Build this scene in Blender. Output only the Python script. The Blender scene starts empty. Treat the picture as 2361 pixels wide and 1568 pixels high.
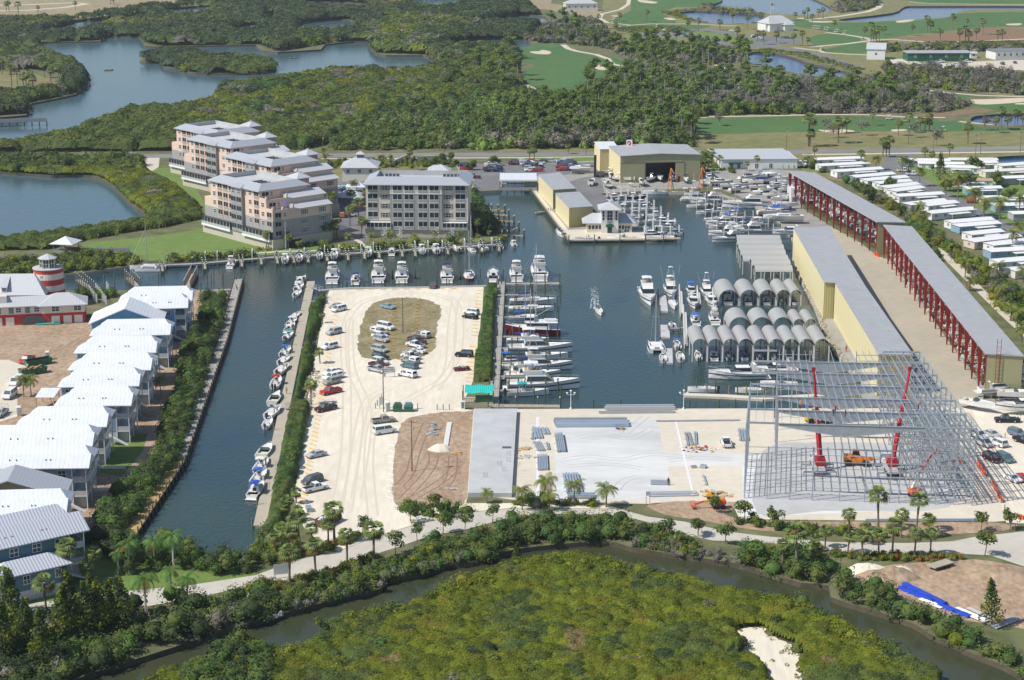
import bpy, math, random
import numpy as np
from mathutils import Vector, geometry
R=math.radians; PI=math.pi
SC=bpy.context.scene; COL=SC.collection
# ---------------------------------------------------------------- survey maths: map positions read off the photo
F=4400.; TH=R(14.6); HC=132.; CX=1180.5; CY=784.; c_,s_=math.cos(TH),math.sin(TH)
WZ=-1.0
def G(px,py,z=0.):
 u=(px-CX)/F; v=(py-CY)/F; t=(z-HC)/(-s_-v*c_)
 return (u*t,(c_-v*s_)*t)
def HT(py,ytop,z=0.):
 y=G(CX,py,z)[1]; v=(ytop-CY)/F
 return HC+y*(-s_-v*c_)/(c_-v*s_)
def HD(p0,p1,z=0.):
 a=G(*p0,z); b=G(*p1,z); return math.atan2(b[1]-a[1],b[0]-a[0])
# ---------------------------------------------------------------- materials
M={}
def mat(name,col,rough=.7,metal=0.,noise=0.,scale=1.,col2=None,bump=0.,spec=.5,attr=False,bscale=None,stretch=None,stripe=None):
 m=bpy.data.materials.new(name); m.use_nodes=True; nt=m.node_tree; N=nt.nodes; L=nt.links
 b=N['Principled BSDF']; b.inputs['Roughness'].default_value=rough; b.inputs['Metallic'].default_value=metal
 b.inputs['Specular IOR Level'].default_value=spec; b.inputs['Base Color'].default_value=(*col,1)
 tc=N.new('ShaderNodeTexCoord'); vec=tc.outputs['Object']
 if stretch:
  mp=N.new('ShaderNodeMapping'); mp.inputs['Scale'].default_value=stretch; L.new(vec,mp.inputs['Vector']); vec=mp.outputs['Vector']
 src=None
 if attr:
  a=N.new('ShaderNodeAttribute'); a.attribute_name='tint'; src=a.outputs['Color']
 if noise>0 or col2:
  n=N.new('ShaderNodeTexNoise'); n.inputs['Scale'].default_value=scale; n.inputs['Detail'].default_value=6; n.inputs['Roughness'].default_value=.65
  L.new(vec,n.inputs['Vector'])
  r=N.new('ShaderNodeMapRange'); r.inputs[1].default_value=.35; r.inputs[2].default_value=.65
  L.new(n.outputs['Fac'],r.inputs['Value'])
  mx=N.new('ShaderNodeMix'); mx.data_type='RGBA'; L.new(r.outputs[0],mx.inputs['Factor'])
  if col2: A,B=col,col2
  else: A=tuple(x*(1-noise) for x in col); B=tuple(min(1,x*(1+noise)) for x in col)
  mx.inputs[6].default_value=(*A,1); mx.inputs[7].default_value=(*B,1); src=mx.outputs[2]
  if noise>0 and col2:
   n2=N.new('ShaderNodeTexNoise'); n2.inputs['Scale'].default_value=scale*7; n2.inputs['Detail'].default_value=4; L.new(vec,n2.inputs['Vector'])
   r2=N.new('ShaderNodeMapRange'); r2.inputs[1].default_value=.3; r2.inputs[2].default_value=.7; r2.inputs[3].default_value=1-noise; r2.inputs[4].default_value=1+noise
   L.new(n2.outputs['Fac'],r2.inputs['Value'])
   vm=N.new('ShaderNodeVectorMath'); vm.operation='SCALE'; L.new(src,vm.inputs[0]); L.new(r2.outputs[0],vm.inputs['Scale']); src=vm.outputs[0]
 if stripe:   # (axis, period, darkness): raised seams of sheet metal / plank gaps
  sx=N.new('ShaderNodeSeparateXYZ'); L.new(tc.outputs['Object'],sx.inputs[0])
  mm=N.new('ShaderNodeMath'); mm.operation='MODULO'; mm.inputs[1].default_value=stripe[1]
  ad=N.new('ShaderNodeMath'); ad.operation='ADD'; ad.inputs[1].default_value=1000.*stripe[1]; L.new(sx.outputs[stripe[0]],ad.inputs[0]); L.new(ad.outputs[0],mm.inputs[0])
  lt=N.new('ShaderNodeMath'); lt.operation='LESS_THAN'; lt.inputs[1].default_value=stripe[1]*(stripe[3] if len(stripe)>3 else .3); L.new(mm.outputs[0],lt.inputs[0])
  r3=N.new('ShaderNodeMapRange'); r3.inputs[3].default_value=1; r3.inputs[4].default_value=stripe[2]; L.new(lt.outputs[0],r3.inputs['Value'])
  vm=N.new('ShaderNodeVectorMath'); vm.operation='SCALE'; 
  if src: L.new(src,vm.inputs[0])
  else: vm.inputs[0].default_value=col
  L.new(r3.outputs[0],vm.inputs['Scale']); src=vm.outputs[0]
 if src: L.new(src,b.inputs['Base Color'])
 if bump>0:
  n=N.new('ShaderNodeTexNoise'); n.inputs['Scale'].default_value=bscale or scale*4; n.inputs['Detail'].default_value=5; L.new(vec,n.inputs['Vector'])
  bp=N.new('ShaderNodeBump'); bp.inputs['Strength'].default_value=bump; bp.inputs['Distance'].default_value=.3
  L.new(n.outputs['Fac'],bp.inputs['Height']); L.new(bp.outputs['Normal'],b.inputs['Normal'])
 M[name]=m; return m
def glass(name,col,rough=.08):
 m=mat(name,col,rough,0,spec=.7); return m
# ---------------------------------------------------------------- mesh builder
class MB:
 def __init__(s): s.v=[]; s.f=[]; s.mi=[]
 def add(s,v,f,mi=0):
  o=len(s.v); s.v+= [tuple(p) for p in v]; s.f+=[tuple(i+o for i in q) for q in f]; s.mi+=[mi]*len(f); return s
 def tb(s,a,z0,b,z1,mi=0,bot=True):   # tapered box: a=(x0,x1,y0,y1) at z0, b at z1
  v=[(a[0],a[2],z0),(a[1],a[2],z0),(a[1],a[3],z0),(a[0],a[3],z0),(b[0],b[2],z1),(b[1],b[2],z1),(b[1],b[3],z1),(b[0],b[3],z1)]
  f=[(4,5,6,7),(0,1,5,4),(1,2,6,5),(2,3,7,6),(3,0,4,7)]
  if bot: f.append((3,2,1,0))
  return s.add(v,f,mi)
 def box(s,x0,x1,y0,y1,z0,z1,mi=0): return s.tb((x0,x1,y0,y1),z0,(x0,x1,y0,y1),z1,mi)
 def prism(s,pts,z0,z1,mi=0):
  n=len(pts); v=[(x,y,z0) for x,y in pts]+[(x,y,z1) for x,y in pts]
  f=[tuple(range(n,2*n)),tuple(range(n-1,-1,-1))]+[(i,(i+1)%n,(i+1)%n+n,i+n) for i in range(n)]
  return s.add(v,f,mi)
 def prof(s,pts,y0,y1,mi=0,iy=0.):    # x-z outline pushed across y
  n=len(pts); v=[(x,y0,z) for x,z in pts]+[(x,y1,z) for x,z in pts]
  f=[tuple(range(n)),tuple(range(2*n-1,n-1,-1))]+[(i,i+n,(i+1)%n+n,(i+1)%n) for i in range(n)]
  return s.add(v,f,mi)
 def cyl(s,x,y,z0,z1,r0,r1=None,n=8,mi=0,ph=0.):
  r1=r0 if r1 is None else r1
  a=[2*PI*i/n+ph for i in range(n)]
  v=[(x+r0*math.cos(t),y+r0*math.sin(t),z0) for t in a]+[(x+r1*math.cos(t),y+r1*math.sin(t),z1) for t in a]
  f=[tuple(range(n,2*n)),tuple(range(n-1,-1,-1))]+[(i,(i+1)%n,(i+1)%n+n,i+n) for i in range(n)]
  return s.add(v,f,mi)
 def tube(s,p,q,r,n=4,r1=None,mi=0):
  p=Vector(p); q=Vector(q); d=(q-p)
  if d.length<1e-6: return s
  d.normalize(); u=d.orthogonal().normalized()
  if abs(d.z)<.99: u=d.cross(Vector((0,0,1))).normalized()
  w=d.cross(u); r1=r if r1 is None else r1
  v=[]
  for c,rr in ((p,r),(q,r1)):
   for i in range(n):
    t=2*PI*(i+.5)/n; v.append(c+u*(rr*math.cos(t))+w*(rr*math.sin(t)))
  f=[(i,(i+1)%n,(i+1)%n+n,i+n) for i in range(n)]+[tuple(range(n-1,-1,-1)),tuple(range(n,2*n))]
  return s.add(v,f,mi)
 def bar(s,p,q,w,h,mi=0):             # rectangular beam w wide, h deep
  p=Vector(p); q=Vector(q); d=(q-p).normalized()
  u=d.cross(Vector((0,0,1)))
  u=Vector((1,0,0)) if u.length<.01 else u.normalized()
  k=u.cross(d); v=[]
  for c in (p,q):
   for a,b in ((-1,-1),(1,-1),(1,1),(-1,1)): v.append(c+u*(a*w/2)+k*(b*h/2))
  return s.add(v,[(0,1,5,4),(1,2,6,5),(2,3,7,6),(3,0,4,7),(3,2,1,0),(4,5,6,7)],mi)
 def loft(s,secs,mi=0,caps=True,closed=False):
  n=len(secs[0]); v=[p for q in secs for p in q]; f=[]
  for i in range(len(secs)-1):
   for j in range(n if closed else n-1):
    k=(j+1)%n; f.append((i*n+j,i*n+k,(i+1)*n+k,(i+1)*n+j))
  if caps: f+= [tuple(range(n-1,-1,-1)),tuple(range((len(secs)-1)*n,len(secs)*n))]
  return s.add(v,f,mi)
 def sph(s,x,y,z,r,rz=None,n=6,m=4,mi=0):
  rz=rz or r; secs=[]
  for i in range(m+1):
   a=-PI/2+PI*i/m; rr=max(.001,math.cos(a))
   secs.append([(x+r*rr*math.cos(2*PI*j/n),y+r*rr*math.sin(2*PI*j/n),z+rz*math.sin(a)) for j in range(n)])
  return s.loft(secs,mi,False,True)
 def hip(s,x0,x1,y0,y1,z0,z1,hx=None,ov=.4,th=.18,mi=0,gl=False,gr=False):
  # hipped (or gabled: gl / gr) roof, ridge along x
  x0-=ov;x1+=ov;y0-=ov;y1+=ov; ym=(y0+y1)/2; hx=(y1-y0)/2 if hx is None else hx
  a=x0 if gl else x0+hx; b=x1 if gr else x1-hx
  v=[(x0,y0,z0),(x1,y0,z0),(x1,y1,z0),(x0,y1,z0),(a,ym,z1),(b,ym,z1)]
  v+= [(x0,y0,z0-th),(x1,y0,z0-th),(x1,y1,z0-th),(x0,y1,z0-th)]
  f=[(0,1,5,4),(2,3,4,5),(1,2,5),(3,0,4),(6,7,1,0),(7,8,2,1),(8,9,3,2),(9,6,0,3),(9,8,7,6)]
  return s.add(v,f,mi)
 def xf(s,loc=(0,0,0),rz=0.,sc=1.):
  c,n=math.cos(rz),math.sin(rz)
  s.v=[(loc[0]+sc*(x*c-y*n),loc[1]+sc*(x*n+y*c),loc[2]+sc*z) for x,y,z in s.v]; return s
 def mesh(s,name,mats,smooth=False):
  me=bpy.data.meshes.new(name); me.from_pydata(s.v,[],s.f)
  if not isinstance(mats,(list,tuple)): mats=[mats]
  for m in mats: me.materials.append(M[m] if isinstance(m,str) else m)
  if len(mats)>1: me.polygons.foreach_set('material_index',s.mi)
  if smooth: me.polygons.foreach_set('use_smooth',[True]*len(s.f))
  me.update(); return me
 def build(s,name,mats,parent=None,smooth=False,**tagkw):
  return link(name,s.mesh(name,mats,smooth),parent,**tagkw)
def link(name,me,parent=None,label=None,cat=None,group=None,kind=None,loc=None,rz=0.,sc=1.,mats=None):
 o=bpy.data.objects.new(name,me); COL.objects.link(o)
 if parent: o.parent=parent
 if loc is not None: o.location=loc if len(loc)==3 else (*loc,0)
 if rz: o.rotation_euler=(0,0,rz)
 if sc!=1.: o.scale=(sc,)*3 if not isinstance(sc,(tuple,list)) else sc
 if label: o['label']=label
 if cat: o['category']=cat
 if group: o['group']=group
 if kind: o['kind']=kind
 if mats is not None:
  for i,m in enumerate(mats):
   if m is not None:
    o.material_slots[i].link='OBJECT'; o.material_slots[i].material=M[m] if isinstance(m,str) else m
 return o
def thing(name,label,cat,loc=(0,0,0),rz=0.,group=None,sc=1.):
 o=link(name,None,None,label,cat,group,None,loc,rz,sc); o.empty_display_size=.5; return o
# a KIND is a list of (part name, mesh, paint key or None, [sub-parts])
KINDS={}
def kind(name,parts):
 out=[]
 for p in parts:
  nm,mb,mt=p[:3]; key=p[3] if len(p)>3 else None; subs=p[4] if len(p)>4 else []; sm=p[5] if len(p)>5 else False
  out.append((nm,mb.mesh(nm,mt,sm) if isinstance(mb,MB) else mb,key,[(q[0],q[1].mesh(q[0],q[2]),q[3] if len(q)>3 else None) for q in subs]))
 KINDS[name]=out
def place(kd,name,label,cat,loc,rz=0.,group=None,paint=None,sc=1.,skip=()):
 paint=paint or {}
 if len(loc)==2: loc=(*loc,0)
 r=thing(name,label,cat,loc,rz,group,sc)
 for nm,me,key,subs in KINDS[kd]:
  if nm in skip: continue
  o=link(nm,me,r,mats=[paint[key]] if key in paint else None)
  for q in subs: link(q[0],q[1],o,mats=[paint[q[2]]] if q[2] in paint else None)
 return r
ORD=['first','second','third','fourth','fifth','sixth','seventh','eighth','ninth','tenth','eleventh','twelfth','thirteenth','fourteenth','fifteenth','sixteenth','seventeenth','eighteenth','nineteenth','twentieth']
def ordn(i):
 if i<20: return ORD[i]
 t=['twenty','thirty','forty','fifty','sixty','seventy','eighty','ninety'][(i+1)//10-2]
 r=(i+1)%10
 return {'twenty':'twentieth','thirty':'thirtieth','forty':'fortieth','fifty':'fiftieth','sixty':'sixtieth','seventy':'seventieth','eighty':'eightieth','ninety':'ninetieth'}[t] if r==0 else t+'-'+ORD[r-1]
# ---------------------------------------------------------------- leafy meshes (numpy)
def pip(px,py,poly):
 px=np.asarray(px,float); py=np.asarray(py,float); ins=np.zeros(px.shape,bool); n=len(poly); j=n-1
 for i in range(n):
  xi,yi=poly[i]; xj,yj=poly[j]
  if yi!=yj:
   c=((yi>py)!=(yj>py))&(px<(xj-xi)*(py-yi)/(yj-yi)+xi); ins^=c
  j=i
 return ins
def npmesh(name,V,Q,C,matn):
 me=bpy.data.meshes.new(name); k=Q.shape[1]
 me.vertices.add(len(V)); me.vertices.foreach_set('co',V.astype(np.float32).ravel())
 me.loops.add(Q.size); me.loops.foreach_set('vertex_index',Q.astype(np.int32).ravel())
 me.polygons.add(len(Q)); me.polygons.foreach_set('loop_start',np.arange(0,Q.size,k,dtype=np.int32)); me.polygons.foreach_set('loop_total',np.full(len(Q),k,np.int32))
 ca=me.color_attributes.new('tint','FLOAT_COLOR','POINT'); cc=np.ones((len(V),4),np.float32); cc[:,:3]=C; ca.data.foreach_set('color',cc.ravel())
 me.update(calc_edges=True); me.materials.append(M[matn]); return me
def quads(P,Nn,size,rng,asp=1.,up=None):
 n=len(P); Nn=Nn/np.linalg.norm(Nn,axis=1,keepdims=True)
 t=rng.normal(size=(n,3)); t-=Nn*(t*Nn).sum(1,keepdims=True); t/=np.linalg.norm(t,axis=1,keepdims=True)+1e-9
 b=np.cross(Nn,t); s=size[:,None] if np.ndim(size) else size
 t=t*s*.5; b=b*s*.5*asp
 V=np.stack([P-t-b*.6,P+t*.7-b,P+t+b*.7,P-t*.6+b],1).reshape(-1,3)
 return V,np.arange(4*n).reshape(n,4)
def crowns(cx,cy,cz,rx,rz,nq,qs,pal,rng,low=-.15,jit=.5,shade=.22,amp=1.05,base=.62):
 """leaf clumps spread over crowns; cx.. arrays; pal: per-crown rgb array"""
 n=len(cx); k=nq
 z=rng.uniform(low,1,(n,k)); a=rng.uniform(0,2*PI,(n,k)); r=np.sqrt(np.maximum(0,1-z*z))
 D=np.stack([r*np.cos(a),r*np.sin(a),z],-1)
 # lumpy radius: each crown gets a few random lobes
 lob=rng.normal(size=(n,7,3)); lob/=np.linalg.norm(lob,axis=2,keepdims=True)
 w=np.maximum(0,np.einsum('nkd,nld->nkl',D,lob)-.55).max(2)
 rad=(base+amp*w)*rng.uniform(.8,1.06,(n,k))
 P=np.stack([cx,cy,cz],-1)[:,None,:]+D*np.stack([rx,rx,rz],-1)[:,None,:]*rad[...,None]
 Nn=D+rng.normal(size=D.shape)*jit; Nn[...,2]+=.6
 sz=(np.broadcast_to(np.asarray(qs,float).reshape(-1,1),(n,k))*rng.uniform(.6,1.3,(n,k))).ravel()
 V,Q=quads(P.reshape(-1,3),Nn.reshape(-1,3),sz,rng)
 C=np.repeat(pal,k,0)*rng.uniform(1-shade,1+shade*1.3,(n*k,1))
 C=np.repeat(C,4,0)
 return V,Q,C
def cores(cx,cy,cz,rx,rz,pal,f=.72,z0=None):
 n=len(cx); m=7; a=np.arange(m)*2*PI/m; V=[];Q=[]
 top=np.stack([cx,cy,cz+rz*f],-1)
 r1=np.stack([cx[:,None]+rx[:,None]*f*.75*np.cos(a),cy[:,None]+rx[:,None]*f*.75*np.sin(a),np.repeat((cz+rz*f*.6)[:,None],m,1)],-1)
 r2=np.stack([cx[:,None]+rx[:,None]*f*1.05*np.cos(a),cy[:,None]+rx[:,None]*f*1.05*np.sin(a),np.repeat((cz-.1*rz)[:,None],m,1)],-1)
 zb=np.full(n,z0) if z0 is not None else cz-rz*.7
 r3=np.stack([cx[:,None]+rx[:,None]*f*.8*np.cos(a),cy[:,None]+rx[:,None]*f*.8*np.sin(a),np.repeat(zb[:,None],m,1)],-1)
 r3[:,:,:2]=np.stack([cx,cy],-1)[:,None]+(r3[:,:,:2]-np.stack([cx,cy],-1)[:,None])*.5
 V=np.concatenate([np.repeat(top[:,None],m,1),r1,r2,r3],1)  # 4m verts per crown
 base=(np.arange(n)*4*m)[:,None,None]; i=np.arange(m); j=(i+1)%m; q=[]
 for L in range(3): q.append(np.stack([L*m+i,L*m+j,(L+1)*m+j,(L+1)*m+i],-1)[:, ::-1])
 q=np.concatenate(q)[None]+base
 return V.reshape(-1,3),q.reshape(-1,4),np.repeat(pal,4*m,0)
def join(parts):
 Vs=[];Qs=[];Cs=[];o=0
 for V,Q,C in parts: Vs.append(V);Qs.append(Q+o);Cs.append(C);o+=len(V)
 return np.concatenate(Vs),np.concatenate(Qs),np.concatenate(Cs)
def scatter(polys,sp,rng,excl=(),jit=.45,dens=1.):
 P=[]
 for poly in polys:
  xs=[p[0] for p in poly]; ys=[p[1] for p in poly]
  gx,gy=np.meshgrid(np.arange(min(xs),max(xs),sp),np.arange(min(ys),max(ys),sp*.87)); gx=gx.astype(float)
  gx[1::2]+=sp/2; x=gx.ravel(); y=gy.ravel()
  x=x+rng.uniform(-jit,jit,x.shape)*sp; y=y+rng.uniform(-jit,jit,x.shape)*sp
  k=pip(x,y,poly)
  if dens<1: k&=rng.random(x.shape)<dens
  for e in excl: k&=~pip(x,y,e)
  P.append(np.stack([x[k],y[k]],1))
 return np.concatenate(P)
def W(poly,z=0.): return [G(p[0],p[1],z) for p in poly]
def smooth(pts,n=4,jit=0.,seed=0,closed=True):
 rg=random.Random(seed); out=[]; N=len(pts)
 for i in range(N if closed else N-1):
  p0,p1,p2,p3=[pts[(i+k)%N] if closed else pts[max(0,min(N-1,i+k))] for k in (-1,0,1,2)]
  for j in range(n):
   t=j/n; q=[]
   for d in (0,1):
    q.append(.5*((2*p1[d])+(-p0[d]+p2[d])*t+(2*p0[d]-5*p1[d]+4*p2[d]-p3[d])*t*t+(-p0[d]+3*p1[d]-3*p2[d]+p3[d])*t**3))
   out.append((q[0]+rg.uniform(-jit,jit),q[1]+rg.uniform(-jit,jit)*.35))
 if not closed: out.append(pts[-1])
 return out
# ================================================================ materials
mat('ground',(.16,.15,.075),.95,noise=.3,scale=.03,col2=(.10,.12,.04),bump=.3,bscale=.6)
mat('field',(.33,.26,.16),.95,noise=.15,scale=.02,col2=(.27,.24,.13))
mat('lawn',(.115,.20,.035),.95,noise=.13,scale=.06,col2=(.155,.215,.05))
mat('fairway',(.055,.135,.035),.95,noise=.08,scale=.02,col2=(.08,.155,.04),stretch=(1,.35,1))
mat('rough',(.16,.18,.055),.95,noise=.2,scale=.025,col2=(.23,.19,.085))
mat('sand_lot',(.75,.685,.56),.95,noise=.08,scale=.05,col2=(.66,.59,.47),bump=.2,bscale=1.5,stretch=(2.2,.45,1))
mat('oval',(.185,.155,.068),.95,noise=.35,scale=.16,col2=(.31,.255,.14))
mat('dirt',(.32,.22,.14),.95,noise=.25,scale=.13,col2=(.42,.31,.21),bump=.6,bscale=.7,stretch=(1,.6,1))
mat('dirt_red',(.25,.135,.075),.95,noise=.2,scale=.05,col2=(.2,.15,.08))
mat('asphalt',(.15,.15,.155),.9,noise=.12,scale=.06,col2=(.20,.198,.195))
mat('highway',(.20,.195,.18),.9,noise=.1,scale=.05,col2=(.25,.24,.22),stretch=(.2,1,1))
mat('concrete_lot',(.60,.54,.43),.9,noise=.05,scale=.07,col2=(.66,.60,.49))
mat('frame_slab',(.50,.50,.49),.85,noise=.06,scale=.05,col2=(.42,.42,.41)); mat('track_dirt',(.24,.16,.10),.95); mat('track_sand',(.62,.55,.43),.95); mat('track_slab',(.44,.44,.43),.9)
mat('white_slab',(.72,.72,.70),.85,noise=.06,scale=.03,col2=(.50,.50,.485),stretch=(.6,1.6,1))
mat('yard',(.27,.265,.245),.9,noise=.12,scale=.05,col2=(.36,.34,.3))
mat('apron',(.46,.405,.31),.9,noise=.06,scale=.05,col2=(.40,.36,.285))
mat('site_road',(.55,.51,.44),.9,noise=.06,scale=.08,col2=(.49,.455,.39))
mat('cart_path',(.58,.52,.42),.9)
mat('bunker',(.60,.50,.37),.95,noise=.06,scale=.2)
mat('pavers',(.42,.29,.225),.9,noise=.1,scale=1.)
mat('bank',(.10,.085,.055),.95,noise=.25,scale=.5)
mat('seawall',(.42,.38,.31),.9,noise=.12,scale=.6)
mat('riprap',(.42,.37,.28),.95,noise=.3,scale=1.2)
mat('concrete',(.50,.48,.44),.85,noise=.08,scale=.5)
mat('slab_grey',(.47,.48,.48),.85,noise=.1,scale=.15)
for n_,c in dict(white=(.80,.80,.79),offwhite=(.74,.72,.66),cream=(.70,.64,.48),gel=(.78,.77,.72),silver=(.45,.46,.47),black=(.015,.015,.018),dark=(.03,.035,.04),navy=(.02,.035,.14),blue=(.03,.12,.55),royal=(.02,.07,.42),ltblue=(.25,.42,.55),red=(.50,.012,.015),maroon=(.13,.012,.018),green=(.02,.11,.06),dgreen=(.02,.06,.035),teal=(.01,.40,.34),tealgrey=(.08,.20,.24),yellow=(.75,.42,.02),orange=(.75,.22,.02),tan=(.42,.33,.22),gold=(.30,.26,.2),grey=(.22,.22,.22),dgrey=(.09,.09,.095),slate=(.16,.2,.25),brown=(.15,.09,.05),wrap=(.12,.33,.55)).items():
 mat(n_,c,.35 if n_ not in('tan','brown','wrap') else .8,noise=.03,scale=2)
mat('redcrane',(.42,.008,.02),.35); mat('orange_lift',(.70,.10,.03),.45); mat('mesh_orange',(.85,.08,.02),.8)
mat('tyre',(.02,.02,.02),.85); mat('rubber',(.03,.03,.032),.6)
glass('glass',(.02,.03,.035)); glass('wglass',(.03,.045,.055),.12); glass('windscreen',(.09,.13,.14),.1)
mat('screen_dark',(.022,.022,.024),.7)
mat('piling',(.20,.16,.11),.9,noise=.2,scale=2.); mat('piling_green',(.09,.115,.075),.9); mat('pvc_white',(.72,.72,.70),.5); mat('galv',(.42,.46,.50),.45,.35,noise=.08,scale=.7); mat('galv_blue',(.38,.48,.58),.45,.35)
mat('dockwood',(.42,.37,.29),.9,noise=.12,scale=.8,stripe=(1,.6,.82)); mat('dockgrey',(.37,.355,.32),.9,noise=.12,scale=.8,stripe=(1,.7,.8)); mat('docknew',(.46,.33,.12),.9,noise=.12,scale=.8,stripe=(0,.6,.85))
mat('steelroof',(.42,.425,.43),.5,.1,noise=.08,scale=.35,stripe=(0,1.2,.93,.12)); mat('steelroof_y',(.42,.425,.43),.5,.1,noise=.08,scale=.35,stripe=(1,1.2,.93,.12))
mat('roofwhite',(.69,.715,.75),.5,0,noise=.05,scale=.5,stripe=(0,.9,.86,.16)); mat('roofstripe',(.70,.73,.79),.4,.15,stripe=(0,.62,.62,.42))
mat('roofgrey',(.47,.49,.52),.4,.2,stripe=(0,.7,.88,.2)); mat('roofsilver',(.58,.59,.60),.4,.15,stripe=(0,.8,.9,.2))
mat('yellow_wall',(.74,.65,.38),.6,stripe=(0,.9,.93,.2)); mat('yellow_wall_y',(.74,.65,.38),.6,stripe=(1,5.,.6,.03)); mat('yellow_rib',(.55,.48,.22),.6,stripe=(0,.7,.72,.4))
mat('olive_wall',(.36,.345,.20),.6,stripe=(0,.8,.9,.3)); mat('green_rib',(.40,.375,.20),.6,stripe=(0,.9,.6,.35))
mat('redsteel',(.26,.02,.015),.6,noise=.2,scale=.7)
mat('pink',(.72,.54,.44),.85,noise=.03,scale=.5); mat('pinkpale',(.68,.56,.47),.85,noise=.03,scale=.5); mat('condogrey',(.34,.335,.33),.85); mat('podium',(.50,.46,.37),.85,noise=.04,scale=.3); mat('mauve',(.45,.30,.29),.85)
mat('rail_grey',(.40,.42,.44),.6,stripe=(0,.3,.6,.5)); mat('rail_white',(.78,.78,.77),.6,stripe=(0,.25,.45,.5))
mat('vaultmetal',(.43,.425,.405),.45,.15,stripe=(1,.8,.93,.15)); mat('vaultmetal_x',(.47,.465,.44),.45,.15,stripe=(0,.8,.93,.15))
mat('lh_red',(.50,.045,.035),.8); mat('lh_white',(.72,.67,.58),.8)
mat('blue_siding',(.22,.34,.43),.8,stripe=(2,.25,.93,.15)); mat('teal_siding',(.10,.20,.25),.8,stripe=(2,.25,.93,.15)); mat('olive_siding',(.12,.12,.07),.8,stripe=(2,.25,.9,.15)); mat('tan_siding',(.50,.42,.28),.8); mat('green_siding',(.25,.32,.26),.8); mat('wrap_blue',(.14,.38,.62),.6,noise=.25,scale=.9,col2=(.19,.42,.62))
mat('wood_new',(.42,.26,.12),.9); mat('lumber',(.52,.36,.18),.9); mat('canvas_teal',(.01,.42,.36),.8,stripe=(0,.5,1.35,.5))
mat('tarp_blue',(.015,.06,.50),.6,noise=.12,scale=.6); mat('skin',(.45,.27,.19),.7); mat('hair',(.04,.025,.015),.8)
mat('trunk',(.17,.135,.10),.95,noise=.2,scale=2); mat('trunk_grey',(.30,.28,.25),.95); mat('trunk_palm',(.24,.19,.14),.95)
mat('leaf',(.1,.1,.1),.75,attr=True,spec=.25)
def leafy():
 nt=M['leaf'].node_tree; N=nt.nodes; L=nt.links; b=N['Principled BSDF']; tr=N.new('ShaderNodeBsdfTranslucent'); mx=N.new('ShaderNodeMixShader'); mx.inputs[0].default_value=.38
 L.new(b.inputs['Base Color'].links[0].from_socket,tr.inputs['Color']); L.new(b.outputs[0],mx.inputs[1]); L.new(tr.outputs[0],mx.inputs[2]); L.new(mx.outputs[0],N['Material Output'].inputs['Surface'])
leafy()
mat('dark_metal',(.03,.02,.02),.6); mat('foam',(.75,.8,.82),.8)
mat('sign_white',(.68,.68,.66),.6); mat('text',(.08,.08,.09),.8)
def water(name,col,rough,bs,bump,stretch=(1,1,1),col2=None,ns=.01):
 m=mat(name,col,rough,0,bump=0,spec=.5,**(dict(col2=col2,scale=ns) if col2 else {})); N=m.node_tree.nodes; L=m.node_tree.links; b=N['Principled BSDF']; b.inputs['IOR'].default_value=1.33
 tc=N.new('ShaderNodeTexCoord'); mp=N.new('ShaderNodeMapping'); mp.inputs['Scale'].default_value=stretch; L.new(tc.outputs['Object'],mp.inputs['Vector'])
 n=N.new('ShaderNodeTexNoise'); n.inputs['Scale'].default_value=bs; n.inputs['Detail'].default_value=5; L.new(mp.outputs['Vector'],n.inputs['Vector'])
 bp=N.new('ShaderNodeBump'); bp.inputs['Strength'].default_value=bump; bp.inputs['Distance'].default_value=.25; L.new(n.outputs['Fac'],bp.inputs['Height']); L.new(bp.outputs['Normal'],b.inputs['Normal'])
water('water_marina',(.019,.050,.068),.17,.9,.4,(1,.7,1),col2=(.038,.066,.054),ns=.011); water('water_creek',(.060,.062,.030),.10,.5,.12,col2=(.04,.052,.03),ns=.05); water('water_bay',(.055,.115,.150),.15,.6,.4,(1,.5,1),col2=(.075,.125,.14)); water('water_pond',(.02,.07,.20),.12,.8,.3)
# ================================================================ land cover, one triangulation so nothing overlaps
W1=[(-90,640),(75,637),(150,633),(200,628),(250,620),(310,613),(400,606),(500,599),(590,590),(700,584),(800,579),(900,572),(1000,567),(1100,562),(1165,552),(1140,520),(1110,480),(1090,442),(1155,438),(1160,408),(1222,405),(1225,438),(1310,552),(1487,550),(1484,532),(1465,510),(1395,452),(1385,446),(1480,442),(1600,444),(1640,440),(1700,458),(1760,482),(1800,512),(1828,552),(1833,617),(1853,657),(1876,704),(1896,755),(1906,784),(1931,817),(1956,849),(1985,868),(1985,890),(1915,925),(1905,941),(1500,941.5),(1195,943),(1132,942),(1134,880),(1146,661),(760,667),(748,682),(716,715),(706,784),(695,829),(690,866),(685,900),(672,934),(657,1009),(645,1071),(630,1134),(618,1190),(590,1240),(575,1290),(560,1298),(490,1290),(420,1265),(330,1255),(282,1245),(325,1178),(412,1060),(500,784),(527,680),(525,672),(440,667),(300,669),(175,671),(150,669),(-90,669)]
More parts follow.
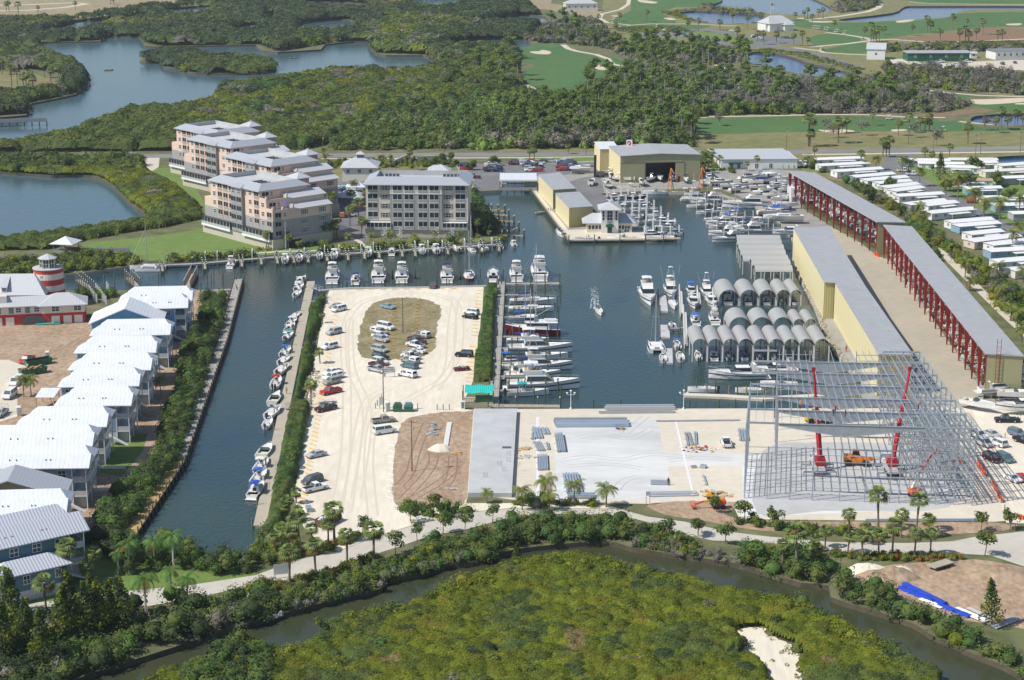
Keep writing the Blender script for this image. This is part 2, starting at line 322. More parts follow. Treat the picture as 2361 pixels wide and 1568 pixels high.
W2=[(150,1590),(190,1560),(262,1536),(350,1508),(450,1476),(525,1451),(590,1431),(640,1416),(695,1403),(765,1383),(815,1371),(880,1356),(885,1338),(965,1323),(1040,1300),(1090,1296),(1180,1268),(1255,1258),(1330,1251),(1405,1248),(1455,1261),(1555,1278),(1630,1288),(1705,1301),(1770,1320),(1846,1343),(1911,1350),(1916,1376),(1983,1398),(2033,1413),(2108,1438),(2146,1463),(2196,1483),(2246,1508),(2308,1531),(2361,1561),(2420,1600),(2180,1600),(2171,1560),(2083,1528),(2053,1498),(1983,1478),(1943,1445),(1871,1410),(1821,1393),(1771,1383),(1705,1378),(1630,1365),(1605,1348),(1505,1328),(1467,1318),(1405,1303),(1330,1292),(1267,1290),(1205,1310),(1180,1315),(1090,1343),(1002,1378),(940,1410),(902,1403),(840,1428),(760,1440),(750,1483),(690,1498),(625,1510),(590,1480),(550,1490),(475,1528),(375,1565),(310,1600)]
W3=[(-90,405),(120,405),(212,405),(255,425),(275,442),(302,470),(334,492),(340,508),(282,520),(237,530),(175,537),(87,547),(-90,555)]
W4=[(-90,342),(0,336),(62,329),(130,322),(200,296),(287,264),(375,257),(487,237),(502,212),(590,198),(702,177),(765,167),(852,168),(962,166),(1002,150),(1012,138),(975,127),(890,127),(867,123),(855,111),(852,95),(815,95),(750,102),(740,114),(640,120),(602,116),(590,103),(362,107),(335,106),(328,95),(322,84),(262,83),(234,84),(232,95),(87,97),(92,112),(107,122),(150,142),(175,150),(200,175),(200,195),(175,217),(125,228),(62,240),(62,265),(-90,278)]
I1=[(322,139),(335,143),(368,143),(376,153),(400,157),(432,159),(437,167),(500,169),(590,168),(628,164),(638,156),(630,148),(600,143),(560,140),(478,137),(455,122),(370,122),(340,130)]
WB=[[(87,70),(175,49),(225,48),(332,37),(335,49),(262,53),(195,65),(175,69)],[(382,24),(475,18),(478,28),(405,32)],[(532,63),(590,60),(590,69),(540,70)],[(682,58),(720,50),(807,46),(810,63),(720,66),(700,66)],[(590,3),(700,4),(830,8),(850,14),(740,13),(600,8)],[(940,-2),(1047,-8),(1050,10),(960,10)],[(1015,101),(1060,94),(1180,89),(1216,92),(1215,98),(1100,103)],[(1090,48),(1165,42),(1200,35),(1257,40),(1257,48),(1190,50),(1120,51)],[(612,34),(632,33),(632,42),(615,42)]]
WB=[[(x,y+(11 if y>sum(q[1] for q in p)/len(p) else -1)) for x,y in p] for p in WB]
WP=[[(1565,30),(1600,25),(1700,29),(1755,35),(1757,50),(1710,54),(1640,53),(1600,45),(1575,35)],[(1637,13),(1665,2),(1680,-20),(1820,-20),(1912,15),(1905,28),(1855,34),(1770,31),(1720,27),(1665,22)],[(1936,45),(2058,30),(2086,16),(2133,14),(2440,15),(2440,23),(2246,22),(2196,35),(2171,41),(2058,47),(1971,49)],[(1728,122),(1771,120),(1828,132),(1871,147),(1971,170),(1961,177),(1900,179),(1850,173),(1771,151),(1728,144)],[(2238,275),(2271,265),(2440,261),(2440,290),(2300,287),(2250,282)],[(2293,362),(2440,358),(2440,380),(2310,374)]]
ROADT=[(590,1326),(683,1291),(780,1271),(880,1233),(965,1208),(1090,1181),(1180,1172),(1430,1174),(1493,1191),(1580,1203),(1620,1213),(1680,1226),(1770,1237),(1921,1250),(2096,1252),(2196,1248),(2246,1238),(2440,1216)]
ROADB=[(2440,1320),(2361,1306),(2283,1280),(2221,1277),(2146,1277),(1996,1276),(1908,1268),(1821,1258),(1770,1251),(1643,1246),(1570,1231),(1530,1213),(1480,1200),(1430,1188),(1305,1184),(1180,1192),(1065,1223),(1002,1232),(917,1261),(815,1293),(740,1318),(665,1338),(590,1348),(475,1373),(350,1396),(300,1401),(175,1402),(125,1415),(-90,1432)]
def strip(pts,w):  # pixel centre line, width in metres
 Wp=[G(*p) for p in pts]; l=[];r=[]
 for i,p in enumerate(Wp):
  a=Wp[max(0,i-1)]; b=Wp[min(len(Wp)-1,i+1)]; d=Vector((b[0]-a[0],b[1]-a[1])).normalized()
  l.append((p[0]-d.y*w/2,p[1]+d.x*w/2)); r.append((p[0]+d.y*w/2,p[1]-d.x*w/2))
 return l+r[::-1]
Z=[]   # (object name, material, world polygon)
def zone(name,m,poly,sm=0,jit=0.,seed=1,world=False):
 if sm: poly=smooth(poly,sm,jit,seed)
 Z.append((name,m,poly if world else W(poly)))
zone('field','field',[(-90,-60),(-90,44),(60,46),(130,41),(250,38),(330,25),(400,14),(420,-60)])
zone('field','field',[(1290,-60),(1270,8),(1400,22),(1420,30),(1380,45),(1260,22),(1190,18),(1180,-60)])
zone('rough','rough',[(1400,-60),(1385,40),(1400,70),(1450,95),(1560,100),(1700,110),(1760,115),(2000,170),(2100,190),(2440,240),(2440,-60)])
zone('rough','rough',[(1600,300),(2440,292),(2440,480),(2200,470),(1850,400),(1840,360),(1620,350),(1380,350),(1150,350),(1150,343),(1590,340)])
zone('rough','rough',[(-90,170),(60,165),(150,190),(160,215),(90,225),(-90,225)])
zone('dirt_patch','dirt_red',[(85,190),(128,188),(125,205),(80,206)],3)
zone('dirt_patch','dirt_red',[(2060,88),(2160,80),(2271,62),(2340,66),(2440,70),(2440,95),(2200,98),(2100,95)],3)
zone('dirt_patch','dirt_red',[(2085,265),(2150,262),(2271,248),(2320,252),(2230,262),(2171,268)],3)
zone('dirt_patch','dirt_red',[(1300,128),(1340,128),(1385,134),(1350,136),(1310,134)],3)
zone('dirt_patch','dirt_red',[(1771,262),(1900,266),(2080,268),(2080,264),(1900,262)],0)
# golf
zone('fairway','fairway',[(1180,103),(1300,103),(1312,116),(1420,135),(1440,155),(1395,178),(1345,200),(1342,220),(1300,224),(1222,208),(1200,193),(1205,170),(1232,150),(1195,140),(1180,118)],3)
zone('fairway','fairway',[(1400,52),(1420,40),(1455,25),(1450,-60),(1700,-60),(1665,3),(1640,18),(1560,16),(1520,28),(1555,45),(1560,54),(1500,62),(1420,60)],0)
zone('fairway','fairway',[(1440,63),(1600,56),(1640,60),(1600,68),(1500,75),(1440,72)],3)
zone('fairway','fairway',[(1820,48),(1860,42),(1936,52),(2058,49),(2171,43),(2210,32),(2300,28),(2440,32),(2440,60),(2300,62),(2200,70),(2100,80),(2050,88),(1990,86),(1930,76),(1880,68),(1830,60)],3)
zone('fairway','fairway',[(2000,-60),(2440,-60),(2440,9),(2140,9),(2100,2),(2010,-5)],0)
zone('fairway','fairway',[(1870,85),(1920,76),(1960,80),(1985,92),(1960,100),(1880,105)],3)
zone('fairway','fairway',[(1895,115),(1990,98),(2010,110),(2000,122),(1930,122)],3)
zone('fairway','fairway',[(2040,195),(2100,205),(2140,230),(2200,232),(2240,222),(2180,215),(2090,200)],3)
zone('fairway','fairway',[(2240,238),(2440,232),(2440,258),(2330,258),(2270,250)],3)
zone('fairway','fairway',[(1590,282),(1640,274),(1771,270),(1950,269),(2080,273),(2210,283),(2260,293),(2440,294),(2440,300),(2200,303),(1950,303),(1771,306),(1640,310),(1590,300)],0)
for p in ([(1221,119),(1243,118),(1250,115),(1270,119),(1265,125),(1235,124)],[(1361,152),(1375,149),(1390,150),(1411,156),(1405,160),(1383,161)],[(1470,0),(1490,1),(1516,5),(1505,8),(1478,5)],[(1530,42),(1545,41),(1559,45),(1545,46)],[(1408,36),(1435,36),(1425,39)],[(2066,49),(2085,46),(2110,46),(2090,51),(2070,52)],[(1866,48),(1900,49),(1930,50),(1900,52),(1872,51)],[(1835,42),(1855,41),(1850,44)],[(2321,55),(2355,54),(2350,58),(2325,58)],[(1886,299),(1910,300),(1931,298),(1955,299),(1971,303),(1940,306),(1905,305)],[(2056,299),(2085,298),(2090,301),(2060,303)],[(2238,230),(2271,229),(2320,227),(2361,226),(2400,228),(2350,236),(2271,241),(2240,237)],[(2345,238),(2420,235),(2420,239),(2350,241)],[(2042,197),(2078,201),(2078,208),(2045,203)],[(1205,196),(1215,195),(1245,208),(1260,218),(1300,226),(1295,231),(1240,220),(1208,206)]):
 zone('bunker','bunker',p,3)
for p,w in (([(1298,103),(1310,112),(1330,118),(1375,126),(1400,135),(1412,148),(1440,153)],4),([(1455,-20),(1448,10),(1430,22),(1388,32),(1382,42),(1400,52),(1455,58),(1390,64)],3.5),([(1455,58),(1500,55),(1580,55),(1700,60)],3),([(2440,12),(2140,8),(2095,4)],3),([(1860,46),(1940,37),(2000,27),(2025,18),(2030,10)],5),([(1868,108),(1950,101),(2020,92),(2060,91),(2130,96),(2200,96),(2271,94),(2361,90),(2440,87)],4),([(1905,75),(1950,80),(2000,88),(2010,93)],4),([(1830,110),(1890,117),(1900,121),(1960,125),(2000,127)],3.5),([(1400,276),(1480,273),(1590,273),(1640,269),(1700,268),(1771,267),(1850,265),(1900,264),(1990,264),(2090,270),(2180,271)],3),([(2212,280),(2250,284),(2290,287)],3),([(1905,184),(1960,184),(2020,187),(2040,191),(2130,207),(2200,215),(2260,220),(2330,222),(2440,222)],3.5),([(1614,134),(1622,142),(1660,152),(1675,159)],4),([(1700,179),(1720,182)],4)):
 zone('cart_path','cart_path',strip(p,w),world=True)
zone('asphalt_lot','asphalt',[(1470,77),(1490,73),(1560,68),(1640,66),(1720,80),(1771,84),(1830,88),(1860,92),(1840,100),(1790,104),(1771,110),(1680,108),(1620,98),(1600,90),(1540,84),(1480,87)])
zone('verge_lawn','lawn',[(1600,71),(1680,78),(1740,90),(1745,98),(1690,100),(1640,88),(1600,78)])
zone('drive','asphalt',strip([(1771,107),(1830,113),(1870,122),(1920,137),(1975,155)],9),world=True)
zone('gravel_yard','cart_path',[(2050,135),(2100,136),(2130,148),(2240,142),(2340,138),(2440,140),(2440,165),(2300,160),(2220,155),(2150,160),(2100,158),(2060,150)])
zone('field_track','cart_path',strip([(-90,26),(60,24),(150,17),(200,9),(170,6),(60,11),(-90,13)],7),world=True)
zone('lawn','lawn',[(188,567),(200,560),(350,545),(455,530),(478,520),(470,480),(440,450),(400,420),(345,398),(350,388),(425,385),(430,400),(480,480),(480,535),(640,577),(760,565),(850,563),(1090,555),(1150,545),(1163,551),(1000,566),(800,578),(590,589),(400,603),(300,596),(230,590)],0)
zone('garden','rough',[(730,400),(780,372),(1060,372),(1060,392),(845,400),(770,440)])
zone('courtyard','asphalt',[(768,556),(768,500),(752,440),(800,400),(840,420),(850,558)])
zone('walk','cart_path',strip([(590,584),(640,580),(720,578),(800,574),(838,566),(828,556),(806,548)],1.8),world=True)
zone('gate_drive','cart_path',[(330,390),(338,362),(368,362),(366,385),(350,395)])
RD=[(-90,357),(290,356),(760,354),(1180,351.5),(1378,350),(1620,347),(1827,344.5),(2046,342),(2440,336),(2440,345.5),(2046,350.5),(1827,353),(1620,356),(1180,360.5),(760,363),(290,364),(-90,366)]
zone('verge_lawn','lawn',[(1180,363),(1380,361),(1385,374),(1240,377),(1185,372)])
zone('yard','yard',[(1050,380),(1240,377),(1380,370),(1640,384),(1860,394),(1850,480),(2040,600),(2300,930),(2000,935),(1900,784),(1820,552),(1800,510),(1700,450),(1640,430),(1480,440),(1385,446),(1484,532),(1487,550),(1310,552),(1225,438),(1155,430),(1080,440),(1095,420),(1060,400)])
zone('asphalt_lot','asphalt',[(1055,380),(1240,377.5),(1385,373),(1390,400),(1240,405),(1160,407),(1150,438),(1090,440),(1095,405)])
zone('asphalt_lot','asphalt',[(1340,410),(1385,405),(1395,452),(1460,510),(1430,530),(1340,470),(1310,420)])
zone('cross_road','asphalt',[(2046,351),(2140,350),(2100,362),(2080,385),(2040,410),(1990,400),(2040,375)])
zone('apron','apron',[(1912,520),(1985,560),(2022,590),(2060,600),(2275,917),(2240,940),(2120,941),(2040,800),(1955,600)])
zone('pier_deck','concrete_lot',[(1310,552),(1487,550),(1484,532),(1400,528),(1310,530),(1235,438),(1225,438)])
zone('lane','cart_path',[(2158,567),(2196,590),(2290,690),(2440,790),(2440,850),(2300,720),(2180,600)])
zone('park_lawn','lawn',[(2100,385),(2160,380),(2440,372),(2440,640),(2361,620),(2180,470)])
zone('park_street','asphalt',strip([(2085,398),(2120,420),(2190,460),(2290,510),(2361,555),(2440,600)],9),world=True)
zone('yard_soil','dirt',[(-90,742),(150,742),(205,740),(235,715),(345,700),(440,668),(527,673),(500,784),(412,1060),(325,1178),(282,1245),(-90,1250)])
zone('yard_soil','concrete_lot',[(-90,830),(20,830),(60,845),(75,870),(40,900),(40,960),(-90,1000)])
zone('walk','pavers',strip([(395,920),(372,990),(340,1060),(305,1100),(275,1140),(240,1180),(215,1215)],5),world=True)
zone('lawn','lawn',[(210,1085),(280,1100),(330,1040),(340,1000),(230,1000)])
zone('lawn','lawn',[(-90,1260),(200,1240),(282,1250),(330,1262),(420,1275),(490,1300),(575,1301),(590,1326),(475,1345),(350,1358),(130,1385),(-90,1395)])
zone('side_walk','concrete',strip([(205,1078),(290,1078)],1.6),world=True); zone('side_walk','concrete',strip([(205,1128),(262,1128)],1.6),world=True)
LOT=[(760,668),(1115,661),(1112,720),(1090,880),(1062,942),(1095,946),(1078,1135),(1075,1160),(1180,1160),(1400,1165),(1430,1173),(1180,1171),(1090,1180),(965,1207),(880,1232),(780,1270),(735,1250),(700,1215),(678,1150),(705,940),(733,790),(748,700)]
zone('sand_lot','sand_lot',LOT,0)
zone('oval_grass','oval',[(826,784),(835,740),(850,708),(880,693),(920,686),(960,687),(1000,697),(1019,713),(1010,740),(1003,784),(1003,800),(985,817),(960,826),(925,829),(865,826),(832,822)],9,3.2,4)
zone('dirt_lot','dirt',[(912,1160),(905,1090),(915,1010),(935,968),(1000,952),(1085,948),(1095,946),(1080,1130),(1075,1150),(1060,1165),(1000,1165),(960,1180)],7,3.,3)
zone('quay_yard','concrete_lot',[(1092,943),(1195,943),(2110,941),(2240,940),(2330,1200),(2290,1203),(1705,1197),(1690,1165),(1400,1160),(1180,1152),(1078,1138)])
zone('dirt_strip','dirt',[(1500,1160),(1700,1158),(1705,1198),(2290,1205),(2300,1225),(2000,1235),(1780,1225),(1700,1215),(1620,1200),(1530,1185)],3,1,2)
zone('white_slab','white_slab',[(1279,965),(1515,965),(1531,1045),(1712,1045),(2150,1030),(2200,1060),(2190,1170),(1900,1185),(1710,1190),(1712,1074),(1540,1075),(1552,1152),(1282,1150)])
zone('frame_slab','frame_slab',[(1760,1040),(1900,1020),(2150,1030),(2200,1060),(2190,1168),(1900,1178),(1745,1182)],4,2,3)
def tracks(nm,m,L,w,gap):
 for p in L:
  c=[G(*q) for q in smooth(p,5,0,closed=False)]
  for s in (-gap/2,gap/2):
   d=[]
   for i in range(len(c)):
    a=c[max(0,i-1)]; b=c[min(len(c)-1,i+1)]; t=Vector((b[0]-a[0],b[1]-a[1])).normalized(); d.append((c[i][0]-t.y*s,c[i][1]+t.x*s,t))
   zone(nm,m,[(x-t.y*w/2,y+t.x*w/2) for x,y,t in d]+[(x+t.y*w/2,y-t.x*w/2) for x,y,t in d][::-1],world=True)
tracks('tyre_track','track_dirt',[[(930,1150),(960,1120),(985,1090),(1000,1060),(995,1030)],[(940,1155),(985,1130),(1030,1100),(1050,1075)],[(920,1120),(945,1090),(960,1040),(985,975)],[(1020,1125),(1040,1100),(1045,1050)],[(30,800),(90,790),(150,800),(190,780)],[(20,770),(80,768),(140,775)],[(2100,1340),(2180,1350),(2260,1345),(2330,1360)],[(2150,1320),(2220,1330),(2280,1350),(2340,1390)]],.3,1.9)
tracks('tyre_track','track_sand',[[(800,1180),(815,1080),(830,980),(850,920),(900,895)],[(770,1190),(795,1060),(800,900),(795,760),(830,700),(900,680)],[(860,1190),(850,1060),(870,960),(960,910),(1030,860),(1040,760),(1050,690)],[(1000,900),(1050,830),(1060,740),(1040,690),(960,675)],[(820,1150),(840,1040),(845,940),(810,850),(805,740)]],.5,2.)
tracks('skid_mark','track_slab',[[(1300,1060),(1360,1052),(1430,1060),(1500,1048),(1600,1055)],[(1310,1075),(1400,1070),(1480,1080)],[(1420,1130),(1440,1108),(1475,1098)],[(1330,1010),(1390,1000),(1450,1012),(1500,990)],[(1440,1000),(1470,975),(1490,960)],[(1540,1062),(1620,1056),(1690,1060)]],.28,1.8)
zone('sand_lot','sand_lot',[(2240,940),(2440,925),(2440,1210),(2320,1205),(2270,1030)])
zone('white_line','white',strip([(1239,962),(1240,1150)],.6),world=True); zone('white_line','white',strip([(1557,968),(1598,1140)],.45),world=True)
for y in (980,993,1006,1020,1033,1047,1060,1075,1088,1104,1118,1133): zone('joint_line','offwhite',strip([(1194-(y-980)*.08,y),(1279+(y-980)*.02,y+.6)],.16),world=True)
for y,xa,xb in ((993,1520,1700),(1019,1525,1700),(1102,1545,1700),(1130,1548,1705)): zone('joint_line','offwhite',strip([(xa,y),(xb,y)],.14),world=True)
zone('site_road','site_road',[(-90,1403),(52,1392),(130,1385),(220,1372),(310,1361),(425,1351)]+ROADT+ROADB,0)
zone('dirt_lot','dirt',[(1915,1338),(1960,1322),(2020,1308),(2100,1298),(2250,1290),(2361,1308),(2440,1320),(2440,1480),(2361,1450),(2290,1440),(2200,1425),(2120,1390),(2040,1365),(1950,1350)],3,1,5)
zone('sand_patch','sand_lot',[(1680,1462),(1745,1445),(1775,1465),(1832,1490),(1850,1510),(1840,1545),(1858,1572),(1860,1600),(1790,1600),(1750,1535),(1690,1520),(1625,1512),(1690,1510),(1722,1490)],7,7,7)
zone('highway','highway',RD)
zone('side_walk','cart_path',[(740,365),(1180,362.5),(1380,360.5),(1380,362),(1180,364.5),(740,367)]); zone('side_walk','cart_path',[(1850,355.5),(2046,352.8),(2440,347.5),(2440,350),(2046,355.3),(1850,358)])
WAT=[('water','water_marina',W1,0),('creek','water_creek',W2,2),('lagoon','water_bay',W3,3),('bay','water_bay',W4,0)]
WS=[(n,m,W(smooth(p,s,0) if s else p)) for n,m,p,s in WAT]+[('bay','water_bay',W(smooth(p,3))) for p in WB]+[('pond','water_pond',W(smooth(p,3))) for p in WP]
ISL=[W(smooth(I1,3))]
def build_land():
 polys=[z[2] for z in Z]+[w[2] for w in WS]+ISL+[[(-1200,150),(1200,150),(1200,4200),(-1200,4200)]]
 V=[];E=[]
 for p in polys:
  o=len(V); V+= [Vector((x,y)) for x,y in p]; E+=[(o+i,o+(i+1)%len(p)) for i in range(len(p))]
 v,e,f,*_=geometry.delaunay_2d_cdt(V,E,[],0,1e-4,False)
 v=np.array([(a.x,a.y) for a in v]); f=np.array([t for t in f if len(t)==3])
 c=v[f].mean(1); lab=np.full(len(f),-1)
 for i,z in enumerate(Z): lab[pip(c[:,0],c[:,1],z[2])]=i
 for i,w in enumerate(WS): lab[pip(c[:,0],c[:,1],w[2])]=1000+i
 for p in ISL: lab[pip(c[:,0],c[:,1],p)]=-1
 groups={}
 for i,l in enumerate(lab):
  key=('ground','ground') if l==-1 else (Z[l][0],Z[l][1]) if l<1000 else (WS[l-1000][0],WS[l-1000][1])
  groups.setdefault((key,l>=1000),[]).append(i)
 for (key,wet),idx in groups.items():
  t=f[idx]; u,inv=np.unique(t,return_inverse=True); z=WZ if wet else 0.
  me=bpy.data.meshes.new(key[0]); me.from_pydata([(v[k][0],v[k][1],z) for k in u],[],inv.reshape(-1,3).tolist()); me.materials.append(M[key[1]]); me.update()
  link(key[0],me,kind='structure')
 # banks between land and water
 wet=lab>=1000; ed={}
 for i,t in enumerate(f):
  for a,b in ((t[0],t[1]),(t[1],t[2]),(t[2],t[0])): ed.setdefault((min(a,b),max(a,b)),[]).append(i)
 bk=MB(); sw=MB()
 for (a,b),fs in ed.items():
  if len(fs)==2 and wet[fs[0]]!=wet[fs[1]]:
   A,B=v[a],v[b]; l=lab[fs[0]] if wet[fs[0]] else lab[fs[1]]
   m=sw if l==1000 else bk
   m.add([(A[0],A[1],-2.5),(B[0],B[1],-2.5),(B[0],B[1],0),(A[0],A[1],0)],[(0,1,2,3)])
 bk.build('bank','bank',kind='structure'); sw.build('seawall','seawall',kind='structure')
build_land()
# seabed well under the water, reaching the horizon
link('seabed',MB().add([(-9000,-500,-3),(9000,-500,-3),(9000,20000,-3),(-9000,20000,-3)],[(0,1,2,3)]).mesh('seabed','ground'),kind='structure')
# ================================================================ camera, light
cam=bpy.data.objects.new('camera',bpy.data.cameras.new('camera')); COL.objects.link(cam); SC.camera=cam
cam.location=(0,0,HC); cam.rotation_euler=(PI/2-TH,0,0); cam.data.sensor_width=36; cam.data.lens=F/2361*36; cam.data.clip_end=20000; cam.data.clip_start=1
SAZ=R(20); SEL=R(49)
d=Vector((-math.cos(SEL)*math.cos(SAZ),-math.cos(SEL)*math.sin(SAZ),math.sin(SEL)))
sun=bpy.data.objects.new('sun',bpy.data.lights.new('sun','SUN')); COL.objects.link(sun); sun.data.energy=4.6; sun.data.angle=R(.5); sun.data.color=(1,.955,.88)
sun.rotation_euler=d.to_track_quat('Z','Y').to_euler(); sun.location=(0,0,300)
wd=bpy.data.worlds.new('World'); SC.world=wd; wd.use_nodes=True; nt=wd.node_tree
sky=nt.nodes.new('ShaderNodeTexSky'); sky.sky_type='NISHITA'; sky.sun_disc=False; sky.sun_elevation=SEL
sky.sun_rotation=math.atan2(d.x,d.y); sky.air_density=1.; sky.dust_density=.6; sky.ozone_density=1.2
bg=nt.nodes['Background']; bg.inputs['Strength'].default_value=.11; nt.links.new(sky.outputs[0],bg.inputs['Color'])
SC.view_settings.view_transform='Standard'; SC.view_settings.look='None'; SC.view_settings.exposure=.05; SC.view_settings.gamma=1
SC.cycles.max_bounces=5; SC.cycles.diffuse_bounces=2; SC.cycles.glossy_bounces=3; SC.cycles.transmission_bounces=2; SC.cycles.use_denoising=True

# the air: far things fade slightly
hz=MB().box(-1300,1300,-40,2600,-4,175).mesh('haze','white'); hm=bpy.data.materials.new('haze_air'); hm.use_nodes=True; N=hm.node_tree.nodes; N.remove(N['Principled BSDF']); pv=N.new('ShaderNodeVolumePrincipled'); pv.inputs['Color'].default_value=(.80,.88,1,1); pv.inputs['Density'].default_value=.00006; pv.inputs['Anisotropy'].default_value=.2; hm.node_tree.links.new(pv.outputs[0],N['Material Output'].inputs['Volume']); hz.materials[0]=hm
link('haze',hz,kind='stuff',label='thin pale air haze over the whole scene',cat='haze')
# ================================================================ vegetation
PAL=dict(mang=[(.120,.170,.042),(.142,.192,.044),(.105,.150,.040),(.150,.182,.045)],olive=[(.190,.228,.020),(.212,.248,.022),(.165,.210,.022),(.222,.238,.024),(.148,.190,.026)],
 yel=[(.27,.245,.03),(.24,.235,.03)],dark=[(.062,.098,.034),(.075,.112,.038)],lush=[(.095,.178,.040),(.118,.205,.045),(.082,.155,.040)],grey=[(.24,.225,.17),(.27,.25,.20),(.20,.19,.14)],
 pine=[(.185,.270,.060),(.215,.300,.065),(.160,.240,.060)],far=[(.078,.120,.050),(.094,.136,.052),(.066,.104,.048)],red=[(.27,.13,.04),(.32,.23,.06),(.18,.21,.05),(.20,.23,.06)])
WALL=[w[2] for w in WS]
def pick(n,mix,rng,field=None):
 names=list(mix); w=np.array([mix[k] for k in names],float); w/=w.sum()
 out=np.zeros((n,3)); ch=rng.choice(len(names),n,p=w) if field is None else field
 for i in range(n):
  L=PAL[names[ch[i]]]; out[i]=L[rng.integers(len(L))]
 return out*rng.uniform(.82,1.18,(n,1))
def mass(name,label,cat,polys,mix,sp,r,h,nq,qs,seed,excl=(),dens=1.,hn=None,core=.58,low=-.6,z0=-.3,clump=0,islet=False,flat=.85,vary=.16,jt=.4,amp=.8,base=.7,sh=.16):
 rng=np.random.default_rng(seed)
 P=scatter([W(p) for p in polys if p is not I1],sp,rng,list(excl)+WALL,dens=dens)
 if I1 in polys or islet: P=np.concatenate([P,scatter([W(I1)] if not islet else [W(p) for p in polys],sp,rng,(),.45)])
 n=len(P); rx=rng.uniform(*r,n); hh=rng.uniform(*h,n)
 fld=None
 if clump:   # colour varies in patches, as plant communities do
  names=list(mix); w=np.array([mix[k] for k in names],float); w/=w.sum(); cum=np.cumsum(w)
  s=sum(np.sin(P[:,0]/clump*a+b)*np.cos(P[:,1]/clump*c+d) for a,b,c,d in rng.uniform(.5,2.6,(5,4)))
  hh=hh*(1+.12*np.clip(s,-2,2)); s=s+rng.normal(size=n)*.9; rk=np.argsort(np.argsort(s))/n; fld=np.searchsorted(cum,rk*.999)
 pal=pick(n,mix,rng,fld)
 if vary: rx=rx*np.exp(rng.normal(size=n)*vary); hh=hh*np.exp(rng.normal(size=n)*vary*.8)
 hh=np.minimum(hh,rx*2.1); rz=np.minimum(rx*flat,hh*.75); cz=hh-rz
 if h[0]+h[1]>4.4 and z0==-.3: z0=None
 parts=[crowns(P[:,0],P[:,1],cz,rx,rz,nq,qs,pal,rng,low,jt,sh,amp,base)]
 if core: parts.append(cores(P[:,0],P[:,1],cz,rx,rz,pal,core,z0))
 V,Q,C=join(parts); me=npmesh(name,V,Q,C,'leaf')
 link(name,me,label=label,cat=cat,kind='stuff'); return n
def vnoise(x,y,sc,seed):
 rng=np.random.default_rng(seed); g=rng.random((256,256)); u=x/sc; v=y/sc; i=np.floor(u).astype(int); j=np.floor(v).astype(int); a=u-i; b=v-j; a=a*a*(3-2*a); b=b*b*(3-2*b); i&=255; j&=255; i2=(i+1)&255; j2=(j+1)&255
 return g[i,j]*(1-a)*(1-b)+g[i2,j]*a*(1-b)+g[i,j2]*(1-a)*b+g[i2,j2]*a*b
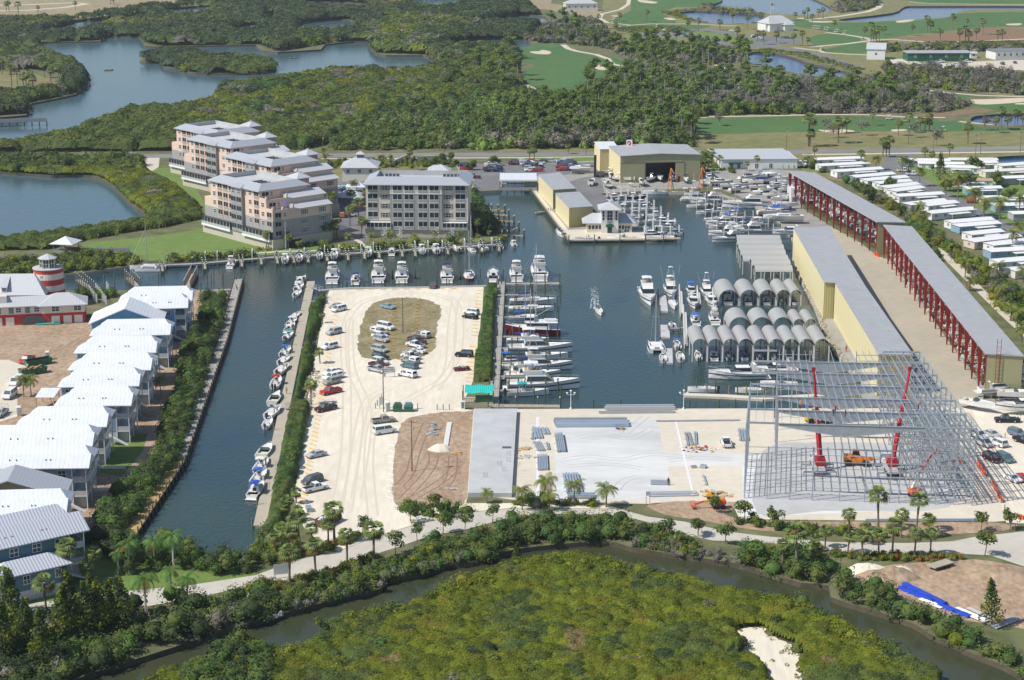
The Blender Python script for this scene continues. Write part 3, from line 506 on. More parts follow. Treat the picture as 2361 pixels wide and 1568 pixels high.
def canopy(name,label,cat,polys,mix,sp,r,h,flat,cell,ld,ls,seed,excl=(),clump=20,edge=1.5,wall=True,gap=0.):
 """one merged leafy canopy: overlapping low domes raised as a continuous surface, covered with leaf clumps"""
 rng=np.random.default_rng(seed); parts=[]; names=list(mix); wt=np.array([mix[k] for k in names],float); cum=np.cumsum(wt/wt.sum())
 for po in polys:
  po=W(po) if abs(po[0][0])<3000 and not isinstance(po,tuple) else list(po)
  ex=list(excl)+([w for w in WALL] if wall else [])
  x0,x1=min(p[0] for p in po),max(p[0] for p in po); y0,y1=min(p[1] for p in po),max(p[1] for p in po)
  nx=int((x1-x0)/cell)+2; ny=int((y1-y0)/cell)+2; gx=x0+np.arange(nx)*cell; gy=y0+np.arange(ny)*cell
  X,Y=np.meshgrid(gx,gy,indexing='ij'); ins=pip(X,Y,po)
  for e in ex:
   if max(p[0] for p in e)<x0 or min(p[0] for p in e)>x1 or max(p[1] for p in e)<y0 or min(p[1] for p in e)>y1: continue
   ins&=~pip(X,Y,e)
  for _ in range(max(1,int(edge*.55/cell)) if wall!=2 else 0):
   t=ins.copy(); t[1:]|=ins[:-1]; t[:-1]|=ins[1:]; t[:,1:]|=ins[:,:-1]; t[:,:-1]|=ins[:,1:]; ins=t
  P=scatter([po],sp,rng); n=len(P); rr=rng.uniform(*r,n); hh=rng.uniform(*h,n)*(.8+.45*vnoise(P[:,0],P[:,1],clump,seed+1))
  Hf=np.full((nx,ny),.1); Id=np.zeros((nx,ny),int)
  for k in range(n):
   i0=max(0,int((P[k,0]-rr[k]-x0)/cell)); i1=min(nx,int((P[k,0]+rr[k]-x0)/cell)+2); j0=max(0,int((P[k,1]-rr[k]-y0)/cell)); j1=min(ny,int((P[k,1]+rr[k]-y0)/cell)+2)
   if i1<=i0 or j1<=j0: continue
   d=((gx[i0:i1,None]-P[k,0])**2+(gy[None,j0:j1]-P[k,1])**2)/rr[k]**2
   z=np.where(d<1,hh[k]-rr[k]*flat*(1-np.sqrt(np.maximum(0,1-d))),0); s=Hf[i0:i1,j0:j1]; m=z>s; s[m]=z[m]; Id[i0:i1,j0:j1][m]=k
  q=ins.astype(float); nb=max(1,int(edge/cell))
  for _ in range(nb): 
   t=q.copy(); t[1:]=np.minimum(t[1:],q[:-1]); t[:-1]=np.minimum(t[:-1],q[1:]); t[:,1:]=np.minimum(t[:,1:],q[:,:-1]); t[:,:-1]=np.minimum(t[:,:-1],q[:,1:]); q=.45*q+.55*t
  Hf=Hf*np.sqrt(q)+.35*(vnoise(X,Y,cell*2.2,seed+3)-.5)*np.mean(r)*.5*q
  s=vnoise(P[:,0],P[:,1],clump,seed+5)+.5*vnoise(P[:,0],P[:,1],clump*.35,seed+6)+rng.normal(size=n)*.13; rk=np.argsort(np.argsort(s))/n; pal=pick(n,mix,rng,np.searchsorted(cum,rk*.999))
  C=pal[Id]*(.86+.28*vnoise(X,Y,cell*5,seed+7))[...,None]
  if gap: C=np.where((vnoise(X,Y,clump*.8,seed+9)>1-gap)[...,None],np.array([.30,.24,.10])*(.8+.3*vnoise(X,Y,2.,seed+10))[...,None],C)
  c4=ins[:-1,:-1]&ins[1:,:-1]&ins[1:,1:]&ins[:-1,1:]; idx=-np.ones((nx,ny),int); u=np.zeros((nx,ny),bool); u[:-1,:-1]|=c4;u[1:,:-1]|=c4;u[1:,1:]|=c4;u[:-1,1:]|=c4; idx[u]=np.arange(u.sum())
  V=np.stack([X[u],Y[u],Hf[u]-.1*ls],-1); a,b=np.nonzero(c4); Q=np.stack([idx[a,b],idx[a+1,b],idx[a+1,b+1],idx[a,b+1]],-1); parts.append((V,Q,C[u]*.8))
  N_=int((x1-x0)*(y1-y0)*ld); lx=rng.uniform(x0,x1-cell,N_); ly=rng.uniform(y0,y1-cell,N_); ii=((lx-x0)/cell).astype(int); jj=((ly-y0)/cell).astype(int); k=ins[ii,jj]; lx,ly,ii,jj=lx[k],ly[k],ii[k],jj[k]
  fx=(lx-x0)/cell-ii; fy=(ly-y0)/cell-jj; i2=np.minimum(ii+1,nx-1); j2=np.minimum(jj+1,ny-1)
  hz=Hf[ii,jj]*(1-fx)*(1-fy)+Hf[i2,jj]*fx*(1-fy)+Hf[ii,j2]*(1-fx)*fy+Hf[i2,j2]*fx*fy
  gxn=(Hf[i2,jj]-Hf[ii,jj])/cell; gyn=(Hf[ii,j2]-Hf[ii,jj])/cell
  Nn=np.stack([-gxn,-gyn,np.ones_like(gxn)*1.1],-1)+rng.normal(size=(len(lx),3))*.42
  V,Q=quads(np.stack([lx,ly,hz+rng.uniform(-.1,.42,len(lx))*ls],-1),Nn,ls*rng.uniform(.6,1.35,len(lx)),rng)
  cc=C[ii,jj]*rng.uniform(.80,1.24,(len(lx),1)); parts.append((V,Q,np.repeat(cc,4,0)))
 V,Q,C=join(parts); link(name,npmesh(name,V,Q,C,'leaf'),label=label,cat=cat,kind='stuff')
# foreground mangrove flat
CRK=[(150,1600),(310,1600),(375,1565),(475,1528),(550,1490),(590,1480),(625,1510),(690,1498),(750,1483),(760,1440),(840,1428),(902,1403),(940,1410),(1002,1378),(1090,1343),(1180,1315),(1205,1310),(1267,1290),(1330,1292),(1405,1303),(1467,1318),(1505,1328),(1605,1348),(1630,1365),(1705,1378),(1771,1383),(1821,1393),(1871,1410),(1943,1445),(1983,1478),(2053,1498),(2083,1528),(2171,1560),(2200,1640),(2200,1700),(100,1700)]
SP=[(1680,1462),(1745,1445),(1775,1465),(1832,1490),(1850,1510),(1840,1545),(1858,1572),(1860,1600),(1790,1600),(1750,1535),(1690,1520),(1625,1512),(1690,1510),(1722,1490)]
canopy('mangrove_scrub','yellow-green mangrove scrub covering the low island in the foreground','mangrove scrub',[CRK],dict(mang=2.6,dark=.4,olive=9,yel=.2),1.7,(1.2,2.3),(.9,2.1),.5,.42,17,.25,11,[W(smooth(SP,7,9,3))],13,1.,gap=.05)
mass('mangrove_bush','darker rounded bushes standing out of the foreground scrub and round the sand patch','bushes',[CRK],dict(mang=3,dark=1,lush=.6,grey=.5),7.,(1.2,2.6),(1.8,2.9),170,.27,14,excl=[W([(1690,1470),(1800,1490),(1830,1600),(1700,1530)])],dens=.5,vary=.25,core=.5)
mass('mangrove_bush','sparse low weeds growing on the foreground sand patch','bushes',[SP],dict(olive=3,grey=2),1.8,(.3,.7),(.3,.6),22,.2,15,dens=.3,core=0)
mass('mangrove_scrub','taller yellow-tipped mangroves along the far edge of the foreground island','mangrove scrub',[[(375,1560),(475,1522),(550,1486),(625,1500),(750,1475),(765,1432),(840,1420),(902,1396),(1002,1370),(1090,1336),(1205,1300),(1267,1288),(1405,1300),(1505,1325),(1630,1360),(1771,1380),(1871,1408),(1983,1475),(2083,1525),(2160,1560),(2100,1580),(1990,1510),(1850,1440),(1750,1405),(1600,1380),(1480,1350),(1280,1320),(1200,1340),(1000,1410),(850,1460),(700,1530),(600,1560),(480,1600),(300,1640)]],dict(dark=.4,mang=3,olive=5,yel=.25),1.8,(1.2,2.1),(1.4,2.7),150,.26,12,clump=10,flat=.7,jt=.5,core=.5)
mass('mangrove_scrub','dark green bushes in the bottom left of the foreground island','mangrove scrub',[[(480,1530),(560,1490),(600,1500),(640,1560),(620,1640),(400,1640)]],dict(dark=1,lush=2,mang=2),2.6,(1.5,2.4),(3.,4.6),130,.32,13)
# north bank of the creek
NB=[[(590,1431),(640,1416),(765,1383),(880,1356),(885,1338),(965,1323),(1040,1300),(1130,1282),(1060,1245),(1000,1250),(960,1262),(940,1290),(830,1318),(770,1335),(700,1350),(640,1375)],[(640,1352),(660,1345),(590,1352),(560,1365),(575,1372)],[(1110,1290),(1180,1266),(1255,1256),(1400,1246),(1440,1250),(1455,1225),(1430,1205),(1300,1198),(1200,1204),(1130,1222),(1080,1245)],[(1440,1250),(1555,1276),(1600,1284),(1600,1255),(1540,1230),(1470,1215)],[(1690,1300),(1770,1318),(1846,1340),(1908,1345),(1912,1310),(1880,1280),(1800,1275),(1720,1270)],[(1915,1375),(1983,1396),(2033,1410),(2060,1400),(2072,1388),(2050,1366),(1990,1352),(1930,1345)],[(2040,1412),(2108,1436),(2196,1481),(2308,1529),(2420,1600),(2420,1560),(2361,1532),(2290,1500),(2260,1474),(2160,1432),(2100,1412),(2070,1400)]]
mass('bank_shrubs','dense green shrubs and small trees lining the north bank of the creek','shrubs',NB[:2]+NB[3:4],dict(mang=5,lush=3,dark=.6,olive=1.5),2.0,(1.1,1.9),(1.3,2.5),130,.28,21,vary=.28)
mass('bank_shrubs','tall dense tree stand at the middle of the creek bank and the green clumps toward the dirt yard','shrubs',[NB[2]]+NB[4:],dict(mang=4,lush=4,dark=.8,olive=1),2.3,(1.4,2.3),(2.2,3.9),150,.3,28,vary=.25)
mass('dead_brush','bare grey-brown twiggy brush along the waterline of the creek','brush',[[(660,1412),(765,1385),(870,1362),(965,1326),(1040,1303),(1100,1297),(1090,1285),(1030,1292),(960,1310),(870,1340),(760,1370),(680,1398)],[(1440,1258),(1555,1280),(1705,1302),(1770,1318),(1770,1300),(1700,1285),(1600,1268),(1500,1245)],[(430,1485),(525,1453),(590,1434),(580,1424),(510,1440),(430,1468)]],dict(grey=1),1.6,(.8,1.4),(.9,1.9),80,.2,22,dens=.8)
mass('sea_grape_hedge','low orange and red tinged sea grape hedge beside the site road','hedge',[[(590,1352),(665,1342),(740,1322),(815,1298),(870,1280),(880,1290),(820,1312),(740,1338),(650,1362),(590,1372)],[(770,1265),(840,1240),(832,1232),(760,1252),(700,1275),(705,1285)],[(1825,1232),(1900,1240),(1915,1228),(1830,1215)],[(1910,1272),(1996,1280),(2146,1281),(2216,1280),(2216,1294),(2100,1296),(1990,1292),(1912,1284)]],dict(red=5,olive=2,mang=2),1.0,(.6,1.),(.8,1.5),70,.2,23)
mass('bank_shrubs','leafy green verge planting between the site road and the building site','shrubs',[[(590,1300),(640,1280),(700,1262),(690,1240),(640,1225),(590,1245),(575,1300)],[(925,1175),(960,1190),(1010,1200),(1060,1195),(1110,1175),(1000,1168),(940,1160)],[(1170,1172),(1280,1172),(1290,1158),(1240,1150),(1180,1155)],[(1290,1170),(1420,1168),(1390,1160),(1300,1158)],[(1700,1210),(1760,1222),(1890,1232),(1990,1240),(2090,1245),(2090,1228),(1980,1222),(1880,1215),(1780,1205),(1720,1195)]],dict(lush=3,mang=3,olive=2,grey=.5),1.7,(.8,1.5),(1.,2.4),90,.26,24,dens=.75,vary=.25)
mass('shrub_bank','dark mixed trees and shrubs filling the lower left bank of the creek','shrubs',[[(-90,1440),(0,1432),(125,1425),(200,1412),(300,1408),(330,1420),(330,1440),(330,1510),(262,1533),(190,1557),(140,1590),(-90,1640)],[(330,1420),(400,1395),(440,1380),(440,1400),(400,1420)],[(430,1478),(525,1448),(590,1428),(640,1412),(650,1385),(590,1372),(540,1395),(470,1410),(400,1428),(350,1455),(340,1500)]],dict(dark=4,mang=3,lush=1.5,grey=.4),2.6,(1.6,2.6),(2.8,4.8),150,.32,25,vary=.25)
# canal hedges
canopy('canal_hedge','clipped green mangrove hedge between the parking lot and the floating dock','hedge',[[(750,684),(738,720),(735,750),(718,784),(715,860),(700,870),(690,930),(712,940),(700,1000),(690,1060),(680,1100),(650,1190),(655,1215),(622,1222),(630,1134),(645,1071),(657,1009),(672,934),(685,900),(690,866),(695,829),(706,784),(716,715),(744,686)]],dict(mang=4,lush=5,dark=.3),1.7,(1.,1.9),(1.3,2.3),.5,.4,16,.24,31,(),9,1.)
canopy('canal_hedge','long narrow green hedge beside the walkway on the east edge of the parking lot','hedge',[[(1121,668),(1144,664),(1133,880),(1092,882),(1098,830),(1108,760)]],dict(mang=2,lush=6),1.6,(1.,1.7),(1.4,2.1),.4,.4,16,.24,32,(),9,.9)
mass('canal_hedge','thick green hedge between the townhouses and the wooden boardwalk','hedge',[[(470,682),(524,692),(500,784),(460,905),(414,1058),(330,1178),(296,1235),(225,1235),(225,1190),(300,1120),(360,1060),(375,985),(410,890),(425,810),(460,760)]],dict(mang=3,lush=4,dark=2),2.0,(1.3,2.2),(2.4,4.4),150,.3,33,vary=.22)
mass('bank_shrubs','dark bushes at the closed end of the townhouse canal','shrubs',[[(282,1245),(330,1257),(420,1267),(490,1292),(560,1300),(575,1292),(580,1318),(540,1322),(500,1330),(450,1310),(380,1318),(300,1330),(200,1260),(205,1235),(240,1230)]],dict(dark=3,lush=3,mang=2),2.3,(1.4,2.3),(2.6,4.4),140,.3,34,dens=.9,vary=.25)
mass('bank_shrubs','mixed bushes at the north end of the canal hedge beside bare soil','shrubs',[[(172,674),(268,676),(262,690),(190,690)],[(600,1300),(610,1220),(660,1220),(655,1290),(610,1310)]],dict(lush=2,mang=3),1.8,(1,1.7),(1.6,3.),90,.28,35)
# north of the channel, round the lagoon
LW=[(188,567),(200,560),(350,545),(455,530),(478,520),(470,480),(440,450),(400,420),(345,398),(350,388),(425,385),(430,400),(480,480),(480,535),(640,577),(850,565),(1090,555),(1150,545),(1163,551),(1000,566),(800,578),(590,589),(400,603),(300,596),(230,590)]
canopy('lagoon_mangroves','low green mangroves ringing the lagoon left of the pink apartment blocks','mangroves',[[(-90,366),(290,368),(325,372),(332,392),(400,430),(458,480),(462,505),(380,524),(300,535),(190,556),(110,575),(-90,580)]],dict(mang=5,olive=4,grey=.3,dark=.4),3.2,(2.2,3.8),(1.9,3.3),.5,.9,3.,.55,41,(),26,2.4)
mass('lagoon_mangroves','taller dark mangroves between the highway and the lagoon','mangroves',[[(-90,368),(290,370),(325,376),(325,390),(-90,402)],[(205,412),(235,415),(240,425),(215,425)],[(22,412),(48,408),(52,420),(28,424)]],dict(mang=4,dark=2,lush=1),3.8,(2.6,3.8),(3.6,5.4),62,.7,42)
mass('bank_mangroves','green mangroves along the near bank of the channel beside the trimaran','mangroves',[[(-90,632),(75,634),(150,630),(250,618),(318,608),(320,598),(235,590),(180,582),(130,592),(100,606),(-90,604)],[(390,597),(500,592),(590,584),(590,590),(500,598),(400,605)],[(730,578),(850,570),(850,574),(735,583)],[(860,572),(1000,563),(1100,558),(1165,550),(1165,553),(1000,567),(860,575)]],dict(mang=5,olive=2,dark=1),2.6,(1.6,2.5),(2.,3.4),70,.45,43)
mass('bank_trees','dense dark trees on the bank beside the finger docks and the grey apartment block','trees',[[(1092,446),(1104,470),(1132,515),(1150,542),(1120,548),(1096,545),(1090,500)]],dict(dark=3,lush=1),3.,(2.,3.),(4,6.4),100,.5,44)
# mid mangrove forest
MF=[(-90,345),(0,338),(62,331),(130,325),(204,297),(290,266),(375,259),(487,240),(505,212),(590,201),(702,180),(765,170),(962,168),(1005,152),(1014,140),(1060,112),(1190,103),(1196,118),(1190,150),(1205,200),(1180,215),(1060,235),(950,240),(800,300),(760,330),(700,345),(300,349),(-90,352)]
canopy('mangrove_forest','broad green mangrove forest between the bay and the highway','mangroves',[MF],dict(mang=6,olive=3,grey=.9,dark=.9,lush=.8),4.8,(3.,5.8),(3.,5.6),.62,1.25,1.25,.95,51,(),45,3.4)
mass('woodland_edge','mixed broadleaf woodland beside the highway above the marina','woodland',[[(1060,238),(1190,205),(1240,215),(1330,232),(1340,205),(1400,185),(1450,180),(1600,190),(1640,262),(1590,275),(1600,338),(1180,345),(780,346),(760,332),(800,300),(950,242)]],dict(mang=5,lush=2,dark=1.2,pine=3,grey=1.4),4.4,(2.6,4.2),(3.4,6.6),60,.85,52,clump=40)
mass('woodland_edge','grey leafless undergrowth beneath the pines of the golf course','woodland',[[(1400,185),(1450,160),(1600,165),(1725,180),(1800,182),(1905,186),(2030,190),(2120,210),(2200,232),(2240,240),(2180,258),(1950,262),(1640,266),(1590,275),(1480,272),(1440,240)]],dict(grey=4,dark=.8,pine=1,mang=1.5),4.,(2.2,3.6),(2.6,5.2),50,.8,53,clump=40)
mass('woodland_edge','brown and green brush between the golf course and the service yard','woodland',[[(2055,155),(2100,150),(2200,160),(2361,172),(2440,175),(2440,222),(2330,218),(2200,210),(2100,195),(2040,185)],[(2010,112),(2050,108),(2160,105),(2300,108),(2440,100),(2440,128),(2300,120),(2100,118),(2020,122)],[(1180,70),(1260,60),(1330,40),(1380,50),(1400,75),(1400,100),(1480,100),(1620,105),(1700,115),(1720,140),(1650,150),(1500,140),(1440,130),(1400,110),(1300,100),(1180,100)],[(1600,18),(1640,15),(1740,30),(1760,32),(1640,22)],[(1915,15),(1960,0),(2020,0),(2030,10),(1990,25),(1930,30)]],dict(grey=3,dark=1.5,olive=1,mang=1.5),5.,(2.6,4.2),(2.,4.4),48,.95,54,dens=.85)
FL=[(-90,100),(87,99),(107,125),(150,145),(175,153),(198,176),(200,194),(172,214),(125,225),(62,237),(62,262),(-90,272),(-90,224),(40,222),(120,215),(150,195),(140,170),(60,160),(-90,165)]
FT=[(-90,50),(60,50),(175,46),(375,18),(480,12),(590,-10),(1180,-20),(1230,25),(1257,48),(1215,95),(1180,90),(1060,112),(1012,138),(975,126),(867,122),(855,110),(815,94),(750,101),(640,119),(590,102),(362,106),(328,96),(262,82),(235,93),(87,97),(-90,100)]
canopy('bay_mangroves','dark green mangrove islands filling the upper left of the bay','mangroves',[FT],dict(far=7,mang=2.2,grey=.35,olive=.4),7.,(4.5,8.),(4.,6.6),.6,2.2,.36,1.6,61,(),80,6.)
for k_,I_ in enumerate([I1]): canopy('islet_mangroves','mangroves on the low islet in the middle of the bay','mangroves',[I_],dict(far=4,mang=3),6.,(4.,7.),(4.,5.6),.6,1.8,.6,1.3,64,(),60,4.,wall=False)
canopy('point_mangroves','mangroves around the small palm-dotted point on the left of the bay','mangroves',[FL],dict(far=4,mang=3,grey=.6),5.5,(3.4,6.2),(4.,6.2),.62,1.5,.8,1.25,62,(),50,4.)
mass('shore_islets','mangrove fringe of the low islet in front of the bay islands','mangroves',[[(400,156),(437,163),(500,165),(622,161),(630,156),(600,146),(478,140)]],dict(mang=3,olive=4),5.,(3,4.6),(2.2,3.4),56,1.,63,islet=True)
# tree belts right
mass('garden_belt','dense green belt of bushes and palms between the boat racks and the mobile homes','shrubs',[[(1850,372),(1880,382),(1900,400),(1990,440),(2050,470),(2090,500),(2130,520),(2200,580),(2300,650),(2380,700),(2440,760),(2440,830),(2361,760),(2290,690),(2190,590),(2150,560),(2100,512),(1990,448),(1900,400),(1850,385)],[(2075,500),(2120,515),(2140,565),(2170,600),(2155,605),(2120,560)]],dict(mang=3,lush=3,olive=2,grey=1.4,yel=.8),2.8,(1.6,2.8),(2.6,5.),95,.42,71,vary=.25)
mass('garden_belt','low shrubs dotted around the gardens of the apartment blocks','shrubs',[[(740,400),(780,385),(850,400),(840,392),(1050,385),(1060,372),(900,366),(790,368),(740,380)],[(1600,372),(1640,345),(1660,360),(1655,385),(1700,392),(1690,400),(1620,395)],[(560,575),(640,572),(760,556),(770,562),(640,578)]],dict(mang=2,lush=3,olive=2,yel=1),2.6,(1.,1.9),(1.,2.2),50,.42,72,dens=.5)
mass('rough_grass','tufts of coarse dry grass and weeds on the golf course margins','grass',[[(1395,62),(1440,75),(1600,75),(1560,60)],[(1520,28),(1600,20),(1640,22),(1760,30),(1765,54),(1600,52)],[(2130,96),(2440,95),(2440,100),(2130,105)],[(1728,116),(1830,128),(1971,165),(1990,160),(1860,122),(1771,112)]],dict(lush=2,olive=3,grey=2),3.2,(1.6,2.6),(.5,1.2),26,.7,73,dens=.8)
# ---------------------------------------------------------------- single trees
def leafmesh(parts,name,m='leaf'):
 V,Q,C=join(parts); return npmesh(name,V,Q,C,m)
def crown_mesh(name,balls,pal,nq,qs,seed,core=.62,low=-.6,jit=.6):
 rng=np.random.default_rng(seed); b=np.array(balls,float)
 pl=pick(len(b),pal,rng)
 parts=[crowns(b[:,0],b[:,1],b[:,2],b[:,3],b[:,4],nq,qs,pl,rng,low,jit)]
 if core: parts.append(cores(b[:,0],b[:,1],b[:,2],b[:,3],b[:,4],pl*.9,core))
 return leafmesh(parts,name)
def trunk_mb(h,r,limbs,rg,lean=.3):
 m=MB(); p=(0,0,-.2); q=(rg.uniform(-lean,lean),rg.uniform(-lean,lean),h); m.tube(p,q,r,6,r*.55)
 for b in limbs:
  t=rg.uniform(.55,.95); a=Vector(p).lerp(Vector(q),t); m.tube(a,(b[0],b[1],b[2]-b[4]*.2),r*.4,4,r*.15)
 return m
for i in range(4):   # slash pine: bare leaning trunk, flat open top
 rg=random.Random(100+i); h=13+i; n=9; balls=[]
 for k in range(n):
  a=rg.uniform(0,2*PI); d=rg.uniform(.2,3.3); balls.append((d*math.cos(a),d*math.sin(a),h-rg.uniform(0,4.2)-d*.3,rg.uniform(1.3,2.1),rg.uniform(.7,1.2)))
 balls.append((0,0,h,1.7,1.1))
 kind('pine%d'%i,[('trunk',trunk_mb(h-1,.26,balls[:6],rg,.5),'trunk_grey'),('crown',crown_mesh('crown',balls,dict(pine=1),62,.62,i+5,.55),None)])
for i in range(3):   # round street tree
 rg=random.Random(200+i); h=4.2; balls=[(rg.uniform(-1.2,1.2),rg.uniform(-1.2,1.2),h*.55+rg.uniform(-.3,1.5),rg.uniform(.6,1.05),rg.uniform(.6,.95)) for k in range(9)]
 kind('street%d'%i,[('trunk',trunk_mb(2.6,.09,balls[:6],rg,.1),'trunk'),('crown',crown_mesh('crown',balls,dict(mang=2,lush=1,olive=1),62,.27,i+15,0),None)])
for i in range(3):   # big broadleaf
 rg=random.Random(300+i); balls=[(rg.uniform(-3,3),rg.uniform(-3,3),rg.uniform(3.2,6.4),rg.uniform(1.6,2.5),rg.uniform(1.3,2.)) for k in range(9)]
 kind('broad%d'%i,[('trunk',trunk_mb(4.5,.25,balls[:5],rg,.3),'trunk'),('crown',crown_mesh('crown',balls,dict(mang=2,lush=2,dark=1),80,.6,i+25),None)])
for i in range(3):   # leafless grey tree
 rg=random.Random(400+i); m=MB(); m.tube((0,0,-.2),(.2,0,3.2),.2,5,.13)
 for k in range(16):
  a=rg.uniform(0,2*PI); q=(2.6*math.cos(a)*rg.uniform(.4,1),2.6*math.sin(a)*rg.uniform(.4,1),rg.uniform(3.8,6.6)); m.tube((.15,0,rg.uniform(1.8,3.2)),q,.07,3,.02)
  for j in range(3): m.tube(q,(q[0]+rg.uniform(-1,1),q[1]+rg.uniform(-1,1),q[2]+rg.uniform(.2,1.2)),.03,3,.01)
 balls=[(rg.uniform(-2,2),rg.uniform(-2,2),rg.uniform(3.8,5.8),rg.uniform(1,1.7),rg.uniform(.8,1.4)) for k in range(9)]
 kind('bare%d'%i,[('trunk',m,'trunk_grey'),('crown',crown_mesh('crown',balls,dict(grey=1),34,.42,i+35,0),None)])
for i in range(3):   # casuarina: tall feathery cone
 rg=random.Random(500+i); h=11; balls=[]
 for k in range(26):
  t=k/26; rr=(1-t)*2.6+.3; a=k*2.4; balls.append((rr*.7*math.cos(a),rr*.7*math.sin(a),1.5+t*(h-1.8),rr*.42+.25,1.1))
 kind('casu%d'%i,[('trunk',trunk_mb(h-1,.2,[],rg,.2),'trunk'),('crown',crown_mesh('crown',balls,dict(dark=3,olive=1,mang=1),66,.34,i+45,0,-1,1.2),None)])
def fan_palm(seed,h,cr=1.5,nf=34,tint=(.23,.30,.09)):
 rng=random.Random(seed); V=[];Q=[];C=[]
 for k in range(nf):
  a=rng.uniform(0,2*PI); e=rng.uniform(-.75,1.35); d=Vector((math.cos(a)*math.cos(e),math.sin(a)*math.cos(e),math.sin(e))); L=cr*rng.uniform(.5,.62); base=Vector((0,0,h))+d*L*.9
  u=d.cross(Vector((0,0,1))); u=u.normalized() if u.length>.05 else Vector((1,0,0)); w=u.cross(d)
  c=Vector(tint)*rng.uniform(.7,1.35)
  if e<-.35: c=Vector((.20,.13,.045))*rng.uniform(.7,1.2)
  for j in range(7):
   t=(j-3)/3*1.15; q=(d*math.cos(t)+u*math.sin(t)); tip=base+q*L*rng.uniform(.9,1.1)+Vector((0,0,-.22*L-.12)); mid=base+q*L*.55+w*.05
   s=u*math.cos(t)-d*math.sin(t); n0=len(V); V+= [base,mid+s*.11*cr*.6,tip,mid-s*.11*cr*.6]; Q.append((n0,n0+1,n0+2,n0+3)); C+= [c]*4
 me=npmesh('crown',np.array([tuple(v) for v in V]),np.array(Q),np.array([tuple(c) for c in C]),'leaf')
 m=MB(); m.tube((0,0,-.2),(0,0,h*.5),.2,7,.16).tube((0,0,h*.5),(0,0,h),.16,7,.24); return me,m
for i,(h,cr) in enumerate([(4.6,1.75),(3.6,1.7),(5.6,1.8),(2.6,1.6)]):
 me,m=fan_palm(600+i,h,cr*.92,44); kind('sabal%d'%i,[('trunk',m,'trunk_palm'),('crown',me,None)])
def feather_palm(seed,h,cr,nf,tint,droop=1.,shaft=False,trunkm='trunk_palm'):
 rng=random.Random(seed); V=[];Q=[];C=[]
 for k in range(nf):
  a=k*2.4+rng.uniform(-.2,.2); e=rng.uniform(.05,1.25) if k<nf*.75 else rng.uniform(-.6,0); c=Vector(tint)*rng.uniform(.75,1.4)
  if k>=nf*.85: c=Vector((.26,.15,.03))
  hd=Vector((math.cos(a),math.sin(a),0)); sd=Vector((-math.sin(a),math.cos(a),0)); p=Vector((0,0,h)); ang=e; n=8; step=cr/n; tw=rng.uniform(-.25,.25)
  for j in range(n):
   d=hd*math.cos(ang)+Vector((0,0,math.sin(ang))); q=p+d*step; ang-=.17*droop*(1+j*.12)
   wd=cr*.20*(math.sin(PI*(j+.8)/(n+.8))+.12)
   for sgn in (-1,1):
    for hh in (0,.5):
     b0=p.lerp(q,hh); b1=p.lerp(q,hh+.36); tp=b0.lerp(b1,1.4)+sd*sgn*wd+Vector((0,0,-wd*.55*droop+tw*sgn*.2))
     n0=len(V); V+= [b0,b1,tp+d*.04,tp-d*.05]; Q.append((n0,n0+1,n0+2,n0+3)); C+= [c*rng.uniform(.85,1.15)]*4
   p=q
 me=npmesh('crown',np.array([tuple(v) for v in V]),np.array(Q),np.array([tuple(c) for c in C]),'leaf')
 m=MB(); m.tube((0,0,-.2),(.12,0,h*.6),.2 if shaft else .15,7,.16 if shaft else .12).tube((.12,0,h*.6),(0,0,h),.16 if shaft else .12,7,.15 if shaft else .13)
 return me,m
for i,(h,cr,nf) in enumerate([(4.6,2.7,20),(3.2,2.5,18),(5.4,2.6,20)]):
 me,m=feather_palm(700+i,h,cr,nf,(.22,.26,.06),1.); kind('coco%d'%i,[('trunk',m,'trunk_palm'),('crown',me,None)])
for i,(h,cr,nf) in enumerate([(6.2,2.9,13),(5.2,2.7,12)]):
 me,m=feather_palm(750+i,h,cr,nf,(.13,.24,.055),1.15,True)
 sh=MB().tube((0,0,h-1.1),(0,0,h+.6),.15,7,.07)
 rg=random.Random(i); st=MB()
 for a in (0,2.1,4.2): st.tube((1.1*math.cos(a),1.1*math.sin(a),0),(.15*math.cos(a),.15*math.sin(a),1.9),.05,4)
 kind('royal%d'%i,[('trunk',m,'concrete'),('crownshaft',sh,'lawn'),('crown',me,None),('brace',st,'lumber')])
rg=random.Random(5)
def treat(kd,nm,label,cat,px,py,sc=1.,group=None,z=0.):
 o=place(kd,nm,label,cat,(*G(px,py),z),rg.uniform(0,6.28),group,sc=sc*rg.uniform(.93,1.07)); o.rotation_euler[0]=rg.gauss(0,.045); o.rotation_euler[1]=rg.gauss(0,.045); return o
# roadside sabal palms in front of the steel frame, left to right (trunk bases)
A=[(1803,1312,1.0,0),(1837,1322,1.35,2),(1877,1270,.85,3),(1902,1262,1.0,1),(1954,1276,1.0,1),(1957,1236,1.05,0),(1989,1290,1.1,0),(1991,1255,1.,1),(2025,1222,1.25,2),(2026,1284,1.0,0),(2056,1286,1.2,2),(2077,1240,1.1,0),(2108,1286,1.05,0),(2112,1226,1.2,2),(2145,1280,1.05,0),(2142,1238,1.,1)]
for i,(x,y,s,k) in enumerate(A): treat('sabal%d'%k,'fan_palm','%s fan palm from the left in the roadside rows before the steel frame'%ordn(i),'palm',x,y,s)
B=[(634,1290,1.0,0),(667,1349,1.3,0),(728,1325,1.2,0),(800,1302,1.25,0),(862,1293,1.35,0),(695,1277,1.25,2),(722,1258,1.,1),(757,1252,1.1,1),(771,1248,1.35,0),(677,1283,1.,0),(647,1275,1.,0)]
for i,(x,y,s,k) in enumerate(sorted(B)): treat('sabal%d'%k,'fan_palm','%s fan palm from the left beside the road below the sandy lot'%ordn(i),'palm',x,y,s)
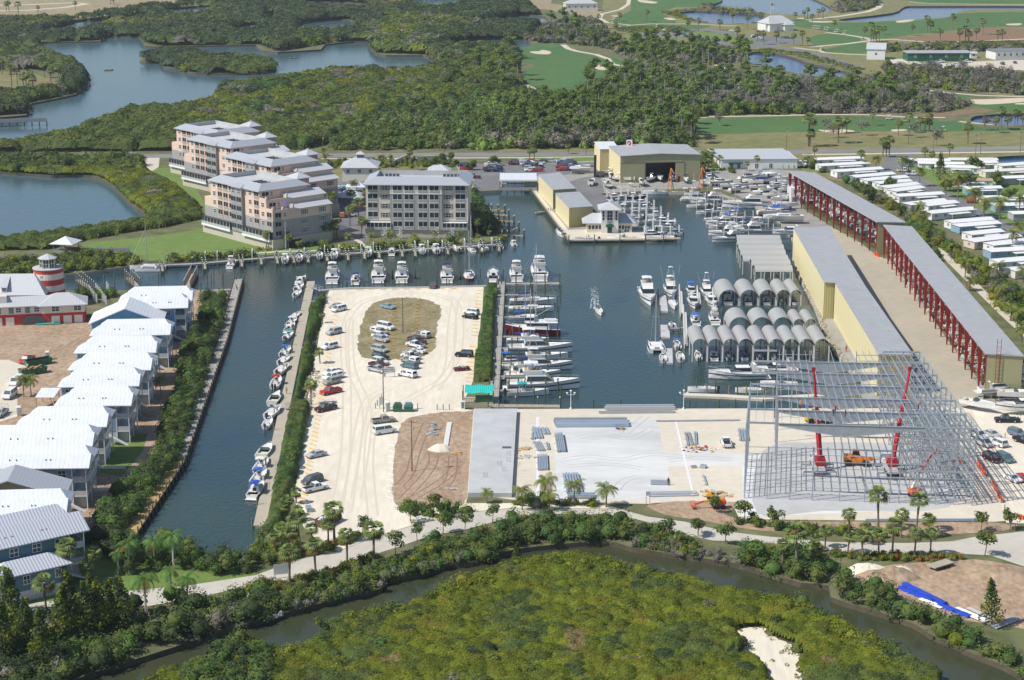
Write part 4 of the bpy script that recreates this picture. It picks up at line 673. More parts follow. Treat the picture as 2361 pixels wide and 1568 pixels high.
C_=[(717,933,1.05,0),(738,838,.85,1),(744,745,.7,1),(690,1200,.9,3),(655,1195,.95,3),(683,1160,.9,3),(667,1190,1.,1),(672,1080,.8,3),(740,700,.6,3)]
for i,(x,y,s,k) in enumerate(sorted(C_,key=lambda q:q[1])): treat('sabal%d'%k,'fan_palm','%s small fan palm from the top in the hedge along the lot'%ordn(i),'palm',x,y,s)
D_=[(52,1377,1.05,0),(109,1430,1.2,2),(138,1362,.95,0),(8,1415,1.25,2),(213,1330,1.,0),(157,1350,1.3,2),(200,1345,.95,1),(2,1370,1.1,0),(1450,1235,.9,3),(1565,1262,.85,3),(1935,1375,.95,3),(1880,1305,1.,1),(1740,1290,1.,3)]
for i,(x,y,s,k) in enumerate(sorted(D_)): treat('sabal%d'%k,'fan_palm','%s sabal palm from the left among the lower bank shrubs and lawns'%ordn(i),'palm',x,y,s)
for i,(x,y,s,k) in enumerate([(297,1322,1.,0),(337,1426,1.22,0),(358,1310,1.05,1),(396,1388,1.05,0),(401,1313,1.15,0),(431,1398,1.,1),(272,1326,.85,1)]): treat('royal%d'%k,'royal_palm',['royal palm left of the tall pair beside the canal end','propped royal palm standing on the green bank below the road','royal palm with drooping fronds behind the orange flowers','royal palm beside the road with fronds hanging over it','tallest royal palm by the closed end of the canal','royal palm with a swollen pale trunk by the road edge','smallest royal palm near the teal house porch'][i],'palm',x,y,s)
for i,(x,y,s,k) in enumerate([(1204,1176,1.05,0),(1254,1163,1.2,0),(1267,1176,1.,1),(1325,1165,1.1,0),(1397,1169,1.15,1),(1122,1160,.8,1)]): treat('coco%d'%k,'coconut_palm',['coconut palm leftmost of the five before the white slab','tallest bushy coconut palm before the stacked blue decking','short coconut palm in front of the tallest one','coconut palm in front of the long steel beams','lone coconut palm on the white concrete slab edge','little coconut palm at the corner of the raised grey slab'][i],'palm',x,y,s)
E_=[(836,1235,1.05),(912,1278,1.12),(962,1248,1.),(1022,1232,1.05),(1072,1222,.95),(946,1200,1.1),(1000,1190,1.15),(1135,1205,.95),(1542,1238,1.1),(1609,1238,.95),(1673,1255,1.1),(1651,1180,.9),(1717,1205,1.15),(1788,1218,1.),(2270,1282,1.25),(2262,1225,1.),(2329,1225,1.1),(1610,1232,.8)]
for i,(x,y,s) in enumerate(sorted(E_)): treat('street%d'%(i%3),'street_tree','%s small round tree from the left along the site road'%ordn(i),'tree',x,y,s)
for i,(x,y,s) in enumerate([(140,1500,1.),(165,1470,1.15),(195,1490,1.1),(235,1480,1.05),(255,1455,.95),(290,1470,1.),(30,1470,1.05),(60,1520,1.),(10,1530,1.15),(100,1545,.95),(215,1430,.85)]): treat('casu%d'%(i%3),'casuarina_tree','%s feathery dark casuarina in the clump at lower left'%ordn(i),'tree',x,y,s)
for i,(x,y,s) in enumerate([(2287,1445,.85),(1190,1310,.5)]): treat('casu%d'%i,'casuarina_tree',['feathery light green casuarina beside the pipe pile at right','spindly young casuarina at the tip of the scrub island'][i],'tree',x,y,s)
treat('street1','bush','bright lime green sapling on the bare mound by the creek','bush',738,1465,.8)
# condo grounds
A=[(614,575,.9),(665,573,.9),(748,556,1.),(757,548,1.1),(770,555,1.1),(777,552,1.05),(765,500,1.05),(806,520,1.1),(828,520,1.2),(833,548,1.1),(845,470,1.),(770,470,.95),(739,450,1.),(808,470,1.),(1100,545,1.),(1088,530,1.1),(1310,355,.8)]
for i,(x,y,s) in enumerate(sorted(A)): treat('sabal%d'%((i%3)),'fan_palm','%s tall fan palm from the left around the apartment blocks'%ordn(i),'palm',x,y,s*1.25)
A=[(690,578,.6),(750,574,.6),(802,570,.7),(858,567,.75),(902,565,.8),(955,562,.65),(1003,560,.65),(1060,556,.75),(1102,555,.6),(815,445,.9),(822,440,.9),(757,388,1.),(748,382,.9),(900,386,.9),(880,384,.9),(963,392,.8),(745,360,1.),(1128,552,.5)]
for i,(x,y,s) in enumerate(sorted(A)): treat('coco%d'%(i%3),'garden_palm','%s small feathery palm from the left in the apartment gardens'%ordn(i),'palm',x,y,s)
A=[(945,373,1.),(1220,378,.9),(1232,372,.9),(1237,388,.6),(943,368,1.),(1625,400,1.),(1632,392,1.1),(1618,392,1.),(1640,380,.9),(1660,388,.9),(1982,372,.8),(2035,362,1.3),(2043,362,1.2),(2050,363,1.2),(1982,390,1.),(2132,374,1.),(2147,376,1.),(2188,371,1.),(1877,366,.8),(1722,394,.8),(1745,392,.8),(2010,300,.0)]
for i,(x,y,s) in enumerate(sorted(a for a in A if a[2]>0)): treat('sabal%d'%(i%3),'fan_palm','%s fan palm from the left along the highway verge and boat yard'%ordn(i),'palm',x,y,s*1.15)
A=[(2094,398,1.3),(2080,400,1.2),(2020,392,1.1),(2178,440,1.2),(2207,460,1.4),(2180,455,1.3),(2245,500,1.5),(2268,505,1.2),(2305,520,1.5),(2350,500,1.2),(2120,430,1.),(2348,545,1.1),(2130,520,1.1),(2122,505,1.),(2060,500,.9),(2040,470,.8),(2200,590,1.),(2225,640,1.),(2235,670,.9),(2335,580,1.),(2360,650,1.),(2300,640,1.1),(2330,740,1.),(2345,760,1.),(2310,700,.9),(2355,800,1.)]
for i,(x,y,s) in enumerate(sorted(A)): treat('coco%d'%(i%3),'park_palm','%s feathery palm from the left among the mobile homes'%ordn(i),'palm',x,y,s*1.15)
treat('casu0','fir_tree','tall dark conical evergreen standing between the mobile homes','tree',2167,415,1.)
for i,(x,y,s) in enumerate([(2160,398,.7),(2190,440,.8),(2230,435,.7),(1980,440,.7),(2245,398,.9),(2000,465,.9),(2300,430,.8),(2330,470,.8),(2050,440,.7)]): treat('broad%d'%(i%3),'garden_tree','%s leafy garden tree in the mobile home park, counted from the highway'%ordn(i),'tree',x,y,s)
for i,(x,y,s) in enumerate([(1085,392,.6),(1140,382,.6),(1030,380,.7),(742,520,.7),(1005,385,.6)]): treat('broad%d'%(i%3),'garden_tree','%s rounded green tree from the left by the marina parking'%['third','fifth','second','first','fourth'][i],'tree',x,y,s)
A=[(2110,515,1.),(2040,540,.6)]
# golf palms
A=[(x,y,s) for x,y,s in [(1932,330,1.5),(1863,338,1.6),(1867,338,1.3),(2070,313,1.),(2096,307,1.),(2122,303,1.),(2132,303,1.),(2140,304,1.),(2143,303,.9),(2295,307,1.),(2307,298,1.1),(2322,300,1.1),(2338,291,1.1),(2346,291,.9),(2357,292,1.),(2231,332,1.3),(1933,308,.9),(1941,306,.9),(1952,307,.9),(2012,290,.8),(1833,47,1.),(1855,45,1.),(1862,45,1.),(1887,40,1.),(1898,43,1.1),(1872,62,1.),(1923,68,1.),(1990,90,1.1),(2008,96,1.4),(2013,98,1.3),(2020,98,1.4),(2027,101,1.4),(2039,80,1.),(2102,82,1.2),(2138,75,1.4),(2145,75,1.4),(2168,97,1.2),(2195,66,1.2),(2230,60,.9),(2212,100,1.3),(2225,100,1.3),(2232,100,1.4),(2250,95,1.2),(2266,80,1.2),(2300,95,1.2),(2310,98,1.2),(1490,50,1.),(1428,50,1.),(1585,72,1.1),(1610,74,1.1),(1660,70,1.2),(1690,55,1.2),(1722,68,1.2),(1745,95,1.2),(1760,103,1.3),(1700,100,1.2),(1790,100,1.3),(1830,105,1.2),(1850,106,1.2),(1862,107,1.),(1420,78,1.),(1380,60,1.),(15,26,1.3),(21,26,1.1),(43,40,1.4),(88,30,1.),(174,24,1.),(27,200,1.3),(55,203,1.3),(62,206,1.3),(66,206,1.2),(77,207,1.3),(5,172,1.3),(22,173,1.2),(117,188,1.3),(102,180,1.2),(137,190,1.2),(263,12,1.2),(255,10,1.1),(40,195,1.1)]]
for i,(x,y,s) in enumerate(A): treat('sabal%d'%((0,2,1)[i%3]),'course_palm','small distant fan palm scattered over the golf course and far shore','palm',x,y,s*1.35,group='fan palms of the golf course and far shore')
# pines and broadleaf trees of the golf woods
rn=np.random.default_rng(77)
def grove(polys,sp,kinds,nm,label,cat,group,sc,seed,dens=1.,mx=200):
 rn=np.random.default_rng(seed); P=scatter([W(p) for p in polys],sp,rn,WALL+[z[2] for z in Z if z[0] in('fairway','cart_path','bunker','highway')],dens=dens)
 for x,y in P[:mx]:
  place(kinds[int(rn.integers(len(kinds)))],nm,label,cat,(x,y,0),rn.uniform(0,6.28),group,sc=rn.uniform(*sc))
 return len(P)
g=[grove([[(1180,290),(1320,250),(1450,262),(1600,278),(1700,282),(1760,285),(1700,300),(1620,315),(1600,335),(1300,340),(1180,335),(1050,335),(1040,320)]],11,['pine0','pine1','pine2','pine3'],'pine_tree','tall pine with bare trunk and flat green crown in the wood above the marina','tree','pines of the wood above the marina',(.75,1.05),1,mx=120),
 grove([[(1340,215),(1400,185),(1500,170),(1700,190),(1790,196),(1960,215),(2060,235),(2120,250),(1950,260),(1700,264),(1560,268),(1400,262),(1345,240)]],15,['pine0','pine1','pine2','pine3'],'pine_tree','tall pine standing in the grey undergrowth across the golf course','tree','pines across the middle of the golf course',(.8,1.15),2,dens=.8,mx=110),
 grove([[(1400,150),(1440,118),(1560,115),(1720,125),(1725,165),(1680,172),(1560,165),(1440,168)]],15,['pine0','pine1','pine2'],'pine_tree','slender pine in the grove beside the golf fairway','tree','pines beside the upper fairway',(.8,1.1),3,mx=60),
 grove([[(1250,65),(1330,55),(1400,95),(1440,100),(1440,130),(1380,120),(1320,100)],[(2000,175),(2060,165),(2120,190),(2090,210),(2030,200)],[(1040,120),(1180,120),(1200,200),(1120,230),(1000,200)]],18,['pine0','broad0','broad1','bare1'],'mixed_tree','rounded green tree at the edge of the golf course','tree','mixed trees round the golf course',(.8,1.2),4,mx=60),
 grove([[(1740,195),(2000,225),(2240,240),(2180,262),(1960,262),(1740,262)],[(1400,165),(1500,150),(1640,160),(1480,180)],[(2080,165),(2240,165),(2361,185),(2361,218),(2200,205)]],15,['bare0','bare1','bare2'],'bare_tree','leafless grey tree in the brush of the golf course','tree','leafless trees of the golf course brush',(.9,1.4),5,dens=.7,mx=90)]
print('groves',g)
for i,(x,y) in enumerate([(2158,336),(1900,305),(1920,318),(2110,318),(1985,312),(2270,300),(1660,290)]): treat('bare%d'%(i%3),'bare_tree','lone leafless tree on the golf course verge','tree',x,y,1.1,group='lone leafless trees of the highway side fairway')
treat('bare0','bare_tree','dead grey sapling at the bare tip of the canal end','tree',533,1302,.55)
# ================================================================ buildings
def wincache(w,h,fr='white',gl='wglass',nx=2,nz=2,sh=None,_c={}):
 k=(w,h,fr,gl,nx,nz,sh)
 if k not in _c:
  m=MB().box(-w/2,w/2,-.05,.1,0,h,1); t=.09
  for i in range(nx+1): x=-w/2+i*w/nx; m.box(x-t/2,x+t/2,-.09,.02,-t,h+t,0)
  for i in range(nz+1): z=i*h/nz; m.box(-w/2-t,w/2+t,-.085,.02,z-t/2,z+t/2,0)
  if sh:
   for s in (-1,1): m.box(s*(w/2+.32)-.24,s*(w/2+.32)+.24,-.07,.02,-.05,h+.05,2)
  _c[k]=m.mesh('window',[fr,gl]+([sh] if sh else []))
 return _c[k]
def balcache(w,h,fr='white',rail='rail_grey',_c={}):
 k=(w,h,fr,rail)
 if k not in _c:
  m=MB().box(-w/2,w/2,-.03,.1,0,h,1)
  for x in (-w/2,0,w/2): m.box(x-.05,x+.05,-.09,.0,0,h,0)
  m.box(-w/2,w/2,-.1,.02,-.18,.0,0).box(-w/2,w/2,-.08,0,h-.1,h,0).box(-w/2+.05,w/2-.05,-.13,-.04,.05,.85,2).box(-w/2,w/2,-.15,-.03,.82,.9,0)
  _c[k]=m.mesh('balcony',[fr,'screen_dark',rail])
 return _c[k]
def put(me,par,x0,y0,ang,u,z,name=None): return link(name or me.name.split('.')[0],me,par,loc=(x0+u*math.cos(ang),y0+u*math.sin(ang),z),rz=ang)
def ac_units(par,spots,z):
 me=MB().box(-.5,.5,-.5,.5,0,.95).cyl(0,0,.95,1.02,.36,n=8).mesh('air_conditioner','dgrey')
 for x,y in spots: link('air_conditioner',me,par,loc=(x,y,z))
def mono(roofpts_px,z,basez=0.): return [G(x,y,z) for x,y in roofpts_px]
# ---- grey and pink apartment block facing the channel
def front_condo():
 A=G(845,546);B=G(1079.5,548); L=math.dist(A,B); rz=math.atan2(B[1]-A[1],B[0]-A[0]); k=L/1142.
 t=thing('apartment_block','pale pink and grey five storey apartment block with spiral stairs facing the channel','apartment block',(*A,0),rz)
 z0=2.8;f=3.15;zt=z0+5*f; D=19
 MB().box(-.3,L+.3,-.5,D,0,z0).build('podium','podium',t)
 u=lambda x:(x-70)*k
 w=MB().box(0,u(345),0,D,z0,z0+f,0).box(u(345),u(925),-1,D,z0,z0+4*f,0).box(u(925),L,0,D,z0,z0+f,0)
 w.box(0.01,u(345),.01,D,z0+f,zt,1).box(u(345),u(925),-.98,D,z0+4*f,zt,1).box(u(925),L-.01,.01,D,z0+f,zt,1); w.build('wall',['condogrey','pinkpale'],t)
 MB().box(u(340),u(930),-1.15,-.9,z0+4*f-.12,z0+4*f+.08).build('cornice','offwhite',t)
 b1=balcache(3.5,2.75);b2=balcache(3.2,2.75); wn=wincache(2.0,1.6,sh='slate')
 for i in range(5):
  z=z0+i*f+.25
  if i>0:
   for c in (149,1127): put(b1,t,0,0,0,u(c),z)
   for c in (286,992): put(wn,t,0,0,0,u(c),z+.8)
  for c in (428,557,711,838): put(b2,t,0,-1,0,u(c),z)
 for c0,c1 in ((78,350),(930,1205)):   # ground level screen rooms
  m=MB().box(u(c0),u(c1),-1.4,0,z0,z0+2.5,1).box(u(c0),u(c1),-1.45,0,z0+2.5,z0+2.62,0).box(u(c0),u(c1),-1.46,-1.4,z0,z0+1,2)
  for i in range(7): x=u(c0)+(u(c1)-u(c0))*i/6; m.box(x-.05,x+.05,-1.5,-1.4,z0,z0+2.5,0)
  m.build('screen_room',['white','screen_dark','rail_grey'],t)
 for c in (262,435,843,1015):
  m=MB().tube((0,0,0),(0,0,4),.08,6)
  for i in range(14): a=i*.55; m.add([(0,0,i*.21),(math.cos(a)*1.,math.sin(a)*1.,i*.21),(math.cos(a+.5)*1.,math.sin(a+.5)*1.,i*.21+.02)],[(0,1,2)]); m.tube((math.cos(a),math.sin(a),i*.21),(math.cos(a),math.sin(a),i*.21+1),.03,3); m.tube((math.cos(a),math.sin(a),i*.21+1),(math.cos(a+.55),math.sin(a+.55),i*.21+1.21),.035,3)
  link('spiral_stair',m.mesh('spiral_stair','white'),t,loc=(u(c)+.5,-2.7,0))
 # ring roof round a sunken flat deck
 o=.8; x0,x1,y0,y1=-o,L+o,-o-.7,D+o; i=4.2; zr=zt+2.2
 R_=MB().add([(x0,y0,zt),(x1,y0,zt),(x1,y1,zt),(x0,y1,zt),(x0+i,y0+i,zr),(x1-i,y0+i,zr),(x1-i,y1-i,zr),(x0+i,y1-i,zr)],[(0,1,5,4),(1,2,6,5),(2,3,7,6),(3,0,4,7)])
 R_.add([(x0,y0,zt-.25),(x1,y0,zt-.25),(x1,y1,zt-.25),(x0,y1,zt-.25),(x0,y0,zt),(x1,y0,zt),(x1,y1,zt),(x0,y1,zt)],[(0,1,5,4),(1,2,6,5),(2,3,7,6),(3,0,4,7),(3,2,1,0)])
 R_.build('roof','roofgrey',t)
 MB().add([(x0+i,y0+i,zr),(x1-i,y0+i,zr),(x1-i,y1-i,zr),(x0+i,y1-i,zr),(x0+i,y0+i,zt+.4),(x1-i,y0+i,zt+.4),(x1-i,y1-i,zt+.4),(x0+i,y1-i,zt+.4)],[(0,4,5,1),(1,5,6,2),(2,6,7,3),(3,7,4,0),(4,7,6,5)]).build('roof_deck','slab_grey',t)
 ac_units(t,[(6+k_*1.3,D-6) for k_ in range(4)]+[(L-9+k_*1.3,D-6) for k_ in range(5)],zt+.4)
 MB().box(u(765),u(955),D-1,D+5,z0,zt+1.5).build('stair_tower','pinkpale',t); MB().hip(u(765),u(955),D-1,D+5,zt+1.5,zt+3.6,ov=.6).build('tower_roof','roofsilver',t)
 MB().box(L,L+.3,2,3,z0,zt-1).build('downpipe','offwhite',t)
front_condo()
# ---- stepped pink apartment blocks on the left
def step_condo(off,label,full=True):
 P1=G(631,576);P0=G(475.5,534);P2=G(764,554)
 Ly=math.dist(P1,P0); Lx=math.dist(P1,P2); rz=math.atan2(P2[1]-P1[1],P2[0]-P1[0])
 t=thing('apartment_block',label,'apartment block',(P1[0]+off[0],P1[1]+off[1],0),rz,None)
 z0=3.4;f=3.1;a=3.6;b=7.6; T3=z0+3*f;T4=z0+4*f;T5=z0+5*f; ye=Ly-4
 MB().box(-.8,Lx,-.8,Ly+.6,0,z0).box(5,11,-.85,-.7,0,2.6,1).build('podium',['podium','black'],t)
 w=MB()
 w.box(0,Lx,0,Ly,z0,z0+2*f,0)                                     # grey lower storeys
 w.box(.02,Lx-.02,.02,ye,z0+2*f,T3,1).box(.02,Lx,a,ye,T3,T4,1).box(.02,Lx-4,b,ye,T4,T5,1).box(.02,14,ye,Ly,z0+2*f,T3+.0,1)
 w.box(-1.1,0,b+9,b+15.5,z0,T5-.9,0).box(-1.08,0,b+9,b+15.5,T5-.9,T5,1)
 w.box(0,.35,0,a,T3,T3+.9,1).box(.35,8.5,0,.3,T3,T3+.5,1).box(0,.35,a,b,T4,T4+.9,1).box(.35,8.5,a,a+.3,T4,T4+.5,1)
 w.box(0,.7,-.1,.6,T3,T3+1.5,1).box(4,4.6,-.1,.5,T3,T3+1.3,1).box(8.2,8.8,-.1,.5,T3,T3+1.9,1).box(0,.7,a-.1,a+.6,T4,T4+1.5,1).box(8.2,8.8,a-.1,a+.5,T4,T4+1.8,1)
 w.build('wall',['condogrey','pink'],t)
 # shed roofs over the low parts
 m=MB()
 for y0,y1,z,xx in ((-.1,a+.2,T3,Lx),(a-.1,b+.2,T4,Lx)):
  m.add([(8.8,y0-.4,z+.15),(xx+.7,y0-.4,z+.15),(xx+.7,y1,z+1.7),(8.8,y1,z+1.7),(8.8,y1,z),(xx+.7,y1,z),(8.8,y0-.4,z),(xx+.7,y0-.4,z)],[(0,1,2,3),(3,2,5,4),(0,3,4,6),(1,7,5,2),(0,6,7,1)])
 m.build('terrace_roof','roofsilver',t)
 o=.8;i=3.6;zr=T5+1.9;x0,x1,y0,y1=-o,Lx-4+o,b-o,ye+o
 m=MB().add([(x0,y0,T5),(x1,y0,T5),(x1,y1,T5),(x0,y1,T5),(x0+i,y0+i,zr),(x1-i,y0+i,zr),(x1-i,y1-i,zr),(x0+i,y1-i,zr),(x0,y0,T5-.25),(x1,y0,T5-.25),(x1,y1,T5-.25),(x0,y1,T5-.25)],[(0,1,5,4),(1,2,6,5),(2,3,7,6),(3,0,4,7),(8,9,1,0),(9,10,2,1),(10,11,3,2),(11,8,0,3),(11,10,9,8)])
 m.add([(-2.,b+8.4,T5+.02),(0,b+8.4,T5+.02),(-2.,b+16,T5+.02),(0,b+16,T5+.02),(.9,b+10,T5+1.),(.9,b+14.4,T5+1.)],[(0,1,4),(0,4,5,2),(2,5,3)])
 m.build('roof','roofgrey',t)
 MB().add([(x0+i,y0+i,zr),(x1-i,y0+i,zr),(x1-i,y1-i,zr),(x0+i,y1-i,zr),(x0+i,y0+i,T5+.3),(x1-i,y0+i,T5+.3),(x1-i,y1-i,T5+.3),(x0+i,y1-i,T5+.3)],[(0,4,5,1),(1,5,6,2),(2,6,7,3),(3,7,4,0),(4,7,6,5)]).build('roof_deck','slab_grey',t)
 ac_units(t,[(6+q%3*1.4,b+7+q//3*2.3) for q in range(9)],T5+.3)
 # windows and screened balconies; the left facade runs along +y
 bb=balcache(2.8,2.6,'pink');bg_=balcache(2.9,2.6,'rail_grey'); wn=wincache(1.5,1.5)
 for j in range(5):
  z=z0+j*f+.3; u0=0 if j<3 else (a if j<4 else b)
  for q,yc in enumerate((1.9,5.6,9.3,13,24.5,28,31.5,35)):
   if yc<u0+1 or (j==4 and yc>ye-1): continue
   fl=j>0
   put(bb if q%2==0 or q in(5,) else wn,t,0,0,-PI/2,-yc,z+(0 if q%2==0 or q==5 else .8)) if fl else None
  if j<5:
   for yc in (b+10.6,b+13.9): put(bg_ if j<4 else wn,t,-1.1,0,-PI/2,-yc,z+(0 if j<4 else .6))
  if j<3: put(balcache(2.4,2.4,'rail_grey'),t,0,0,0,2.2,z); put(wincache(.9,1.5),t,0,0,0,5,z+.7)
  if j<3:
   for xc in (13.,20.5): put(wincache(1.6,1.5,sh='slate'),t,0,0,0,xc,z+.7)
  if j==3: put(balcache(2.8,2.3,'white'),t,0,a,0,2.5,z); put(wincache(.9,1.5),t,0,a,0,5,z+.6)
  if j==4: put(balcache(2.8,2.3,'white'),t,0,b,0,2.5,z); put(wincache(.9,1.5),t,0,b,0,5,z+.6)
 for y0,y1 in ((0,b+8.6),(b+16,Ly)):   # screened loggia on the podium
  m=MB().box(-1.6,-1.5,y0,y1,z0,z0+1,2).box(-1.6,-1.5,y0,y1,z0+1.0,z0+2.4,1).box(-1.7,0,y0-.1,y1+.1,z0+2.4,z0+2.52,3).box(-1.7,-1.4,y0,y1,z0-.15,z0+.05,0).box(-1.75,0,y0,y1,z0-.6,z0-.1,0)
  for q in range(int((y1-y0)/2)+1): m.box(-1.66,-1.56,y0+q*2,y0+q*2+.1,z0,z0+2.4,0)
  m.build('screen_room',['white','screen_dark','rail_grey','dark'],t)
 MB().box(Lx-4,Lx+1,b+6,b+12,z0,T5+1.2).build('stair_tower','mauve',t); MB().hip(Lx-4,Lx+1,b+6,b+12,T5+1.2,T5+3.2,ov=.6).build('tower_roof','roofsilver',t)
 MB().box(Lx-4.,Lx+5,b+13,b+22,z0,T3+.5).build('rear_wing','pinkpale',t); MB().hip(Lx-4.,Lx+5,b+13,b+22,T3+.5,T3+2.5,ov=.6).build('wing_roof','roofsilver',t)
 if full: MB().tube((6.2,1.2,T3),(6.2,1.2,T3+2.1),.04,4,mi=0).cyl(6.2,1.2,T3+2.,T3+2.45,1.2,.05,n=8,mi=1).build('parasol',['white','blue'],t)
q=G(507,416,18.9)
for (px,py),lb in zip([(507,416),(541,362),(455,322),(425,296)],['front stepped pink apartment block with a blue parasol on its roof terrace','second stepped pink apartment block behind the one with the blue parasol','third stepped pink apartment block, nearly hidden, in the middle of the row','farthest stepped pink apartment block standing against the mangroves']):
 p=G(px,py,18.9); step_condo((p[0]-q[0],p[1]-q[1]),lb,lb.startswith('front'))
# ---- generic pieces
def lbox(A,B,depth,h): # base line px A->B, returns origin, rz, length
 a=G(*A);b=G(*B); return a,math.atan2(b[1]-a[1],b[0]-a[0]),math.dist(a,b)
def pavilion(label,A,B,depth,z1,zr,wallm,roofm,name='pavilion',open_=False,zc=None,cat='pavilion',z=0.):
 a,rz,L=lbox(A,B,depth,z1); t=thing(name,label,cat,(*a,z),rz)
 if open_:
  for x in (0,.5,1):
   for y in (0,1): MB().box(x*L-.12,x*L+.12,y*depth-.12,y*depth+.12,0,z1).build('post',wallm,t)
 else:
  MB().box(0,L,0,depth,0,z1).build('wall',wallm,t)
  n=max(2,int(L/4))
  for i in range(n): put(wincache(1.3,1.4),t,0,0,0,L*(i+.5)/n,z1-2.2)
 MB().hip(0,L,0,depth,z1,zr,hx=min(depth/2,L/2),ov=.8).build('roof',roofm,t)
 if zc:
  s=1.4; MB().box(L/2-s,L/2+s,depth/2-s,depth/2+s,zr-1,zr+.9).build('cupola','slate',t); MB().hip(L/2-s,L/2+s,depth/2-s,depth/2+s,zr+.9,zr+2.,ov=.4).build('cupola_roof',roofm,t)
 return t
pavilion('square clubhouse pavilion with silver hip roof and cupola between the apartment blocks',(790,418),(868,418),14,5.6,9.2,'offwhite','roofsilver','clubhouse',zc=1,cat='clubhouse')
pavilion('small hip roofed poolside shelter behind the grey apartment block',(802,446),(838,446),5,2.6,4.2,'white','roofwhite','pool_shelter',True,cat='shelter')
pavilion('low garage with silver hip roof between the two apartment blocks',(770,470),(830,474),8,2.8,4.6,'condogrey','roofsilver','garage',cat='garage')
pavilion('low grey garage beside the front pink apartment block',(764,552),(803,543),8,2.9,4.6,'condogrey','roofsilver','garage',cat='garage')
pavilion('peach gatehouse with silver roof beside the highway entrance',(990,408),(1024,408),5,2.8,4.6,'pinkpale','roofsilver','gatehouse',cat='gatehouse')
t=thing('swimming_pool','turquoise swimming pool beside the poolside shelter','pool',(*G(795,432),0)); MB().prism([(5*math.cos(i*.524),4*math.sin(i*.524)) for i in range(12)],0,.12).build('deck','offwhite',t); MB().prism([(3.8*math.cos(i*.524),3*math.sin(i*.524)) for i in range(12)],.12,.15).build('pool_water','teal',t)
# entrance wall pieces
for A,B,lb in (((905,383),(947,364),'peach entrance wall sloping up beside the highway'),((962,372),(1012,370),'peach entrance wall with a grey gate along the highway')):
 a,rz,L=lbox(A,B,0,0); t=thing('garden_wall',lb,'wall',(*a,0),rz); MB().box(0,L,0,.3,0,2).build('wall','pinkpale',t); MB().box(-.05,L+.05,-.06,.36,2,2.15).build('coping','offwhite',t)
# ---- gazebo on the mangrove bank
a=G(124,593); t=thing('gazebo','white roofed timber gazebo raised on posts beside the lagoon','gazebo',(*a,0),R(-12)); L=6.2
MB().box(0,L,0,L,1.2,1.4).build('deck','dockwood',t)
for x in (0.1,L/2,L-.1):
 for y in (0.1,L-.1): MB().box(x-.1,x+.1,y-.1,y+.1,0,4.6).build('post','wood_new',t)
for y in (0,L): MB().box(0,L,y-.04,y+.04,1.45,2.4).build('railing','rail_grey',t)
MB().hip(0,L,0,L,4.6,6.6,ov=.9).build('roof','roofwhite',t)
a,rz,L=lbox((183,588),(300,586),0,0); t=thing('boardwalk','raised timber boardwalk with railing leading to the gazebo','boardwalk',(*a,0),rz); MB().box(0,L,0,1.6,.9,1.05).build('deck','dockwood',t)
for y in (.05,1.55): MB().box(0,L,y-.03,y+.03,1.1,1.95).build('railing','rail_grey',t)
for i in range(9): MB().box(L*i/8-.1,L*i/8+.1,.7,.9,-.2,.9).build('post','piling',t)
# ---- lighthouse
a=G(116,703); t=thing('lighthouse','round red and white striped lighthouse tower with a glazed lantern room','lighthouse',(*a,0)); zs=[0,1.1,2.7,4.3,6.0,7.6,9.4,11.0,12.5]; r=lambda z:4.75-.045*z
m=MB(); 
zs=[0,1.5,3.2,4.9,6.6,8.3,10.0,11.2]; 
for i in range(7): m.cyl(0,0,zs[i],zs[i+1]-(0),r(zs[i]),r(zs[i+1]),32,mi=i%2)
m.build('tower',['lh_red','lh_white'],t)
MB().cyl(0,0,11.2,11.4,4.5,n=32).build('gallery_deck','slab_grey',t)
for ang,z,w,h in ((-2.45,9.0,.9,1.2),(-1.85,9.1,.7,.6),(-1.75,5.6,.6,1.4),(-1.2,1.8,.5,.5)):
 rr=r(z); link('window',wincache(w,h,nx=2,nz=2),t,loc=(rr*math.cos(ang),rr*math.sin(ang),z),rz=ang+PI/2)
m=MB();o8=[(2.3*math.cos(i*PI/4+.39),2.3*math.sin(i*PI/4+.39)) for i in range(8)]
m.prism(o8,11.4,14.1,1)
for x,y in o8: m.box(x-.14,x+.14,y-.14,y+.14,11.4,14.2,0)
for z in (11.5,12.7,13.95): m.prism([(x*1.01,y*1.01) for x,y in o8],z,z+.1,2)
for i in range(8):
 x=(o8[i][0]+o8[(i+1)%8][0])/2*1.01;y=(o8[i][1]+o8[(i+1)%8][1])/2*1.01; m.box(x-.04,x+.04,y-.04,y+.04,11.4,14.1,2)
m.build('lantern_room',['podium','wglass','white'],t); m=MB().cyl(0,0,14.1,14.25,2.85,n=8,ph=.39).cyl(0,0,14.25,15.5,2.85,.05,n=8,ph=.39); m.build('lantern_roof','roofsilver',t)
# ---- red and cream building
A=(-70,755);B=(199,742); a,rz,L=lbox(A,B,0,0); t=thing('red_building','long red and cream building with silver metal roof at the foot of the lighthouse','building',(*a,0),rz)
m=MB().box(0,L,0,8,0,3.1,0).box(.02,L-.02,.02,8,3.1,5.5,1); m.build('wall',['lh_red','lh_white'],t)
MB().hip(L-12.5,L,-1.,8,5.5,8.1,ov=.7).build('roof','roofsilver',t); MB().hip(-1,L-9,0,8,5.5,7.4,ov=.6,gl=True,gr=True).build('roof','roofsilver',t)
MB().box(L-12.2,L-.2,-.5,.0,3.1,5.4).box(L-12.2,L-.2,-.5,0,0,3.1,1).build('end_bay',['lh_white','lh_red'],t)
me=MB().box(-1.15,1.15,-.56,-.4,0,2.3).mesh('garage_door','offwhite')
for u in (L-2.1,L-5.1,L-8.4): link('garage_door',me,t,loc=(u,0,0))
for u in (L-21,L-24.3,L-27.4,L-31,L-34): link('garage_door',me,t,loc=(u,.5,0))
